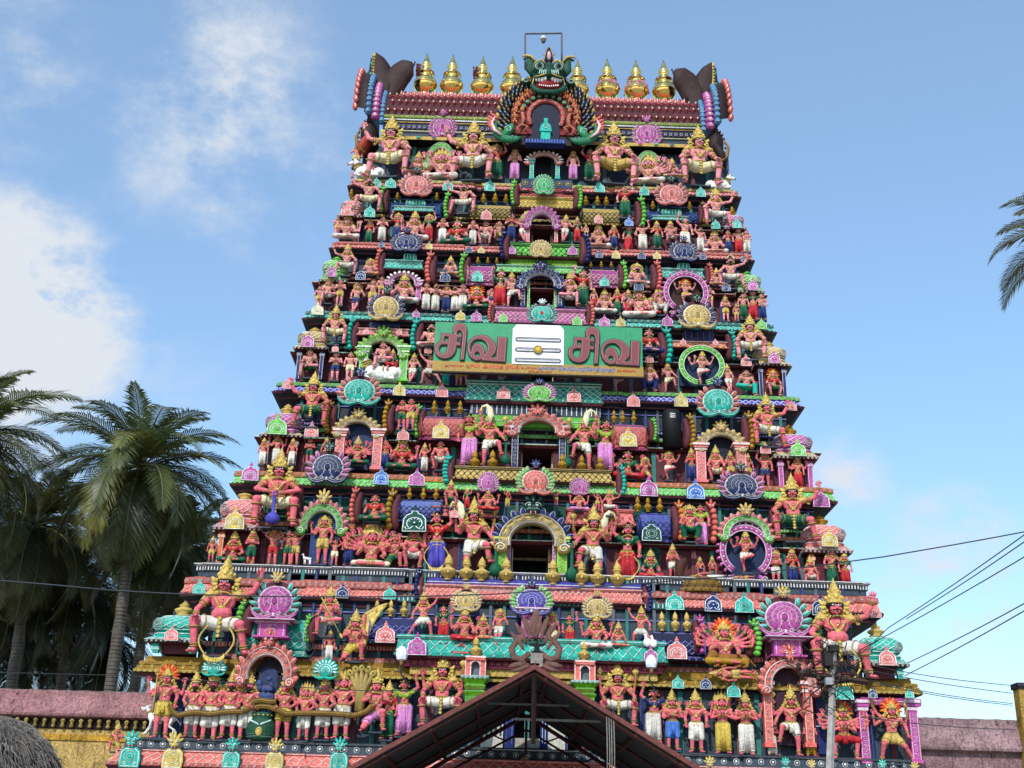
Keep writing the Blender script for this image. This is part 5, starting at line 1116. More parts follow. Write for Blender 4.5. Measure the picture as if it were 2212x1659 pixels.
# ---------------------------------------------------------------- statues: z x foot top pose garment crown flags props
TAB={
(6,'front','hi',.0):"""A 1520 1430 1100 raise gL h w;A 1680 1432 1125 pray pL k;B 365 1432 1150 plain pL k;B 510 1445 1160 raise gL b mw
A 810 1400 1175 lotus sS k;B 1260 1425 1235 foursit sS k;A 1015 1455 1130 many wL m;B 1045 1492 1190 many wL m
A 250 1330 1125 stand sS o""",
(6,'guard','hi',-.22):"""A 545 1425 862 wave cS k mG;A 1297 1455 900 wave wS k mG;B 735 1485 920 guard sS k G;B 1508 1505 950 guard cS k G""",
(5,'climb','hi',-.1):"""C 540 440 128 wave cS b mB;C 1400 455 188 wave wS o mB;D 650 492 208 raise gL b w;D 1475 570 212 wave wS k""",
(5,'row','hi',0):"""C 350 690 430 foursit wL k;C 550 722 482 stand gL k w;C 668 694 480 pray wL o;C 800 700 430 raise nL h wm;C 958 700 410 foursit wL k;C 1090 702 440 raise rL h w;C 1213 712 490 pray wL o
C 1345 742 510 lotus gL b w;C 1488 726 510 pray wL o;C 1603 736 490 sit wS q;C 1725 690 520 kneel sS o;C 1835 704 450 pray nL b w;C 1938 704 452 lean wS k m
D 108 704 452 lean wS k;D 218 704 470 stand rL k w;D 297 660 540 plain sS k;D 410 770 522 foursit wK k;D 550 764 536 stand nL k w;D 680 796 562 lean rL o w;D 808 770 535 raise wL o B
D 938 764 505 stand gL k w;D 1060 720 500 lalita wS k m;D 1192 780 490 raise wL o m;D 1330 786 560 raise wL q mB;D 1460 820 580 foursit wK k;D 1582 806 602 stand nL b w;D 1675 808 582 plain rL b;D 1748 800 602 plain wL o;C 265 640 482 stand sS o""",
(4,'climb','hi',-.05):"""C 345 1010 712 wave wS k m;C 560 1010 842 lotus sS h;C 1285 1012 822 lotus sS k B;D 760 1100 882 lotus wS h B;D 1475 1100 932 lotus sS k B;D 1608 1130 822 wave wS q B""",
(4,'row','hi',0):"""C 180 1260 1000 lalita wS k m;C 285 1280 1042 pray sS o;C 430 1345 1060 lean nS h;C 580 1300 1022 stand sS q;C 662 1200 1002 plain sS q;C 865 1262 970 foursit wL k;C 1065 1310 1052 pray wL q
C 1150 1320 1082 pray wL b B;C 1245 1335 1052 fold nL k;C 1325 1320 1082 fold wL q B;C 1395 1318 1062 pray wL q;C 1520 1320 1052 foursit gL f w;C 1655 1290 1122 stand nS o;C 1730 1290 962 raise rL b mw;C 1840 1296 962 climb wS k
C 100 1300 1102 plain sS o;D 150 1300 962 lalita wS k;D 265 1300 962 raise gL b mw;D 368 1300 1112 plain rL k;D 465 1355 1112 foursit wL k;D 580 1358 1112 stand gL k 4w;D 680 1362 1122 stand rL k w
D 775 1400 1072 foursit wL k;D 885 1362 1192 lotus rL h;D 970 1366 1102 sit wL m;D 1195 1285 1012 dance sS f;D 1415 1300 1092 pray sS q;D 1558 1420 1172 fold sS k;D 1655 1414 1252 plain sS k;D 1720 1400 1172 plain gL o;D 1805 1410 1142 raise rL b mw;D 1885 1410 1172 plain nL b""",
(3,'climb','hi',-.15):"""C 235 1630 1268 guard cS k G;E 1480 290 82 lotus wS o B;G 1235 405 -5 guard wS k G;G 312 352 128 lotus nL b w""",
(3,'row','hi',0):"""E 375 566 302 lalita gS b m;E 612 590 332 pray nS b;E 745 590 332 plain cS b;E 1040 492 240 lalita wS b mH back;E 1130 510 298 lalita rL k w;E 1310 606 332 lean wS k;E 1465 626 342 lunge wS b;E 1612 632 400 plain tL k;E 1730 632 400 plain sS k;F 300 632 380 plain sS o
F 1690 690 420 dance wS k;G 320 706 392 sit nL k;G 490 696 412 climb cS k;G 790 626 308 dance wS k H4;G 1030 690 432 lean wS k m;G 1195 746 492 lalita tL o;G 1440 736 452 sit gS f w;F 480 636 470 plain wS m;F 640 640 470 plain wS k;F 1180 650 480 plain rS k;F 1330 660 480 plain wS k""",
(2,'climb','lo',-.15):"""E 395 1010 512 wave gS k mG;G 1385 1185 702 wave wS k G;E 1213 1032 762 fold gS o;E 1292 1032 752 plain sS o""",
(2,'row','lo',0):"""E 82 1345 1040 stand wL k 4;E 222 1345 1092 plain wL k;E -40 1345 1092 plain wL k;E 380 1335 1092 fold gS q;E 530 1340 1082 plain wS k;E 812 1350 1082 many gL k;E 1060 1388 1122 plain nL b w;E 1215 1396 1060 foursit gL k w
E 1420 1396 1142 raise wL k;E 1560 1396 1132 sit wS o;F 345 1360 900 raise pL b wH whisk;F 530 1362 862 climb wS k 4H back+bigmace;F 1382 1396 882 climb wS k m4H back+bigmace;F 1577 1402 952 raise pL b mwH whisk
F 1780 1476 1222 foursit rL b w;F 1940 1476 1262 kneel sS h;F 2150 1486 1212 dance wS h;G 700 1496 1182 stand nL k w;G 920 1506 1162 sit cS k;G 1052 1500 1212 stand sS k 4;G 1210 1500 1232 plain sS k;G 1362 1546 1192 raise nS k m;G 1660 1566 1242 stand rL k 4""",
(1,'climb','lo',-.1):"""H 622 700 -10 club cS k G handmace;H 1522 640 402 lotus gL o w;I 365 330 70 sit gS k;I 515 340 142 raise rL k w;I 705 360 132 foursit rL k;I 880 320 162 raise yL k wm;I 1320 300 182 raise sS b
I 1525 362 152 foursit pL k;I 1692 350 202 raise sS b m;I 1800 400 152 wave wS k;J 500 712 362 sit gL h;J 600 740 382 plain pL b w;J 1440 712 105 wave gS k GH""",
(1,'row','lo',0):"""H 245 1012 702 lotus gL k w;H 408 1020 682 fold gK k;H 600 1036 682 both rS h;H 735 1032 722 plain gS b;H 800 1032 722 raise sS b;H 1045 1026 565 stand sS h 4H;H 1160 1036 802 both cS b;H 1285 1040 737 plain nL b
H 1490 1066 640 many cS m;H 1700 1062 752 kneel gS b m;H 1868 1066 652 sit wS k 4P;I 232 966 380 raise vL b wH whisk+swag;I 568 966 240 climb wS k 4GH back+bigmace;I 1645 1022 302 climb wS k m4GH back+bigmace;I 1960 1046 482 raise rL b mwH whisk+swag
J 145 1042 762 lotus rL k w;J 345 1050 722 pray wS k;J 590 1010 840 sit nS k;J 700 1010 832 sit rS k;J 1000 990 592 dance wS k H4;J 1275 1096 767 fold wS m;J 1430 1104 747 stand nL k wH;J 1590 1110 832 squat wS k P;J 1780 1114 722 lean gL k H flute;J 1905 1120 782 plain rL k w;H 50 1005 762 plain sS k""",
(0,'climb','lo',-.1):"""H 112 1848 955 wave wS k GHP swag;N 725 1035 340 wave wS k GHP swag;L 70 475 12 lalita wS k mH spear;L 300 700 222 kneel yS k Hm;K 2070 695 402 plain wL k
L 930 485 62 lunge wS k m;L 1110 538 202 raise rL b w;L 1300 520 182 foursit rL k H;L 1275 645 412 prayl gS k;L 1470 508 262 lotus sS k;L 1610 556 212 lean wS h;L 2100 606 242 lean cS h m;M 335 586 282 raise rL b w
M 575 590 230 foursit wL k H;M 575 690 502 prayl wS k;M 775 575 332 lotus sS k;M 975 566 192 lunge wS k;M 1735 745 260 many oL f H""",
(0,'row','lo',0):"""K 150 1510 1242 kneel sS k;K 550 1398 680 stand yS f 4H trident;K 820 1392 772 hold wK k HB;K 980 1424 752 hold wK k HB;K 1150 1404 762 hold wK k HB;K 1312 1424 772 hold wK k HB
K 1645 1414 802 hold yS k H4;K 1835 1414 872 hold wK m H;K 2005 1404 802 hold wK k H;L 185 1404 762 hold wK m H;L 490 1334 752 kneel pS k mH;L 602 1404 862 stand gL k w;L 752 1374 862 raise pL b wH;L 1090 1300 592 guard wS k 4GH back
M 768 1290 682 guard wS k 4GH back;M 1090 1440 942 raise wL b mwH;M 1265 1502 942 fold bK k H4;M 1480 1524 942 plain wK k H4;M 1722 1534 952 pray yL m H;M 1932 1548 952 pray wL k H4
N 250 1572 1322 fold wL b B;N 390 1578 1078 climb wS k H4m back;N 522 1578 1332 pray oL b B;N 765 1604 1155 manyg rK f H;N 1105 1628 1132 lunge sS f 4H club+back"""}
TAB_DY={'front':0,'row':0}
for (k,kind,skin,dy),txt in TAB.items():
    for it in rows(txt.replace('\n',';')):
        z,x,f,t,po,gar,cr=it[:7]; fl='';pr=''
        for q in it[7:]:
            if q.split('+')[0] in ('whisk','back','bigmace','handmace','swag','flute','trident','spear','club'): pr=q
            else: fl+=q
        x,f,t=float(x),float(f),float(t)
        pp={'plain':'plain'}.get(po,po)
        if po=='many' and k==0 and z=='N': pass
        statue(z,x,f,t,pp,gar,cr,fl,YF[k]+dy,(k,kind),pr,skin,name='guardian_statue' if 'G' in fl else 'painted_statue')
# labels from what can be seen
POW={'stand':'showing a palm','plain':'standing straight','pray':'joining its palms','fold':'folding its arms','hold':'pulling a snake','raise':'raising one arm','both':'raising both arms','lean':'crossing its legs','sit':'seated upright','guard':'squatting, hands on knees','wave':'squatting, one hand up','club':'gripping a club','lotus':'sitting cross-legged','foursit':'sitting, four-armed','many':'sitting, many-armed','manyg':'squatting, many-armed','prayl':'seated in prayer','lalita':'seated, leg folded','squat':'squatting','dance':'dancing','climb':'one foot lifted','lunge':'lunging sideways','kneel':'kneeling'}
CRW={'k':'tall-crowned','m':'many-headed','h':'haloed','f':'flame-haired','q':'black-capped','b':'black-haired','o':'short-haired'}
STN=['first','second','third','fourth','fifth','sixth','top']
ROWN={'row':lambda k:f'in {STN[k]} storey row','climb':lambda k:f'above {STN[k]} storey row','front':lambda k:'under the top roof','guard':lambda k:'under the top roof'}
from collections import defaultdict
G_=defaultdict(list)
for s in STAT: G_[s[0]].append(s)
for r,L in G_.items():
    L.sort(key=lambda s:s[1])
    for i,(row,u,e,po,gar,cr,fl,H,props) in enumerate(L):
        gn=GCOL[gar[0]]; gw={'S':'loincloth','K':'wrap','L':'skirt'}[gar[1] if len(gar)>1 else 'S']
        if gar[0]=='s': gd='gold-belted'
        else: gd=f'{gn} {gw}'
        pw=POW[po]
        e['label']=f"{CRW[cr]} statue {pw}, {gd}, {ORD[i]} from left {ROWN[row[1]](row[0])}"
        e['category']='guardian statue' if e.name.startswith('guardian') else 'statue'
        e['group']=(f"guardian statues under the top roof" if row[1]=='guard' else f"painted statues {ROWN[row[1]](row[0])}")
# ---------------------------------------------------------------- roof vault
Y6=YF[6]
RX0,RX1=at(838,205,Y6+.9)[0],at(1506,215,Y6+.9)[0]
zeave=(at(842,308,Y6+.1)[2]+at(1486,322,Y6+.1)[2])/2
ztopv=(at(849,196,Y6+1.4)[2]+at(1496,216,Y6+1.4)[2])/2
# section through the vault front half: (y,z) from eave up
def vault(t):   # t 0..1 over the front quarter
    a=t*PI/2; hv=ztopv-zeave; return Y6+.15+ (1-math.cos(a))*1.3, zeave+.32*hv+ .68*hv*math.sin(a)
for _ in range(60):
    if min(pix((1.2,vault(t)[0]-.08,vault(t)[1]+.08))[1] for t in np.linspace(.3,1,15))<205: ztopv-=.02
m=MB(); sec=[(Y6+.3,zeave-.0),(Y6-.05,zeave+.02),(Y6-.08,zeave+.14),(Y6+.12,zeave+.18),(Y6+.22,zeave+.32*(ztopv-zeave)-.05)]+[vault(t) for t in np.linspace(0,1,9)]
ym=vault(1)[0]; sec2=sec+[(2*ym-y,z) for y,z in sec[::-1][1:]]
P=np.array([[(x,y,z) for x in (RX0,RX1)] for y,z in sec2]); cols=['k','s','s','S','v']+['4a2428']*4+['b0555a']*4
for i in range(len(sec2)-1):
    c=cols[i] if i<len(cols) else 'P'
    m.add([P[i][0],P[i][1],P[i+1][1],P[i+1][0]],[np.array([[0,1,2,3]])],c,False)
for j,q in ((0,1),(1,-1)): 
    m.add([tuple(P[i][j]) for i in range(len(sec2))],[np.arange(len(sec2)).reshape(1,-1)],'M',False)
hv=ztopv-zeave
# rows of little pyramids (tiles)
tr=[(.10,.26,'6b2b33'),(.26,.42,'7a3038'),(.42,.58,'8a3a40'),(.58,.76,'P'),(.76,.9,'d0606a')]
nx=46
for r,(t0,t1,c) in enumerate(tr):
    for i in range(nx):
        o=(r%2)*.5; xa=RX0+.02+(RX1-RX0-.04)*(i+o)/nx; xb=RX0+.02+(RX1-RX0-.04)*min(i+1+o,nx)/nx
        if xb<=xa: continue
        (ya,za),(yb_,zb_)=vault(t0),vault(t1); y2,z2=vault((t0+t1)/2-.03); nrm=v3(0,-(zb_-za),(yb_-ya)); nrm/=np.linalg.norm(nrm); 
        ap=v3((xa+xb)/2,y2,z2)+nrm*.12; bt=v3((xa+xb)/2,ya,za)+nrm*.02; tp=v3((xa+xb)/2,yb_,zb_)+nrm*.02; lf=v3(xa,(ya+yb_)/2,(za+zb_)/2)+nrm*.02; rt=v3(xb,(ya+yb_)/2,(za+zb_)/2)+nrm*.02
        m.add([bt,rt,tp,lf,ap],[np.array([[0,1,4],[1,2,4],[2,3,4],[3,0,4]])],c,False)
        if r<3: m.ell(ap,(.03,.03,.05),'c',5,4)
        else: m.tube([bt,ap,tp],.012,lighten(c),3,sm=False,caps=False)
for t,c,r in ((.95,'2f9a6a',.09),(.90,'F',.03),(.06,'U',.07),(.02,'E',.03)):
    y,z=vault(t); m.tube([(RX0,y-.03,z),(RX1,y-.03,z)],r,c,8)
for i in range(60):
    x=RX0+.2+(RX1-RX0-.4)*i/59; y,z=vault(.95); m.torus((x,y-.11,z),(0,-1,.4),.06,.02,'F',8,3); y,z=vault(.06); m.torus((x,y-.09,z),(0,1,0),.05,.018,'c',8,3); m.ell((x,y-.09,z),.025,'D',5,3)
    m.torus((x,Y6+.10,zeave+.25*hv-.05),(0,1,0),.05,.018,'c',8,3); 
    if i%3==0: m.ell((x,Y6-.12,zeave+.08),(.10,.03,.035),('b','m','t')[i//3%3],8,4)
    m.arc((x,Y6+.12,zeave+.26*hv),.05,.14,180,360,.012,'v',6,3)
for zz,c in ((.17,'c'),(.23,'v'),(.30,'s')): m.tube([(RX0,Y6+.11,zeave+zz*hv),(RX1,Y6+.11,zeave+zz*hv)],.025,c,5)
# crest petals along the ridge
for i in range(26):
    x=RX0+.3+(RX1-RX0-.6)*i/25; m.prism([(x-.17,vault(.93)[1]-.02),(x+.17,vault(.93)[1]-.02),(x+.1,vault(.93)[1]+.07),(x,vault(.93)[1]+.17),(x-.1,vault(.93)[1]+.07)],vault(.93)[0]-.1,vault(.93)[0]-.02,('c','V','P','b')[i%4]); m.ell((x,vault(.93)[0]-.13,vault(.93)[1]+.03),(.13,.04,.05),('P','b','V')[i%3],8,4)
m.box(RX0,RX1,ym-.3,ym+.3,ztopv-.06,ztopv+.04,'t')
part(m,'barrel_roof')
# dark recess under the roof
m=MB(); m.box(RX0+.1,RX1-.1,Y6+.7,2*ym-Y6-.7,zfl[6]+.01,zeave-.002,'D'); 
m.box(RX0-.3,RX1+.3,Y6+.28,Y6+.69,zfl[6]+.002,zfl[6]+.36,'2a4a60'); part(m,'storey_wall')
# end ribs and flaring fish-tail horns
for s,xe,uv in ((-1,RX0,[(792,110),(840,190)]),(1,RX1,[(1550,130),(1500,210)])):
    m=MB()
    for j,(dx,c,r) in enumerate(((.06,'4f86b0',.13),(.30,'m',.19),(.56,'4f86b0',.14))):
        pts=[vault(t) for t in np.linspace(.0,1,15)]
        for i,(y,z) in enumerate(pts):
            k=1+.10*j; yy=ym-(ym-y)*k; z_=zeave+(z-zeave)*(k+.02*j)
            m.ell((xe+s*dx,yy,z_),(r*.95,.16,.16),c,9,5); m.torus((xe+s*dx,yy-.12,z_),(0,-1,.5),r*.55,.016,lighten(c),8,3)
            if j==1: m.ell((xe+s*dx,yy-.14,z_),(.06,.03,.06),'Q',6,4)
    hw=[(-.12,'4f86b0',0),(.16,'4f86b0',0),(.18,'m',1),(.44,'m',1),(.46,'4f86b0',2),(.72,'B',2)]
    for (d0_,c0_,j0),(d1_,c1_,j1) in zip(hw[:-1],hw[1:]):
        G=[]
        for t in np.linspace(0,1,15):
            y,z=vault(t); row=[]
            for d_,j in((d0_,j0),(d1_,j1)): k=1+.10*j; row.append((xe+s*d_,ym-(ym-y)*k+.05,zeave+(z-zeave)*(k+.02*j)))
            G.append(row)
        m.grid(np.array(G),darken(c0_,.6))
    # dark brown shell with coral flame edge
    sh=[vault(t) for t in np.linspace(0,1,12)]
    A=np.array([(xe+s*.66,ym-(ym-y)*1.28,zeave+(z-zeave)*1.28) for y,z in sh]); B=A+np.array([s*.42,.05,.12]); C=B+np.array([s*.05,.4,0]); 
    m.grid(np.stack([A,B,C]),'B'); 
    for i,q in enumerate(B): m.leaf((q[0]-s*.03,q[1]-.04,q[2]-.02),math.radians(90-s*12),.20,.10,.09,'c4554a',8); m.leaf((q[0]-s*.05,q[1]-.12,q[2]-.02),math.radians(90-s*12),.12,.03,.04,'Q',6)
    D2=np.array([(xe+s*.50,ym+(ym-y)*1.28,zeave+(z-zeave)*1.28) for y,z in sh]); m.grid(np.stack([A,D2]),'B')
    # lower shell
    zz=zeave+.12*hv
    m.leaf((xe+s*.50,Y6+.5,zz+.05),math.radians(90-s*8),.72,.36,.5,'B',14); m.leaf((xe+s*.62,Y6+.15,zz-.55),math.radians(90+s*22),.55,.20,.4,'a8402f' if s<0 else 'B',12); m.tube([(xe+s*.55,Y6-.1,zz-1.0),(xe+s*.86,Y6-.12,zz-.7),(xe+s*.92,Y6-.1,zz-.3),(xe+s*.80,Y6,zz+.1)],[.05,.06,.06,.02],'8a6a2a',6)
    for i in range(10): a=math.radians(-60+i*17); m.ell((xe+s*(.52+.36*math.cos(a)),Y6+.25,zz+.70*math.sin(a)),(.045,.05,.06),'8a3a30',6,4)
    # horns: V shaped dark plates rising above the ridge
    zb=at(0,0,30)[2]*0+at(812 if s<0 else 1540,118 if s<0 else 139,Y6+.62)[2]-1.50; X=lambda d: xe+s*d
    f=lambda d,h: (X(d),zb+h)
    def plate(o,y0,y1,c):
        o=o if s<0 else o[::-1]; m.prism(o[::-1] if s<0 else o[::-1],y0,y1,c,c)
    def lobe(P,r,c,flat=.42):
        P=np.array([(f(a_,b_)[0],Y6+.75+y_,f(a_,b_)[1]) for a_,b_,y_ in P]); t=np.linspace(0,len(P)-1,16); Q=np.stack([np.interp(t,np.arange(len(P)),P[:,k_]) for k_ in range(3)],1)
        for _ in range(3): Q[1:-1]=(Q[:-2]+2*Q[1:-1]+Q[2:])/4
        m.tube(Q,np.interp(t,np.arange(len(P)),r),c,14,flat=flat)
    lobe([(.30,-.5,0),(.26,.0,0),(.28,.5,0),(.38,.95,-.04),(.50,1.30,-.12),(.58,1.52,-.22)],[.46,.50,.48,.42,.28,.04],'33201f')
    lobe([(.05,-.5,.05),(-.10,.0,.05),(-.26,.45,.02),(-.50,.74,-.05),(-.74,.94,-.15),(-.92,1.02,-.28)],[.46,.50,.52,.50,.42,.10],'3a2624',.5)
    lobe([(.1,-.45,-.12),(.04,.1,-.14),(.02,.5,-.12),(.05,.85,-.1)],[.20,.22,.16,.03],'2a1818')
    m.tube([(x,Y6+.62,z) for x,z in [f(-1.0,1.22),f(-.92,.95),f(-.72,.6),f(-.52,.2),f(-.40,-.2)]],.035,'4a3230',6)
    m.tube([(x,Y6+.55,z) for x,z in [f(.60,1.5),f(.62,1.1),f(.60,.6),f(.5,.1)]],.06,'s',6)
    for i in range(9): m.ell((f(.62,.2+.14*i)[0],Y6+.5,f(.62,.2+.14*i)[1]),(.05,.05,.05),'8a6a2a',6,4)
    for i in range(6): m.leaf((X(.66),Y6+.6,zb+.35+i*.17),math.radians(90-s*30),.14,.06,.06,('G','t','n')[i%3])
    m.lathe([(.07,0),(.11,.1),(.06,.2),(.09,.3),(.02,.42)],'G',8,c0=(X(.75),Y6+.7,zb+.4))
    part(m,'roof_horn')
# ---------------------------------------------------------------- great central gable with demon face
def great():
    Y=Y6-.45; a=at(1178,305,Y); t=at(1178,180,Y); S=(t[2]-a[2]); m=MB(); cz=S*.40; 
    px_=S/125.
    R=86*px_
    m.prism([(R*1.0*math.cos(q),cz+R*1.05*math.sin(q)) for q in np.radians(np.linspace(220,-40,50))],.0,.95,'B')
    # black and gold flame band
    for i in range(27):
        q=math.radians(-38+256*i/26); 
        if abs(q-PI/2)<.18: continue
        for rr,c,L in((.93,'D',.17),(.83,'D',.13)):
            x,z=R*rr*math.cos(q),cz+R*rr*1.05*math.sin(q); k=1 if q<PI/2 else -1
            m.leaf((x,-.06,z),q+k*.9,L*R,.055*R,.07*R,'1a1c26',8); m.leaf((x,-.125,z),q+k*.9,L*R*.85,.02*R,.03*R,'b09444' if i%2 else '8fa0b8',6)
        m.ell((R*1.0*math.cos(q),-.04,cz+R*1.05*math.sin(q)),(.06*R,.06,.06*R),'s',7,4)
    m.prism([(R*.74*math.cos(q),cz+R*.76*math.sin(q)) for q in np.radians(np.linspace(215,-35,40))],-.05,.1,'7a2020')
    # ring of tiny attendants
    for i in range(17):
        q=math.radians(-10+200*i/16); x,z=R*.66*math.cos(q),cz+R*.67*math.sin(q); c='c9784e'
        m.ell((x,-.14,z),(.032*R,.04,.05*R),c,7,5); m.ell((x,-.17,z+.065*R),(.026*R,.03,.028*R),c,7,5); m.lathe([(.022*R,0),(.012*R,.03*R),(.001,.055*R)],'s',6,c0=(x,-.17,z+.085*R))
        for s in(-1,1): m.tube([(x,-.14,z+.035*R),(x+s*.055*R,-.17,z+.05*R),(x+s*.05*R,-.18,z+.10*R)],.012*R,c,5); m.tube([(x,-.14,z-.03*R),(x+s*.04*R,-.18,z-.05*R),(x+s*.02*R,-.17,z-.10*R)],.016*R,c,5)
    for i in range(11):
        q=math.radians(10+160*i/10); m.ell((R*.52*math.cos(q),-.12,cz+R*.50*math.sin(q)),(.055*R,.06,.05*R),'2f8a4a',8,5); m.torus((R*.52*math.cos(q),-.19,cz+R*.50*math.sin(q)),(0,1,0),.03*R,.009*R,'F',8,3)
    # coral inner arch
    A=np.radians(np.linspace(-30,210,36)); 
    m.tube(np.stack([R*.36*np.cos(A),np.full(36,-.12),cz-.03*R+R*.40*np.sin(A)],1),.05*R,'b8564c',7)
    for q in A[::3]: m.torus((R*.36*math.cos(q),-.12-.05*R,cz-.03*R+R*.40*math.sin(q)),(0,1,0),.03*R,.008*R,'Q',8,3)
    # larger lean attendants at the sides
    for s in(-1,1):
        x0=s*.5*R; m.tube([(x0,-.15,cz-.30*R),(x0-s*.03*R,-.2,cz-.12*R),(x0,-.2,cz+.03*R)],[.035*R,.042*R,.035*R],'b87058',8); m.ell((x0,-.22,cz+.11*R),(.05*R,.05*R,.06*R),'c9784e')
        m.tube([(x0,-.2,cz+.03*R),(x0+s*.14*R,-.22,cz+.05*R),(x0+s*.1*R,-.24,cz+.2*R)],.016*R,'b87058',6); m.tube([(x0,-.2,cz-.25*R),(x0-s*.12*R,-.25,cz-.33*R),(x0-s*.02*R,-.22,cz-.45*R)],.02*R,'b87058',6); m.tube([(x0,-.2,cz-.25*R),(x0+s*.1*R,-.25,cz-.36*R),(x0+s*.03*R,-.22,cz-.5*R)],.02*R,'b87058',6)
        # makara wings at the foot
        pts=[(s*.52*R,-.14,cz-.55*R),(s*.60*R,-.18,cz-.62*R),(s*.72*R,-.18,cz-.64*R),(s*.88*R,-.16,cz-.60*R),(s*1.02*R,-.14,cz-.48*R),(s*1.08*R,-.12,cz-.30*R),(s*1.02*R,-.1,cz-.14*R)]
        m.tube(pts,[.02*R,.06*R,.085*R,.10*R,.09*R,.06*R,.02*R],'2f7a58',9,flat=.8); m.tube([(x+s*.05*R,y-.10*R,z+.02*R) for x,y,z in pts[3:]],[.02*R,.035*R,.03*R,.01*R],'Q',7)
        for i in range(8):
            q=i/7; x=s*(.95+.22*math.sin(q*2.4))*R; m.leaf((x-s*.02*R,-.12,cz+(-.55+.5*q)*R),math.radians(90-s*50),.13*R,.035*R,.05*R,'R' if i%2 else 'P')
        m.leaf((s*.78*R,-.2,cz-.42*R),math.radians(90+s*30),.2*R,.09*R,.08*R,'2f8a5a'); swirl(m,(s*.78*R,-.32,cz-.42*R),.08*R,1.5,s,.014,'F')
    o=mkobj('great_gable',m.mesh('great_gable'),TW,None,tuple(a))
    # dark arched niche with a small turquoise shrine
    m=MB(); m.prism([(R*.29,cz-.62*R),(R*.29,cz)]+[(R*.29*math.cos(q),cz+R*.31*math.sin(q)) for q in np.linspace(.05,PI-.05,14)]+[(-R*.29,cz),(-R*.29,cz-.62*R)],-.10,.05,'101a34'); 
    m.box(-R*.10,R*.10,-.2,-.11,cz-.62*R,cz-.42*R,'t'); m.prism([(-.13*R,cz-.42*R),(-.10*R,cz-.27*R),(-.04*R,cz-.2*R),(-.04*R,cz-.1*R),(.04*R,cz-.1*R),(.04*R,cz-.2*R),(.10*R,cz-.27*R),(.13*R,cz-.42*R)],-.24,-.11,'t'); m.torus((0,-.25,cz-.31*R),(0,1,0),.045*R,.012*R,'F')
    m.box(-R*.42,R*.42,-.25,.1,cz-.72*R,cz-.62*R,'n'); 
    for i in range(14): m.box(-R*.4+i*R*.058,-R*.38+i*R*.058,-.258,-.251,cz-.71*R,cz-.63*R,'b')
    n_=mkobj('shrine_niche',m.mesh('shrine_niche'),TW,None,tuple(a))
    # the demon face
    Yk_=Y6-.6; b=at(1184,207,Yk_); tp=at(1184,112,Yk_); h=tp[2]-b[2]; m=MB(); u=h/95
    G_='17503d'; g2='F'
    m.ell((0,.15*u*10,38*u),(30*u,22*u,30*u),'123c30',16,10)
    m.ell((0,-2*u,27*u),(27*u,20*u,11*u),G_,14,8)               # upper lip
    m.ell((0,-4*u,15*u),(24*u,17*u,13*u),'8c1420',14,8)           # open mouth
    A=np.radians(np.linspace(180,360,14)); m.tube(np.stack([28*u*np.cos(A),np.full(14,-12*u)+np.abs(np.cos(A))*6*u,17*u+17*u*np.sin(A)],1),5*u,G_,8)
    for s in(-1,1):
        for i,(x,l) in enumerate(((6,7),(11,9),(16,8),(21,5))): m.lathe([(2.6*u,0),(2.9*u,-l*.5*u),(1.6*u,-l*.8*u),(.3*u,-l*u)],'W',7,c0=(s*x*u,-20*u+i*2*u,24*u))
        m.ell((s*11*u,-17*u,33*u),(10*u,8*u,7*u),G_,12,7); m.tube([(s*2*u,-25*u,31*u),(s*10*u,-26*u,26*u),(s*20*u,-22*u,25*u),(s*26*u,-14*u,30*u)],1.1*u,'s',5); m.tube([(s*26*u,-10*u,30*u),(s*30*u,-6*u,16*u),(s*22*u,-8*u,2*u),(s*8*u,-10*u,-3*u)],1.2*u,'s',5)
        for i in range(4): m.tube([(s*(5+3.5*i)*u,-24*u,38*u),(s*(6+3.8*i)*u,-25*u,28*u)],.8*u,g2,4)
        m.ell((s*17*u,-13*u,50*u),(11*u,11*u,12*u),'1f5a44',12,8); m.torus((s*17*u,-22*u,47*u),(0,1,0),7*u,1.1*u,g2,12,4); m.ell((s*17*u,-22*u,47*u),(5*u,4*u,4.4*u),'8fa89a',9,6); m.torus((s*17*u,-25*u,47*u),(0,1,0),3.4*u,.7*u,'k',10,4); m.ell((s*17*u,-25.5*u,46.5*u),(2.6*u,2*u,2.6*u),'k',7,5)
        m.tube([(s*8*u,-16*u,58*u),(s*14*u,-18*u,64*u),(s*24*u,-14*u,60*u),(s*28*u,-8*u,50*u)],2.2*u,'s',6)
        # ears/horns curling outwards
        m.tube([(s*26*u,0,44*u),(s*33*u,0,56*u),(s*33*u,-2*u,70*u),(s*38*u,-4*u,77*u),(s*46*u,-4*u,74*u)],[7*u,9*u,8*u,5*u,1.5*u],'24503f',9,flat=.5)
        m.tube([(s*24*u,-6*u,68*u),(s*32*u,-8*u,78*u),(s*42*u,-8*u,80*u),(s*49*u,-8*u,76*u)],[2*u,2.6*u,2.2*u,1*u],'s',6)
        m.ell((s*40*u,-2*u,26*u),7*u,'14382c',9,6); m.torus((s*40*u,-9*u,26*u),(0,1,0),4*u,1*u,g2,9,3)
    m.tube([(0,-25*u,24*u),(0,-26*u,34*u),(0,-20*u,46*u),(0,-14*u,60*u)],[5*u,4.4*u,3.4*u,3*u],'1a4a3a',8); m.ell((0,-25*u,27*u),(6*u,5*u,4*u),G_)
    m.leaf((0,-6*u,80*u),PI/2,21*u,8*u,8*u,'16203f',10); m.tube([(-8*u,-10*u,66*u),(-7*u,-13*u,80*u),(0,-12*u,100*u),(7*u,-13*u,80*u),(8*u,-10*u,66*u)],.9*u,'c4b060',4); m.leaf((0,-13*u,76*u),PI/2,11*u,4*u,4*u,'c8a0a8',8)
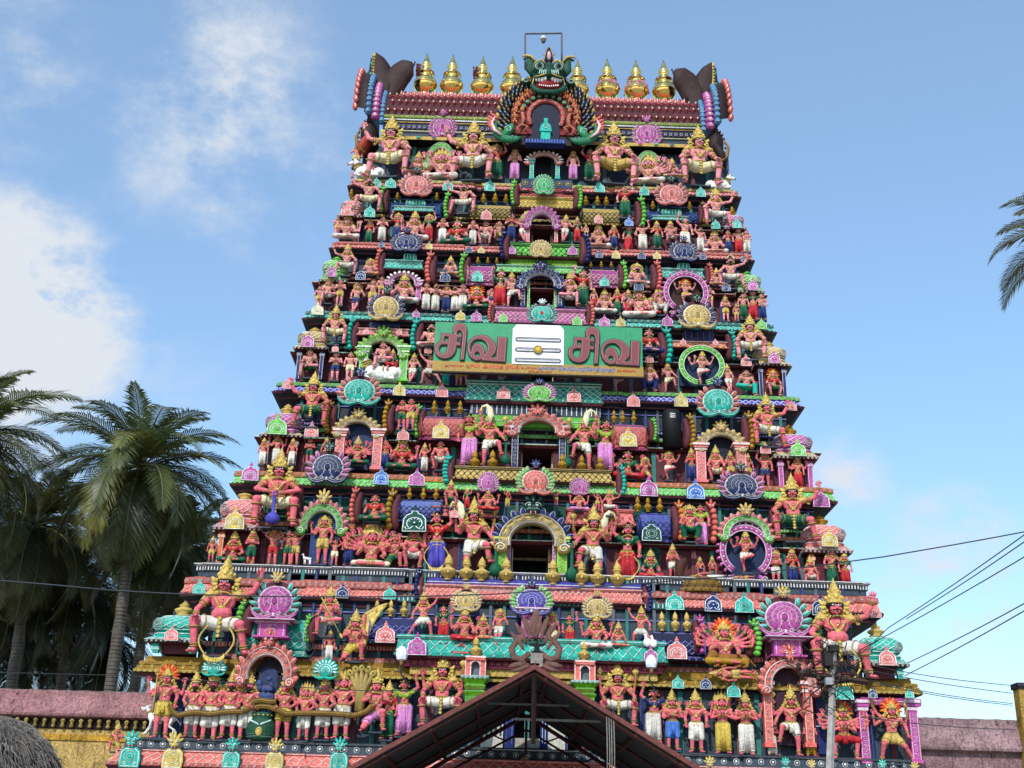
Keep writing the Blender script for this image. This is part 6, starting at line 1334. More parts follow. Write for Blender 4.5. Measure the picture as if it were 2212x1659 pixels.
    for i in range(7):
        q=math.radians(40+100*i/6); m.leaf((10*u*math.cos(q),-8*u,72*u+16*u*math.sin(q)),q,6*u,2*u,2*u,'8a9ac8',6)
    for i in range(10): m.ell((( -16+3.6*i)*u,-20*u,6*u+abs(i-4.5)*.5*u),(1.6*u,1.4*u,2*u),'W',5,3)
    f_=mkobj('demon_face',m.mesh('demon_face'),TW,None,tuple(b))
great()
# ---------------------------------------------------------------- golden finials
def finial_mesh():
    m=MB(); m.lathe([(.001,0),(.13,0),(.14,.02),(.10,.035),(.12,.06),(.15,.07),(.20,.10),(.255,.15),(.28,.20),(.288,.235),(.295,.24),(.288,.247),(.285,.28),(.26,.34),(.20,.395),(.14,.42),(.13,.44),(.15,.455),(.14,.47),(.19,.495),(.205,.51),(.20,.53),(.13,.56),(.115,.59),(.095,.62),(.115,.645),(.125,.665),(.11,.685),(.12,.70),(.135,.715),(.10,.76),(.07,.82),(.035,.91),(.006,1.0)],(.9,.62,.2),28); me=m.mesh('finial',MAT['polished_gold']); return me
FME=finial_mesh()
KX=[('A',875,637,295),('A',1113,650,308),('A',1387,655,322),('A',1655,650,322),('B',403,700,350),('B',673,705,343),('B',935,712,352),('B',1187,715,355)]
for i,(z,x,f,t) in enumerate(KX):
    Yf=ym-.1; u=zx(z,x); a=at(u,zy(z,f),Yf); tt=at(u,zy(z,t),Yf); s=(tt[2]-a[2]); zz=ztopv+.03; s=tt[2]-zz
    e=thing('golden_finial','x','finial',(a[0],Yf,zz),0,'golden finials along the roof ridge'); mkobj('vessel',FME,e,None,None,(s*.80,s*.80,s))
    cl={0:'with a shaggy maroon garland hanging left',1:'bare below a thin dry garland',2:'with a dark garland blowing left',3:'closest left of the green demon face',4:'closest right of the green demon face',5:'with pale pink cloth on its shoulder',6:'wrapped in a pink cloth scarf',7:'rightmost, beside the right roof horn'}[i]
    e['label']='tall polished golden finial '+cl; mp_=MB(); mp_.lathe([(.2,ztopv-zz-.05),(.2,-.03),(.16,-.002)],'t',12); mkobj('pedestal',mp_.mesh('pedestal'),e)
    m=MB(); r0=random.Random(i)
    for q in range(70):
        a_=r0.uniform(0,2*PI); m.tube([(.185*s*math.cos(a_),.185*s*math.sin(a_),.535*s),(.215*s*math.cos(a_)+r0.uniform(-.02,.02),.215*s*math.sin(a_),(.50+r0.uniform(-.03,.02))*s)],.009,(.13,.06,.03),3)
    if i in(0,2,3): 
        for q in range(110):
            b=v3(-.2*s+r0.uniform(-.08,.05)*s,r0.uniform(-.15,.1)*s,(.56 if i!=3 else .22)*s+r0.uniform(-.12,.10)*s); m.ell(b*v3(.8,1,1),(.05,.04,.03),(.16,.03,.05),5,3)
    if i in(5,6):
        for q in range(9):
            th=2*PI*q/9+.3; m.tube([(.14*s*math.cos(th),.14*s*math.sin(th),.44*s),(.24*s*math.cos(th+.15),.24*s*math.sin(th+.15),.37*s),(.30*s*math.cos(th+.4),.30*s*math.sin(th+.4),(.20 if i==6 else .28)*s)],[.05,.08,.03],(.5,.16,.22),6,flat=.35)
    mkobj('garland' if i not in(5,6) else 'cloth',m.mesh('garland'),e,None,None,(.82,.82,1))
# frame with camera over the demon face
e=thing('camera_frame','thin grey pipe frame with a white dome camera above the green demon face','camera frame',tuple(at(1175,150,Y6-.1)))
o=np.array(at(1175,150,Y6-.1)); g=lambda u,v: at(u,v,Y6-.1)-o
m=MB(); m.tube([g(1134.5,150),g(1134.5,74)],.035,(.12,.11,.12),8); m.tube([g(1134,73),g(1214.5,72)],.035,(.12,.11,.12),8); m.tube([g(1213.5,72),g(1213.5,136)],.035,(.12,.11,.12),8); mkobj('pipe_frame',m.mesh('pipe_frame',MAT['stucco']),e)
m=MB(); c=g(1174,80); m.tube([c+v3(0,0,.10),c+v3(0,0,.02)],.02,'Z'); m.lathe([(.02,.08),(.07,.03),(.12,-.06),(.13,-.1),(.11,-.13)],'W',14,c0=c); m.ell(c+v3(0,0,-.18),(.09,.09,.11),(.12,.11,.1),12,8); mkobj('dome_camera',m.mesh('dome_camera'),e)
# ---------------------------------------------------------------- animals and other statues
def quad(m,c,s,pose_='stand',neck=.5):
    pass
def bull(z,x,f,t,Y,mir,label):
    u=zx(z,x); a=at(u,zy(z,f),Y); tt=at(u,zy(z,t),Y); s=(tt[2]-a[2])/.62; b=MB()
    b.ell((.0,0,.17),(.36,.15,.16)); b.ell((.22,0,.17),(.17,.16,.17)); b.ell((-.22,0,.2),(.15,.15,.18)); b.ell((-.14,0,.36),(.08,.07,.07))
    b.cap((-.26,0,.28),(-.34,0,.45),.11,.08); b.ell((-.38,-.0,.5),(.085,.07,.075)); b.cap((-.40,0,.49),(-.52,0,.43),.058,.042)
    for q in(-1,1):
        b.cap((-.34,q*.08,.55),(-.33,q*.15,.58),.022,.012); b.cap((-.35,q*.05,.57),(-.34,q*.07,.66),.018,.006)
        b.cap((-.24,q*.12,.14),(-.36,q*.14,.06),.055,.04); b.cap((-.36,q*.14,.05),(-.22,q*.14,.035),.035,.03); b.cap((.22,q*.13,.14),(.08,q*.17,.06),.08,.04); b.cap((.08,q*.17,.04),(.22,q*.17,.035),.035,.03)
    b.cap((.36,0,.2),(.40,.02,.08),.02,.014)
    m=fuse(b,.016,2); e=thing('bull_statue',label,'bull statue',tuple(a),0,'white bull statues',(s*(-1 if mir else 1),s,s)); mkobj('body',m.mesh('body'),e,lin('e9e7e0'))
    m=MB()
    for q in(-1,1): m.ell((-.43,q*.062,.51),(.018,.012,.018),'k',7,5); m.ell((-.545,q*.025,.435),(.012,.01,.012),'k')
    m.ell((-.555,0,.425),(.022,.04,.035),(.35,.12,.12)); mkobj('face',m.mesh('face'),e)
    m=MB(); 
    for k_ in range(3): m.torus((-.27-.02*k_,0,.30+.045*k_),(-.4,0,.9),.125-.012*k_,.016,'s',16,5)
    for i in range(12): q=2*PI*i/12; m.ell((-.29+.10*math.cos(q),.12*math.sin(q),.28),(.018,.018,.026),'Y',6,4)
    m.tube([(.1,-.16,.2),(.1,-.12,.30),(.1,0,.345),(.1,.12,.30),(.1,.16,.2)],.02,'P',6); m.tube([(.02,-.16,.2),(.02,-.12,.30),(.02,0,.335)],.014,'s',6); mkobj('harness',m.mesh('harness'),e)
bull('A',375,1432,1238,Y6-.1,False,'white reclining bull statue with gold neck chains at the left edge under the roof')
bull('B',1668,1532,1375,Y6-.1,True,'white reclining bull statue with gold neck chains at the right edge under the roof')
bull('E',1040,610,330,Yk(3,.05),False,'white bull statue carrying a couple inside the lime green arch')
def dog():
    Y=Yk(0,.1); u=zx('K',560); a=at(u,zy('K',1372),Y); tt=at(u,zy('K',1090),Y); s=(tt[2]-a[2])/.95; b=MB()
    b.ell((-.28,0,.56),(.2,.11,.15)); b.cap((-.28,0,.55),(.22,0,.52),.13,.09); b.ell((.28,0,.52),(.14,.10,.13))
    b.cap((-.38,0,.6),(-.50,0,.80),.09,.06); b.ell((-.53,0,.85),(.085,.065,.07)); b.cap((-.56,0,.84),(-.72,0,.83),.045,.028); b.cap((-.56,0,.81),(-.68,0,.765),.03,.018)
    for q in(-1,1):
        b.cap((-.48,q*.05,.90),(-.43,q*.08,.97),.025,.01); b.cap((-.34,q*.06,.5),(-.36,q*.07,.28),.055,.035); b.cap((-.36,q*.07,.28),(-.48,q*.07,.1),.034,.024); b.cap((-.48,q*.07,.08),(-.56,q*.07,.05),.026,.02)
        b.cap((.30,q*.06,.5),(.22,q*.09,.30),.08,.05); b.cap((.22,q*.09,.3),(.40,q*.09,.2),.04,.028); b.cap((.40,q*.09,.2),(.38,q*.09,.04),.026,.022); b.cap((.38,q*.09,.03),(.30,q*.09,.025),.022,.018)
    b.cap((.4,0,.56),(.6,0,.34),.03,.012)
    m=fuse(b,.016,2); e=thing('dog_statue','white hound statue with open jaws striding behind the flame-haired trident bearer','dog statue',tuple(a),0,None,s); mkobj('body',m.mesh('body'),e,lin('eceae4'))
    m=MB(); m.ell((-.73,0,.835),.022,'k'); 
    for q in(-1,1): m.ell((-.59,q*.052,.875),(.014,.01,.014),'k')
    m.ell((-.65,0,.80),(.06,.02,.012),'r'); mkobj('face',m.mesh('face'),e); m=MB(); m.torus((-.46,0,.73),(-.5,0,.85),.085,.018,'s'); m.torus((-.44,0,.70),(-.5,0,.85),.09,.014,'Y'); mkobj('collar',m.mesh('collar'),e)
dog()
def snake():
    Y=Yk(0,-.22); L=[(640,1090),(660,1150),(720,1190),(800,1165),(900,1160),(1000,1175),(1100,1160),(1200,1150),(1300,1150),(1365,1120),(1400,1060),(1470,1050),(1560,1065),(1600,1060)]
    L2=[(1420,1130),(1440,1105),(1520,1105),(1620,1140),(1700,1175),(1800,1165),(1900,1165),(2000,1165),(2100,1170),(2200,1175),(2300,1190),(2420,1150),(2470,1090)]
    def path(P): 
        P=[at(zx('K',x),zy('K',y),Y) for x,y in P]; P=np.array(P); t=np.linspace(0,len(P)-1,len(P)*6); return np.stack([np.interp(t,np.arange(len(P)),P[:,i]) for i in range(3)],1)
    e=thing('snake_statue','long brown spotted snake pulled by two teams of statues on the lowest ledge','snake statue',(0,0,0))
    for nm,P_ in(('tail_coil',L),('body',L2)):
        m=MB(); p=path(P_); 
        for _ in range(2): p[1:-1]=(p[:-2]+p[1:-1]*2+p[2:])/4
        m.tube(p,.078,'8a6a2c',10); 
        for i in range(0,len(p)-1):
            for a in (-.9,-.1,.7):
                m.ell(p[i]+v3(0,-.07*math.cos(a),.072*math.sin(a)),(.024,.014,.017),(.03,.02,.01),5,3)
        m.build(nm,e)
    m=MB(); c=at(zx('L',375),zy('L',900),Y+.15)
    for i in range(5):
        a=math.radians(40+25*i); q=c+v3(.42*math.cos(a),-.05,.42*math.sin(a)); m.tube([c+v3(.05*math.cos(a),0,-.75),c+v3(.1*math.cos(a),.02,-.2),q],[.10,.09,.05],'a08a50',8); m.leaf(q,a,.13,.10,.07,'b09a50',8); m.ell(q+v3(0,-.07,.02),.025,'k')
    m.build('hood',e)
snake()
# green churning vase under the niche
def churn():
    a=at(zx('K',1452),zy('K',1415),Yk(0,-.05)); m=MB(); s=(at(zx('K',1452),zy('K',1160),Yk(0,-.05))[2]-a[2])
    m.lathe([(.001,0),(.40,0),(.50,.12),(.54,.35),(.50,.6),(.40,.74),(.34,.80),(.40,.86),(.42,.93),(.36,1.0),(.3,1.0)],'1c4a34',24)
    for i in range(6): m.torus((0,0,.12+.09*i),(0,.04,1),.52-.01*abs(i-2),.012,'F',30,3)
    m.ell((0,-.53,.30),(.13,.05,.16),'s'); m.torus((0,-.57,.32),(0,1,0),.08,.015,'Y')
    for q in(-1,1): 
        for i in range(4): m.leaf((q*(.10+.07*i),-.52+.03*i,.58+.03*i),math.radians(90-q*60),.11,.03,.03,'F')
    for i in range(8): m.ell((.38*math.cos(PI+PI*i/7),.38*math.sin(PI+PI*i/7)-.02,.9),(.04,.03,.03),'s')
    e=thing('churning_vase','dark green striped vase with gold medallion between the two snake-pulling teams','vase',tuple(a),0,None,(s,s*.7,s)); m.build('vessel',e)
    m=MB(); 
    for i in range(26): m.ell((random.uniform(-.26,.26),random.uniform(-.1,.06),1.0+random.random()**1.4*1.25),(random.uniform(.1,.18),.12,random.uniform(.08,.15)),'3a4a78',7,5)
    m.build('rock_cone',e)
churn()
# black stone pillar with white marks, third storey right
a=at(zx('G',520),zy('G',1190),Yk(2,-.02)); h=at(zx('G',520),zy('G',860),Yk(2,-.02))[2]-a[2]; m=MB(); m.lathe([(.30,0),(.30,h*.9),(.26,h*.97),(.12,h),(.001,h)],'14161a',22); 
for i in range(3): m.tube([(-.09,-.305,h*.74+i*.06),(.09,-.305,h*.74+i*.06)],.016,'W')
e=thing('stone_pillar','black rounded stone pillar with three white stripes between two scroll brackets','pillar',tuple(a)); m.build('shaft',e)
# reclining statues
def recl(z,x,y,w,Y,skin,gc,label,mir=False):
    a=at(zx(z,x),zy(z,y),Y); W=w*zs(z)*Y/ray(zx(z,x),zy(z,y))[1]; B=body_mesh('plain','H'); cm,hm,hh=head_mesh('k',''); s=W/1.15
    e=thing('reclining_statue',label,'statue',tuple(a),0,None,s); e.rotation_euler=(math.radians(0),math.radians(-90 if not mir else 90),0); 
    e.location=(a[0]+(W/2 if not mir else -W/2),a[1],a[2]+.1*s)
    mkobj('body',B['body'],e,SKIN[skin]); mkobj('face',B['face'],e); mkobj('jewellery',B['jewel'],e); mkobj('garment',garment_mesh('plain','H','L' if gc=='w' else 'S'),e,LC[gc]); mkobj('crown',cm,e,None,tuple(B['J']['hed'])); mkobj('hair',hm,e,None,tuple(B['J']['hed']))
recl('M',1790,850,400,Yk(0,-.45),'lo','s','gold-jewelled statue lying on its back below the many-armed lion-faced figure')
recl('J',645,1075,360,Yk(1,-.2),'lo','w','white-robed statue lying on the coiled serpent bed in second storey')
recl('J',985,1050,190,Yk(1,-.22),'lo','s','small statue lying under the dancer inside the magenta flame ring')
# coiled serpent bed
a=at(zx('J',610),zy('J',1160),Yk(1,-.3)); m=MB()
for i in range(4): m.torus((0,.1,.06+.10*i),(0,0,1),.62-.03*i,.075,'6a4a1c' if i%2 else '8a6a2c',40,8,.35)
for i in range(60):
    q=2*PI*i/60; m.ell((.62*math.cos(q),.1+.27*math.sin(q)-.03,.06+.1*(i%4)),(.03,.03,.02),(.04,.02,.01),5,3)
m.tube([(-.55,.1,.3),(-.66,.1,.5),(-.62,.1,.8),(-.45,.02,.98)],[.10,.13,.18,.06],'4a2a1c',9)
e=thing('serpent_bed','brown coiled serpent bed with raised hood on the second storey base moulding','snake statue',tuple(a)); m.build('coils',e)
# lion body under the many-armed figure, garuda wings, small birds
def part_statue(z,x,f,t,Y,fn,name,label,cat):
    u=zx(z,x); a=at(u,zy(z,f),Y); s=at(u,zy(z,t),Y)[2]-a[2]; m=MB(); fn(m,s); e=thing(name,label,cat,tuple(a)); m.build('body',e); return e
def lion(m,s):
    b=MB(); b.cap((-.5*s,0,.6*s),(.7*s,0,.6*s),.3*s,.26*s); b.ell((-1.05*s,-.1,.7*s),(.32*s,.25*s,.32*s)); b.ell((-1.25*s,-.15,.6*s),(.18*s,.16*s,.14*s))
    for x in(-.75,-.35,.45,.85): b.cap((x*s,-.1,.5*s),((x-.08)*s,-.2,.18*s),.16*s,.1*s); b.cap(((x-.08)*s,-.2,.14*s),((x-.3)*s,-.26,.08*s),.09*s,.07*s)
    b.cap((.95*s,0,.6*s),(1.3*s,-.05,.2*s),.07*s,.05*s)
    f=fuse(b,.04*s,1); 
    for V,F,C in zip(f.V,[f.F],f.C): m.add(V,F,'8a5a20')
part_statue('M',1795,775,610,Yk(0,-.2),lion,'lion_statue','brown crouching lion statue under the many-armed lion-faced figure','lion statue')
def wing(m,s):
    for i in range(8): m.leaf((.15*s+.02*i*s,.05*i/8,.40*s+.08*i*s),math.radians(78-i*7),.34*s,.06*s,.04,'s' if i%2 else 'Y',8)
    for i in range(7): m.leaf((.0+.05*s,-.03,.30*s+.07*i*s),math.radians(70),.16*s,.05*s,.04,'P',7)
part_statue('L',345,640,215,Yk(0,-.0),wing,'wing_ornament','gold and white feathered wing behind the kneeling figure on the left','wing')
def bird(m,s):
    b=MB(); b.ell((0,0,.35*s),(.28*s,.2*s,.3*s)); b.cap((-.05*s,0,.5*s),(-.12*s,0,.85*s),.12*s,.1*s); b.cap((-.15*s,-.05*s,.86*s),(-.3*s,-.1*s,.82*s),.06*s,.02*s); f=fuse(b,.04*s,1); m.add(f.V[0],f.F,'W'); m.ell((-.18*s,-.09*s,.9*s),.025*s,'k')
part_statue('M',1035,580,440,Yk(0,-.3),bird,'bird_statue','white bird statue at the right end of the turquoise ledge, left of a pair','bird statue')
part_statue('M',1090,585,455,Yk(0,-.3),bird,'bird_statue','white bird statue at the right end of the turquoise ledge, right of a pair','bird statue')
def deer(m,s):
    b=MB(); b.cap((-.2*s,0,.55*s),(.25*s,0,.5*s),.13*s,.12*s); b.cap((-.25*s,0,.6*s),(-.32*s,0,.85*s),.08*s,.05*s); b.cap((-.33*s,0,.88*s),(-.46*s,0,.82*s),.06*s,.03*s)
    for x in(-.22,-.12,.2,.3): b.cap((x*s,0,.45*s),((x+.03)*s,-.03,.05*s),.05*s,.03*s)
    for q in(-1,1): b.cap((-.3*s,q*.03*s,.9*s),(-.26*s,q*.06*s,1.0*s),.02*s,.01*s)
    f=fuse(b,.03*s,1); m.add(f.V[0],f.F,'W')
part_statue('H',915,1030,920,Yk(1,-.2),deer,'deer_statue','small white deer statue beside the tall haloed nude figure, second storey','deer statue')
# little coral shrines on green stands beside the shed roof
for z,x,lab in(('L',1395,'left'),('M',467,'right')):
    y0,y1,y2=(665,840,1020) if z=='L' else (705,885,1040)
    Y=Yk(0,-.35); a=at(zx(z,x),zy(z,y2),Y); z1=at(zx(z,x),zy(z,y1),Y)[2]-a[2]; z0=at(zx(z,x),zy(z,y0),Y)[2]-a[2]; w=.33
    e=thing('small_shrine',f'small coral arched shrine on a green moulded stand, {lab} of the shed peak','shrine',tuple(a),0,'small shrines beside the shed peak')
    m=MB(); pl=[(-w*.8,-w*.8),(w*.8,-w*.8),(w*.8,w*.8),(-w*.8,w*.8)]
    sweep(m,pl,[(-.05,-.5),(0,0),(.06,z1*.2),(-.02,z1*.3),(.04,z1*.5),(-.02,z1*.6),(.1,z1*.85),(.12,z1)],['L','7dc82a','L','U','L','7dc82a','F'],lat=[(6,'bead','F',.12)]); m.build('stand',e)
    m=MB(); h=z0-z1
    for s in(-1,1): m.box(s*w*.62-.08,s*w*.62+.08,-w*.6,w*.6,z1,z1+h*.8,'R'); m.box(s*w*.62-.085,s*w*.62-.06,-w*.6-.01,-w*.6-.002,z1,z1+h*.8,'Q'); m.box(s*w*.62+.06,s*w*.62+.085,-w*.6-.01,-w*.6-.002,z1,z1+h*.8,'Q')
    m.box(-w*.4,w*.4,-w*.1,w*.6,z1+.01,z1+h*.8,'Z'); m.box(-w*.8,w*.8,-w*.8,w*.7,z1+h*.8,z1+h,'R'); m.box(-w*.85,w*.85,-w*.85,w*.75,z1+h*.92,z1+h*1.01,'Q'); m.arc((0,-w*.62,z1+h*.52),w*.42,h*.26,0,180,.03,'Q',12); m.build('shrine_body',e)
# white globe lanterns at the ledge ends
for z,x,y0,y1,lab in(('L',738,560,700,'left'),('M',1070,640,770,'right')):
    Y=Yk(0,-.75); a=at(zx(z,x),zy(z,y1),Y); h=at(zx(z,x),zy(z,y0),Y)[2]-a[2]
    e=thing('lamp_cover',f'lamp wrapped in a white bag at the {lab} end of the turquoise ledge','lamp',tuple(a),0,'bag-wrapped lamps')
    m=MB(); m.lathe([(.03,0),(.14,.12*h),(.17,.4*h),(.15,.7*h),(.08,.92*h),(.02,h)],'E',9,yk=.8,sm=False); m.build('bag',e); m=MB(); m.tube([(0,0,.02),(-.05,.1,-.25),(.15,.5,-.5)],.025,'Z'); m.tube([(0,0,0),(0,0,-.12)],.05,'A',8); m.build('bracket',e)
# ---------------------------------------------------------------- sign board
YS=Yk(3,-1.0)
def S(u,v,dy=0): return at(u,v,YS+dy)
c00=at(zx('F',47),zy('F',50),YS); c10=at(zx('F',1917),zy('F',120),YS); c11=at(zx('F',1907),zy('F',560),YS); c01=at(zx('F',27),zy('F',487),YS)
sg=thing('sign_board','green and ochre sign board with large maroon Tamil letters hung across the fourth storey','sign',tuple((c00+c11)/2)); O=(c00+c11)/2
zt_=(c00[2]+c10[2])/2-O[2]; zb_=(c01[2]+c11[2])/2-O[2]; xl__=(c00[0]+c01[0])/2-O[0]; xr__=(c10[0]+c11[0])/2-O[0]
zmid=zb_+(zt_-zb_)*.20
m=MB(); m.box(xl__,xr__,0,.07,zmid,zt_,'1a8a5c'); m.build('green_panel',sg,mat=MAT['board_paint'])
m=MB(); m.box(xl__-.02,xr__+.02,-.004,.08,zb_,zmid-.002,'9a7a2c')
for f in(.25,.5,.75): m.box(xl__+(xr__-xl__)*f-.004,xl__+(xr__-xl__)*f+.004,-.007,-.0045,zb_+.02,zmid-.004,'5a4418')
for i in range(24): m.ell((xl__+(xr__-xl__)*(i+.5)/24,-.008,zb_+.05),.012,'4a3a20',6,3)
m.build('ochre_panel',sg,mat=MAT['board_paint'])
m=MB(); m.box(xl__-.03,xr__+.03,-.012,.14,zb_-.05,zb_-.003,'3a2a20'); m.box(xl__,xr__,.071,.14,zb_,zt_,'2a2a2a'); 
for f in(.03,.35,.65,.97): m.tube([(xl__+(xr__-xl__)*f,.12,zt_-.2),(xl__+(xr__-xl__)*f,.9,zt_+.15)],.03,'Z'); m.tube([(xl__+(xr__-xl__)*f,.12,zb_+.1),(xl__+(xr__-xl__)*f,.9,zb_+.1)],.03,'Z')
m.build('frame',sg,mat=MAT['rusty_metal'])
# letters traced as outlines, coordinates in units of the board's face (x right, y down)
LA=[[(235,265),(485,270),(455,210),(450,150),(480,95),(535,65),(600,58),(660,80),(700,130),(712,200),(705,400),(680,755),(620,755),(632,500),(642,300),(640,250),(620,210),(580,190),(545,200),(522,230),(522,290),(612,288),(612,335),(530,340),(530,432),(605,430),(602,490),(525,482),(515,570),(490,640),(440,700),(370,735),(290,740),(210,715),(150,660),(122,580),(130,500),(170,450),(220,425),(232,380)],
 [(285,315),(380,320),(375,425),(280,415)],[(370,478),(300,470),(235,480),(200,515),(190,575),(210,630),(260,660),(310,655),(345,620),(358,560)]]
LB=[[(1325,305),(1490,312),(1470,770),(1035,755),(1035,722),(985,750),(910,757),(830,715),(775,645),(748,560),(755,460),(800,370),(880,305),(990,278),(1100,290),(1200,345),(1265,430),(1290,530),(1270,610),(1190,700),(1308,706)],
 [(800,590),(785,520),(800,450),(850,385),(930,352),(1020,355),(1095,405),(1135,480),(1130,570),(1085,655),(1068,640),(1062,560),(1020,480),(940,440),(870,465),(835,530),(822,610)],
 [(935+55*math.cos(t),645+55*math.sin(t)) for t in np.linspace(0,2*PI,14)[:-1]]]
xsc=(xr__-xl__)/4007.0; zsc=(zt_-zmid)/745.   # the traced unit: board is ~3750 units wide
def letter(name,L,ox,oz,parent):
    for nm,off,y0,ex,col,mt in((name,-.0,-.055,.022,'7d3a40','board_paint'),('black_edge',.028,-.03,.028,'0c0a0a','board_paint'),('pale_outline',-.014,-.078,.003,'b08080','board_paint'),('letter_face',-.024,-.083,.003,'743239','board_paint')):
        cu=bpy.data.curves.new(nm,'CURVE'); cu.dimensions='2D'; cu.fill_mode='BOTH'; cu.extrude=ex; cu.offset=off
        for P in L:
            sp=cu.splines.new('POLY'); sp.points.add(len(P)-1); sp.use_cyclic_u=True
            for p,(x,y) in zip(sp.points,P): p.co=(ox+x*xsc,oz-y*zsc,0,1)
        o=bpy.data.objects.new('t',cu); COL.objects.link(o); bpy.context.view_layer.update()
        me=bpy.data.meshes.new_from_object(o.evaluated_get(bpy.context.evaluated_depsgraph_get())); bpy.data.objects.remove(o)
        n=len(me.vertices); at_=me.attributes.new('Col','FLOAT_COLOR','POINT'); at_.data.foreach_set('color',np.tile(rgba(col),(n,1)).astype(np.float32).ravel()); me.materials.clear(); me.materials.append(MAT[mt])
        ob=mkobj(nm,me,parent); ob.rotation_euler=(PI/2,0,0); ob.location=(0,y0,0)
for k_,ox in ((0,xl__-100*xsc),(1,xl__+(xr__-xl__)*(1195/1870.)-100*xsc)):
    for nm,L in(('tamil_letter',LA),('tamil_letter',LB)): letter(nm,L,ox,zt_+28*zsc,sg)
# white emblem with three bars and a dot
xa=xl__+(xr__-xl__)*.375; xb=xl__+(xr__-xl__)*.622; xm_=(xa+xb)/2; z1=zt_-.02; z2=zmid-.04; c=.16
m=MB(); m.prism([(xa,z2),(xa,z1-c),(xa+c*.8,z1),(xb-c*.8,z1),(xb,z1-c),(xb,z2)][::-1],-.03,-.002,'E'); m.build('white_panel',sg,mat=MAT['board_paint'])
for i in range(3):
    zc=z1-(z1-z2)*(.38+.26*i); m=MB(); A=np.linspace(0,2*PI,40)[:-1]; hw=(xb-xa)*.44; r=.062
    P=[(xm_+ (hw-r if math.cos(t)>=0 else -(hw-r))+r*math.cos(t),-.045,zc+r*math.sin(t)) for t in A]; m.tube(P,.013,'2a2422',5,closed=True); 
    P=[(xm_+ (hw-r if math.cos(t)>=0 else -(hw-r))+r*.6*math.cos(t),-.055,zc+r*.6*math.sin(t)) for t in A]; m.tube(P,.010,'b0a8a8',5,closed=True); m.build('emblem_bar',sg,mat=MAT['board_paint'])
m=MB(); zc=z1-(z1-z2)*.64; m.lathe([(.001,0),(.13,0),(.15,.02),(.15,.06),(.001,.062)],'8a7420',22); V=m.V[-1]; V[:]=V[:,[0,2,1]]*np.array([1,-1,1])+v3(xm_,-.03,zc); m.torus((xm_,-.1,zc),(0,1,0),.125,.018,'s',20,5); m.ell((xm_,-.1,zc),(.10,.02,.10),'c9a830'); m.build('emblem_disc',sg,mat=MAT['board_paint'])
def words(txt,fx,fz,size,col):
    cu=bpy.data.curves.new('w','FONT'); cu.body=txt; cu.size=size; cu.extrude=.004; cu.align_x='LEFT'
    o=bpy.data.objects.new('t',cu); COL.objects.link(o); bpy.context.view_layer.update()
    me=bpy.data.meshes.new_from_object(o.evaluated_get(bpy.context.evaluated_depsgraph_get())); bpy.data.objects.remove(o)
    n=len(me.vertices)
    if not n: return
    at_=me.attributes.new('Col','FLOAT_COLOR','POINT'); at_.data.foreach_set('color',np.tile(rgba(col),(n,1)).astype(np.float32).ravel()); me.materials.clear(); me.materials.append(MAT['board_paint'])
    co=np.empty(n*3,np.float32); me.vertices.foreach_get('co',co); co=co.reshape(-1,3); w=co[:,0].max()-co[:,0].min()
    ob=mkobj('lettering',me,sg); ob.rotation_euler=(PI/2,0,0); f0,f1=fx; tw=(xr__-xl__)*(f1-f0); ob.scale=(tw/w,1,1)
    ob.location=(xl__+(xr__-xl__)*f0-co[:,0].min()*tw/w,-.012,zb_+(zmid-zb_)*fz)
H_=zmid-zb_
words('அருள்மிகு',(.055,.145),.42,H_*.30,'c8281c'); words('ஆருயிர்',(.155,.225),.40,H_*.48,'d8281c'); words('அமர்ந்த',(.235,.335),.40,H_*.48,'d8281c'); words('நாயகி',(.345,.41),.40,H_*.48,'d8281c'); words('உடனுறை',(.42,.497),.42,H_*.30,'c8281c')
words('அருள்மிகு',(.503,.585),.40,H_*.42,'2a6fd0'); words('\u0bc6சம்\u0bc6பாற்\u0bc7சாதிநாதர்',(.597,.868),.38,H_*.5,'2a6fd0'); words('திருக்\u0bc7காவில்',(.878,.965),.40,H_*.32,'c8281c'); words('திருவண்ணாமலை',(.455,.565),.08,H_*.26,'a8281c')
# ---------------------------------------------------------------- ground, walls, neighbours
m=MB(); m.add([(-900,-300,0),(900,-300,0),(900,3000,0),(-900,3000,0)],[np.array([[0,1,2,3]])],'7d6a55',False); g_=m.build('ground',mat=MAT['ground_soil']); tag(g_,kind='structure')
m=MB(); m.add([(-7,-60,.004),(7,-60,.004),(7,33.2,.004),(-7,33.2,.004)],[np.array([[0,1,2,3]])],'6a6660',False); g_=m.build('street',mat=MAT['concrete']); tag(g_,kind='structure')
# left compound wall
YWL=36.6
def wall(name,label,x0,x1,zt,zc,col_top,col_body,dent,slope_=0):
    e=thing(name,label,'wall',((x0+x1)/2,YWL,0)); w=(x1-x0)/2; m=MB()
    n=60; P=[]
    for i in range(n+1):
        x=-w+2*w*i/n; j=random.uniform(-.012,.012); P.append([(x,-.0,zc),(x,-.22,zc+.05),(x,-.24,zc+.12),(x,-.12,zc+(zt-zc)*.45),(x,.02,zt-.05+j),(x,.12,zt+j),(x,.55,zt-.1),(x,.6,zc)])
    m.grid(P,col_top,sm=False); m.build('coping',e,mat=MAT['plaster_wall'])
    m=MB(); m.box(-w,w,.0,.5,0,zc-.002,col_body); m.build('wall_body',e,mat=MAT['plaster_wall'])
    if dent:
        m=MB(); m.box(-w,w,-.05,-.002,zc-.62,zc-.45,'c2953c')
        for i in range(int(2*w/.27)): 
            x=-w+.1+i*.27; m.lathe([(.05,0),(.07,.05),(.04,.12),(.07,.18),(.08,.2),(.03,.26)],'a08a50',7,c0=(x,-.10,zc-.27))
        m.box(-w,w,-.03,-.003,zc-.30,zc-.003,'2a2422')
        m.build('bracket_row',e,mat=MAT['plaster_wall'])
    return e
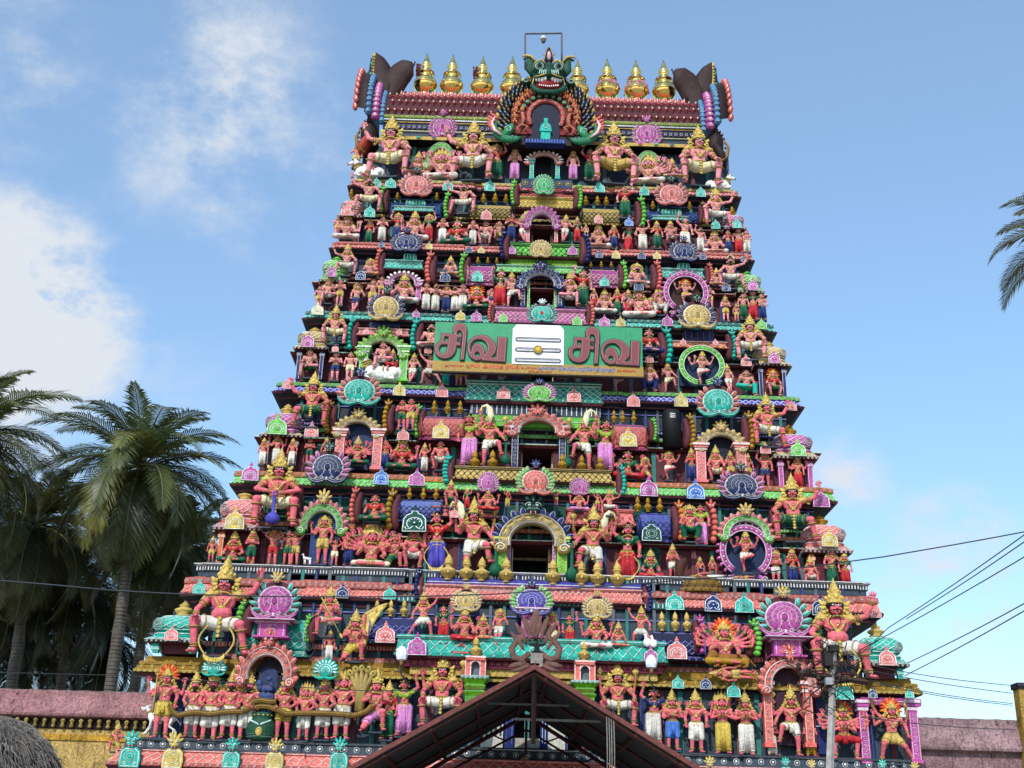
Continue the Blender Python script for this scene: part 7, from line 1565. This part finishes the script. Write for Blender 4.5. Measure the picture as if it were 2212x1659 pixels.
xa,xb=at(-60,1550,YWL)[0],at(300,1550,YWL)[0]
wall('compound_wall','weathered pink-topped yellow wall with stained coping, left of the tower',xa-6,xl_[0]+.3,at(150,1490,YWL)[2],at(150,1552,YWL)[2],'a87a7c','c0a264',True)
e=wall('compound_wall','plain dusty mauve wall running right of the tower',xr_[0]-.3,at(2300,1550,YWL)[0]+5,at(2090,1551,YWL)[2],at(2090,1626,YWL)[2],'a38588','94767a',False)
# yellow building at the right edge
YB_=36.15; a=at(2200,1490,YB_); e=thing('yellow_building','tall yellow plastered building corner with a dark rounded parapet at the right edge','building',(a[0],YB_,0)); zt=at(2183,1478,YB_)[2]
m=MB(); m.box(.0,9,.0,.4,0,zt-.12,'b8984e'); m.build('wall',e,mat=MAT['plaster_wall']); m=MB(); m.box(-.04,9.2,-.06,.45,zt-.118,zt+.05,'3a3c40'); m.tube([(-.04,-.06,zt-.03),(9.2,-.06,zt-.03)],.05,'4a4c50',10); m.build('parapet',e,mat=MAT['plaster_wall'])
# thatched roof bottom left
def thatch():
    Y=15.; c=at(40,1660,Y); e=thing('thatched_hut','dark grey thatched hut roof heaped with dry palm leaves, bottom left corner','hut',(c[0]-.35,Y,0)); R=random.Random(3); top=at(40,1534,Y)[2]
    m=MB(); m.ell((0,.0,top-1.5),(1.0,1.4,1.42),(.035,.03,.026),20,12)
    for i in range(5200):
        a=R.uniform(-PI*1.05,.05); t=R.uniform(.02,1.0); ph=t*PI*.5
        n=v3(math.cos(ph)*math.cos(a),math.cos(ph)*math.sin(a),math.sin(ph)); p=n*v3(1.0,1.4,1.42)+v3(0,0,top-1.5)
        dn=v3(math.cos(a)*.6+R.uniform(-.4,.4),math.sin(a)*.6,-1+R.uniform(-.2,.35)); dn/=np.linalg.norm(dn); L=R.uniform(.15,.4); g=R.uniform(.35,1.6)
        m.tube([p+n*.0,p+n*.05+dn*L*.5,p+n*R.uniform(-.01,.06)+dn*L],[.007,.006,.002],(.12*g,.105*g,.09*g),3,sm=False,caps=False)
    m.build('thatch',e); m=MB(); m.box(-.8,.8,-.6,1.2,0,top-1.3,(.12,.1,.08)); m.build('wall',e,mat=MAT['plaster_wall'])
thatch()
# ---------------------------------------------------------------- shed with corrugated roof
YN,YFr=26.0,33.85
pk=at(1155,1440,YN); le=at(740,1664,YN); re=at(1502,1664,YN)
sl=(pk[2]-(le[2]+re[2])/2)/(((pk[0]-le[0])+(re[0]-pk[0]))/2); HWs=6.2; zp=pk[2]; ze_=zp-HWs*sl
e=thing('metal_shed','open gabled metal shed with corrugated roof and dark red trusses in front of the gateway','shed',(pk[0],YN,0))
for s in(-1,1):
    m=MB(); n=220; P=[]
    for i in range(n+1):
        y=(YFr-YN)*i/n; c_=.022*math.sin(i*2*PI/5.5); P.append([(0,y,zp+c_),(s*HWs,y,ze_+c_)])
    m.grid(P,'303134'); m.build('roof_sheet',e,mat=MAT['rusty_metal'])
m=MB()
for s in(-1,1):
    for k_ in range(7):
        f=.04+k_*.155; x=s*HWs*f; z=zp-HWs*f*sl-.09; m.box(x-.035,x+.035,0.02,YFr-YN-.02,z-.05,z+.03,'3c1614')
m.build('purlins',e,mat=MAT['rusty_metal'])
m=MB()
for y in(.06,2.6,5.2):
    for s in(-1,1): m.tube([(0,y,zp-.14),(s*HWs,y,ze_-.14)],.045,'35130f',4,sm=False)
m.tube([(0,.06,zp-.1),(0,.06,zp-1.6)],.05,'241010',4,sm=False)
m.build('rafter',e,mat=MAT['rusty_metal'])
for y in (YFr-YN-.3,):
    m=MB()
    for s in(-1,1):
        m.tube([(0,y,zp-.17),(s*HWs,y,ze_-.17)],.055,'4a1c1a',4,sm=False); m.tube([(0,y,zp-.55),(s*HWs,y,ze_-.35)],.03,'3a1614',4,sm=False)
        for f in(.15,.3,.45,.6,.75,.9): m.tube([(s*HWs*f,y,zp-HWs*f*sl-.17),(s*HWs*(f-.06),y,zp-.55+(ze_-.35-zp+.55)*(f-.06))],.022,'4a1c1a',4,sm=False)
    m.tube([(0,y,zp-.17),(0,y,zp-1.2)],.035,'4a1c1a',4)
    for s in(-1,1): m.box(s*HWs-.06,s*HWs+.06,y-.06,y+.06,0,ze_-.2,'4a1c1a')
    m.build('truss',e,mat=MAT['rusty_metal'])
m=MB()
for s in(-1,1):
    A=v3(0,-.04,zp+.05); B=v3(s*(HWs+.05),-.04,ze_+.05); q=v3(0,0,-.11); m.add([A,B,B+q,A+q,A+v3(0,.06,0),B+v3(0,.06,0),B+q+v3(0,.06,0),A+q+v3(0,.06,0)],[np.array([[0,1,2,3],[4,5,6,7],[0,1,5,4],[3,2,6,7]])],'6e3a34',False)
m.box(-.10,.10,-.02,YFr-YN,zp+.02,zp+.07,'6a2c28'); m.build('fascia',e,mat=MAT['rusty_metal'])
m=MB(); m.box(-.4,1.5,1.0,1.05,zp-1.02,zp-.97,'77756e'); m.box(-1.0,.8,.8,.85,zp-.72,zp-.68,'5a5852'); m.build('lamp_tube',e)
m=MB(); R=random.Random(5); x0=1.55
for i in range(4): m.tube([(x0+.05*i,.03,zp-1.0),(x0+.04*i+R.uniform(-.05,.05),.0,zp-1.7),(x0+.05*i,.02,zp-3.2)],.014,(.2,.19,.17),5)
m.build('hanging_rope',e)
# rusty cut-out crest on the gable peak
def crest():
    e2=thing('rusty_crest','rusty flame-shaped metal crest with a black lamp cut-out on the shed peak','crest',tuple(at(1157,1444,YN))); o=at(1157,1444,YN); g=lambda u,v: (at(u,v,YN)-o)
    m=MB(); c='6b4a40'
    def strip(P,r): m.tube([g(*p) for p in P],r,c,6,flat=.3)
    for s in(-1,1):
        X=lambda d:1157+s*d
        strip([(X(12),1410),(X(30),1425),(X(48),1420),(X(52),1400),(X(40),1385),(X(30),1378),(X(26),1366)],[.06,.07,.08,.07,.06,.06,.05])
        strip([(X(20),1432),(X(45),1437),(X(58),1440)],[.05,.06,.03]); strip([(X(14),1436),(X(34),1446),(X(52),1450)],[.05,.05,.03])
        for (u,v,a,L) in ((34,1388,60,.32),(44,1378,50,.30),(26,1372,72,.36),(16,1362,80,.42),(36,1360,62,.30),(8,1352,86,.36),(22,1350,75,.34)):
            p=g(X(u),v); m.leaf(p,math.radians(a if s>0 else 180-a),L*.62,.046,.02,c,8)
    p=g(1157,1350); m.leaf(p,PI/2,.36,.10,.02,c,8); p=g(1157,1342); m.leaf(p,PI/2,.2,.07,.02,c,8)
    m.build('flame_plate',e2,mat=MAT['rusty_metal'])
    m=MB(); p=g(1160,1398); m.box(p[0]-.13,p[0]+.13,-.02,.02,g(1160,1440)[2],g(1160,1410)[2],'8a8078'); m.build('base_plate',e2,mat=MAT['rusty_metal'])
    m=MB(); m.prism([(p[0]+x,p[2]+z) for x,z in [(-.14,-.12),(.14,-.12),(.06,-.06),(.05,.0),(.16,.04),(.18,.08),(.04,.07),(.02,.12),(.0,.2),(-.02,.12),(-.04,.07),(-.18,.08),(-.16,.04),(-.05,.0),(-.06,-.06)]][::-1],-.03,.0,'0a0a0c'); m.build('lamp_cutout',e2)
crest()
# gateway chamber seen under the shed
m=MB(); Y=YW[0]-.12
def rect(z,x0,x1,y0,y1,c,y=Y,th=.1): 
    a=at(zx(z,x0),zy(z,y1),y); b=at(zx(z,x1),zy(z,y0),y); m.box(a[0],b[0],y,y+th,a[2],b[2],c)
for x0,x1 in((1660,1755),(1985,2055)): rect('L',x0,x1,1150,1480,'16286a'); rect('L',x0+18,x0+26,1180,1440,'E',Y-.01,.008); rect('L',x1-26,x1-18,1180,1440,'E',Y-.01,.008)
rect('L',1450,1655,1240,1470,'c2c0b4',Y+.02,.08); rect('L',2056,2212,1240,1490,'c2c0b4',Y+.02,.08)
for i in range(4): rect('L',1495+42*i,1515+42*i,1270,1370,'D',Y+.012,.006)
rect('L',1757,1983,1395,1475,'a8a698',Y+.03,.07)
part(m,'gateway_chamber')
fan('L',1225,1470,1900,190,Y-.3,'L','L',None); fan('L',1850,1490,1800,230,Y-.3,'s','R',None)
# ---------------------------------------------------------------- utility pole
YP=21.0
def pole():
    b=at(1792,1680,YP); t=at(1802,1388,YP); e=thing('utility_pole','leaning concrete utility pole with rusty crossarm and tangled wires, right of centre','utility pole',(b[0],YP,0)); zt=t[2]; dx=(t[0]-b[0])/(t[2]-b[2])
    X=lambda z: dx*(z-b[2]); z0=at(1797,1490,YP)[2]
    m=MB(); P=[(X(0),0,0),(X(z0),0,z0)]; m.tube(P,[.085,.06],'3c3a38',4,sm=False)
    m.tube([(X(z0)-.02,0,z0-.1),(X(zt),0,zt)],.055,'2a2624',4,sm=False); m.build('post',e,mat=MAT['concrete'])
    m=MB(); a1=at(1725,1454,YP)-v3(b[0],YP,0); a2=at(1875,1474,YP)-v3(b[0],YP,0); m.tube([a1,a2],.05,'3a2420',4,sm=False)
    a3=at(1768,1476,YP)-v3(b[0],YP,0); a4=at(1842,1468,YP)-v3(b[0],YP,0); m.tube([a3,a4],.05,'2c1e1c',4,sm=False); m.build('crossarm',e,mat=MAT['rusty_metal'])
    for q in(a1,a3,a4,a2,(a1+a3)/2): 
        m=MB(); m.lathe([(.03,0),(.06,.03),(.03,.06),(.055,.09),(.02,.13)],'3a2a28',8,c0=q+v3(0,-.02,.05)); m.build('insulator',e)
    m=MB(); R=random.Random(11); c=at(1800,1440,YP)-v3(b[0],YP,0)
    for i in range(46):
        p=c+v3(R.gauss(0,.12),R.uniform(-.1,.1),R.gauss(.0,.28)); pts=[p]
        for k_ in range(5): p=p+v3(R.gauss(0,.12),R.gauss(0,.04),R.gauss(-.02,.12)); pts.append(p)
        m.tube(pts,R.uniform(.006,.014),(.02,.017,.015),4,caps=False)
    m.box(c[0]-.16,c[0]-.02,-.1,.06,c[2]+.0,c[2]+.22,(.02,.018,.017)); m.box(c[0]-.06,c[0]+.10,-.12,.06,c[2]+.25,c[2]+.36,(.02,.018,.017)); m.build('wire_tangle',e)
    m=MB(); q=at(1787,1470,YP)-v3(b[0],YP,0); m.box(q[0]-.06,q[0]+.04,-.16,-.05,q[2]-.09,q[2]+.03,'9a9ea0'); m.build('lamp_box',e)
pole()
def wire(P,Y0,Y1,r,label,sag=.0):
    n=28; pts=[]
    for i in range(n+1):
        f=i/n*(len(P)-1); k_=min(int(f),len(P)-2); q=f-k_; u=P[k_][0]*(1-q)+P[k_+1][0]*q; v=P[k_][1]*(1-q)+P[k_+1][1]*q
        pts.append(at(u,v+sag*math.sin(PI*i/n),Y0+(Y1-Y0)*i/n))
    m=MB(); m.tube(pts,r,(.012,.02,.04),6); o=m.build('overhead_wire',mat=MAT['cable']); tag(o,label,'wire','overhead wires')
w=[(-40,1251),(100,1262),(240,1275),(380,1283),(600,1289),(885,1289),(1085,1283),(1389,1260),(1611,1242),(1902,1204),(2100,1170),(2260,1140)]
wire(w,12,13,.007,'long blue-black cable sagging across the whole tower from palms to right edge')
for i,(x0,y0,x1,y1,lab) in enumerate(((1060,675,2060,-10,'upper of two thin wires meeting above the turquoise dome, running up right'),(1190,610,2060,40,'thin wire joining just under the highest right-hand wire'),(870,825,2060,150,'thin wire passing over the right turquoise dome to the upper right'),
  (1200,920,2060,480,'wire rising right from the eave of the right turquoise dome'),(1180,1010,2060,530,'wire rising right from below the right turquoise dome'),(930,935,1935,1078,'uppermost wire sloping down to the yellow building'),(760,935,1935,1133,'second wire sloping down to the yellow building'),
  (930,1040,1940,1206,'double-looking wire sloping to the yellow building parapet'),(935,1055,1940,1218,'lowest of the wires sloping to the yellow building parapet'),(880,1300,1965,1390,'wire crossing low over the mauve wall'),(700,990,1060,675,'wire from the pole tangle up to the dome finial'))):
    wire([(zx('N',x0),zy('N',y0)),(zx('N',x1),zy('N',y1))],YP if i<11 else 25,26 if i>4 and i<10 else (14 if i<5 else 22),.0075,lab,5 if i>4 else 3)
wire([(-20,1452),(280,1456),(780,1489),(1100,1488)],24,27,.008,'thin wire crossing in front of the palm trunks towards the shed peak',4)
# ---------------------------------------------------------------- coconut palms
def frond(m,o,az,el,L,R,g,dead=False):
    n=22; t=np.linspace(0,1,n); h=v3(math.cos(az),math.sin(az),0); P=np.zeros((n,3)); ang=el; p=np.array(o,float)
    droop=R.uniform(1.0,1.65)*(1.2-.25*math.sin(el)); tw=R.uniform(-.25,.25)
    for i in range(n):
        P[i]=p; a=ang-droop*(t[i]**1.35); az2=tw*t[i]; hh=v3(math.cos(az+az2),math.sin(az+az2),0); p=p+(hh*math.cos(a)+v3(0,0,math.sin(a)))*L/(n-1)
    m.tube(P,np.linspace(.055,.012,n),tuple(np.array((.17,.17,.06))*(1 if not dead else .8)),5)
    T=np.gradient(P,axis=0); T/=np.linalg.norm(T,axis=1)[:,None]; K=46
    f=np.linspace(.12,1,K); base=np.stack([np.interp(f,t,P[:,k]) for k in range(3)],1); tt=np.stack([np.interp(f,t,T[:,k]) for k in range(3)],1)
    side=np.cross(tt,[0,0,1.]); side/=np.linalg.norm(side,axis=1)[:,None]+1e-9
    up=np.cross(side,tt)
    rn=np.random.default_rng(R.randrange(1<<30)); wind=.12
    for s in(-1,1):
        ll=L*.27*np.sin(np.clip(f*1.02,0,1)*PI*.86+.32)**.7*rn.uniform(.8,1.1,K); hang=rn.uniform(.12,.5,K)
        d=side*s*.8+tt*(.45+.5*f[:,None])+up*.12; d/=np.linalg.norm(d,axis=1)[:,None]
        m1=base+d*ll[:,None]*.5-np.array([0,0,1.])*(ll*hang*.10)[:,None]; tip=base+d*ll[:,None]*.92-np.array([0,0,1.])*(ll*hang*.62)[:,None]
        wv=.05
        A=base-tt*wv*.5;B=base+tt*wv*.5;C=m1-tt*wv*.9;D=m1+tt*wv*.9; E_=tip
        V=np.stack([A,B,C,D,E_],1).reshape(-1,3); i5=np.arange(K)*5
        F1=np.stack([i5,i5+1,i5+3,i5+2],1); F2=np.stack([i5+2,i5+3,i5+4],1)
        k0=m.n; cc=np.array(g)*rn.uniform(.6,1.45); 
        m.add(V,[F1,F2],tuple(cc) if not dead else (.13,.085,.05),False)
        C_=m.C[-1]; jit=rn.uniform(.7,1.35,(K,1,1)); tipc=np.array([1,1,1,1.35,1.6]).reshape(1,5,1); cv=C_[:,:3].reshape(K,5,3)*jit*tipc; cv[:,:,0]*=1.0+.35*(np.arange(5)>2)[None]; C_[:,:3]=cv.reshape(-1,3)
def palm(u,v,vb,ub,Y,L,seed,n=34,label='',g=(.055,.085,.028)):
    R=random.Random(seed); top=at(u,v,Y); bx=at(ub,vb,Y)[0]; e=thing('coconut_palm',label,'palm tree',(bx,Y,0),0,'coconut palms beside the tower')
    c=v3(top[0]-bx,0,top[2]); m=MB(); k=30; zz=np.linspace(0,1,k); bend=c[0]
    P=np.stack([bend*zz**1.5,np.zeros(k),c[2]*zz],1); r=np.linspace(.24,.15,k)*(1+.06*np.sin(np.arange(k)*2.7)); m.tube(P,r*1.3,(.11,.095,.08),12)
    for i in range(int(c[2]/.16)):
        f=(i+.5)/(c[2]/.16); q=v3(bend*f**1.5,0,c[2]*f); m.torus(q,(bend*.1,0,1),.315-.11*f,.014,(.075,.065,.055),12,3)
    m.build('trunk',e); m=MB()
    for i in range(n):
        f=i/n; el=math.radians(82-128*f**.8+R.uniform(-10,10)); az=i*2.39996+R.uniform(-.3,.3)
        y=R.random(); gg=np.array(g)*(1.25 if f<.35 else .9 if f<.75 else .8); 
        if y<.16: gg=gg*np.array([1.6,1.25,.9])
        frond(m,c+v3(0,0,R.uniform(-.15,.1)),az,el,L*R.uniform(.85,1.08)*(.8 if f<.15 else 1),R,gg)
    for i in range(3): frond(m,c-v3(0,0,.3),R.uniform(0,6.28),-1.25,L*.7,R,g,dead=True)
    m.build('crown',e,mat=MAT['palm_leaf'])
    m=MB()
    for i in range(9): m.ell(c+v3(R.uniform(-.35,.35),R.uniform(-.4,.3),R.uniform(-.6,-.2)),(.13,.13,.16),(.06,.08,.02),8,6)
    m.build('coconut_cluster',e)
palm(305,1010,1480,242,50,5.2,1,58,'large coconut palm with full drooping crown just left of the tower')
palm(-70,940,1480,-20,46,5.0,2,52,'coconut palm at the left edge with fronds reaching into frame',(.055,.08,.025))
palm(75,1130,1500,30,54,5.2,3,50,'shaded coconut palm between the left edge palm and the large one',(.05,.07,.024))
palm(335,1180,1500,288,56,4.6,4,46,'lower coconut palm whose trunk stands right of the large palm trunk',(.042,.062,.022))
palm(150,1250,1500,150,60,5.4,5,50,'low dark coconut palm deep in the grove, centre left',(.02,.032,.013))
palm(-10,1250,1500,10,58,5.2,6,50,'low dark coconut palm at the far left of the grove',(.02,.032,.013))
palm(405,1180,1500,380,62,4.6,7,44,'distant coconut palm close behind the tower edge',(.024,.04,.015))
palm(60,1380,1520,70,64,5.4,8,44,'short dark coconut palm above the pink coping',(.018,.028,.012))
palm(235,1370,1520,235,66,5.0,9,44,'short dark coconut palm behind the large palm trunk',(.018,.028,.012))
palm(2352,520,1500,2352,46,4.9,10,44,'coconut palm on the right with two frond tips entering the frame',(.075,.085,.03))
# ---------------------------------------------------------------- sky, sun, camera
SUN_EL,SUN_AZ=39,-17   # azimuth measured from straight behind the camera, negative = from the left
el,azr=math.radians(SUN_EL),math.radians(SUN_AZ)
sd=Vector((math.sin(azr)*math.cos(el),-math.cos(azr)*math.cos(el),math.sin(el)))
sl_=bpy.data.lights.new('sun','SUN'); sl_.energy=3.9; sl_.angle=math.radians(.6); sl_.color=(1,.96,.91); so=bpy.data.objects.new('sun',sl_); COL.objects.link(so); so.rotation_euler=sd.to_track_quat('Z','Y').to_euler(); so.location=(0,0,60)
w=bpy.data.worlds.new('World'); SC.world=w; w.use_nodes=True; nt=w.node_tree; bg=nt.nodes['Background']; L=nt.links.new
sky=nt.nodes.new('ShaderNodeTexSky'); sky.sky_type='NISHITA'; sky.sun_disc=False; sky.sun_elevation=el; sky.sun_rotation=math.atan2(sd.x,sd.y); sky.air_density=1.0; sky.dust_density=.6; sky.ozone_density=2.0
tc=nt.nodes.new('ShaderNodeTexCoord'); nrmz=nt.nodes.new('ShaderNodeVectorMath'); nrmz.operation='NORMALIZE'; L(tc.outputs['Generated'],nrmz.inputs[0])
def noise(sc,det,rough,off=0,stretch=(1,1,1)):
    mp=nt.nodes.new('ShaderNodeMapping'); mp.inputs['Scale'].default_value=stretch; mp.inputs['Location'].default_value=(off,off*.7,0); L(nrmz.outputs[0],mp.inputs['Vector'])
    n=nt.nodes.new('ShaderNodeTexNoise'); n.inputs['Scale'].default_value=sc; n.inputs['Detail'].default_value=det; n.inputs['Roughness'].default_value=rough; L(mp.outputs[0],n.inputs['Vector']); return n.outputs[0]
def mth(op,a,b=None,clamp=False):
    n=nt.nodes.new('ShaderNodeMath'); n.operation=op; n.use_clamp=clamp
    for i,q in enumerate((a,b)):
        if q is None: continue
        if isinstance(q,(int,float)): n.inputs[i].default_value=q
        else: L(q,n.inputs[i])
    return n.outputs[0]
n1=noise(8,12,.66,.3,(1,1,1.5)); n2=noise(2.5,6,.6,4.)
acc=None
for (u,v,rad,st) in ((10,690,.095,1.6),(-60,780,.11,1.3),(140,720,.065,.9),(500,180,.095,.62),(470,290,.12,.54),(600,330,.10,.42),(560,500,.06,.22),(60,150,.10,.40),(330,40,.14,.28),(620,250,.1,.3),(1815,1040,.045,.62),(2070,1235,.07,.75),(2040,1300,.09,.5),(350,760,.07,.25),(2100,420,.03,.12),(120,900,.25,.28)):
    d=ray(u,v); d=d/np.linalg.norm(d); dist=nt.nodes.new('ShaderNodeVectorMath'); dist.operation='DISTANCE'; L(nrmz.outputs[0],dist.inputs[0]); dist.inputs[1].default_value=tuple(d)
    q=mth('DIVIDE',dist.outputs['Value'],rad*1.35); q=mth('SUBTRACT',1.0,q,True); q=mth('MULTIPLY',q,st*2.0); acc=q if acc is None else mth('MAXIMUM',acc,q)
nn=mth('MULTIPLY',mth('SUBTRACT',n1,.30),2.5); nn=mth('ADD',nn,mth('MULTIPLY',mth('SUBTRACT',n2,.5),.8))
dens=mth('MULTIPLY',acc,nn,True)
sm=nt.nodes.new('ShaderNodeMapRange'); sm.interpolation_type='SMOOTHSTEP'; sm.inputs[1].default_value=.14; sm.inputs[2].default_value=.85; L(dens,sm.inputs[0])
SKM=(1.55,1.78,1.70)
tint=nt.nodes.new('ShaderNodeMix'); tint.data_type='RGBA'; tint.blend_type='MULTIPLY'; tint.inputs[0].default_value=1; L(sky.outputs[0],tint.inputs[6]); 
sz=nt.nodes.new('ShaderNodeSeparateXYZ'); L(nrmz.outputs[0],sz.inputs[0])
gr=nt.nodes.new('ShaderNodeValToRGB'); L(sz.outputs[2],gr.inputs[0]); e_=gr.color_ramp.elements; e_[0].position=.0; e_[0].color=(.74,.76,.77,1); e_[1].position=.62; e_[1].color=(.98,1.12,1.10,1)
q_=e_.new(.30); q_.color=(.76,.90,.92,1)
gm=nt.nodes.new('ShaderNodeVectorMath'); gm.operation='SCALE'; L(gr.outputs[0],gm.inputs[0]); gm.inputs['Scale'].default_value=1.66; L(gm.outputs[0],tint.inputs[7])
mix=nt.nodes.new('ShaderNodeMix'); mix.data_type='RGBA'; hz=mth('ADD',mth('MULTIPLY',sm.outputs[0],.90),.10); L(hz,mix.inputs[0]); L(tint.outputs[2],mix.inputs[6]); mix.inputs[7].default_value=(5.0,5.35,5.8,1)
L(mix.outputs[2],bg.inputs[0]); bg.inputs[1].default_value=.15
cam=bpy.data.cameras.new('camera'); cam.sensor_width=36; cam.lens=36*FD/CW; cam.clip_end=6000; cam.clip_start=.1
co=bpy.data.objects.new('camera',cam); COL.objects.link(co); M=Matrix.Identity(4)
for i in range(3): M[i][0]=_r[i];M[i][1]=_u[i];M[i][2]=-_f[i];M[i][3]=CAM[i]
co.matrix_world=M; SC.camera=co
SC.view_settings.view_transform='Standard'; SC.view_settings.look='None'; SC.view_settings.exposure=0; SC.view_settings.gamma=1
SC.cycles.max_bounces=5; SC.cycles.diffuse_bounces=3
print('built in',round(time.time()-T0,1),'s; objects',len(bpy.data.objects),'body meshes',len(BODY))
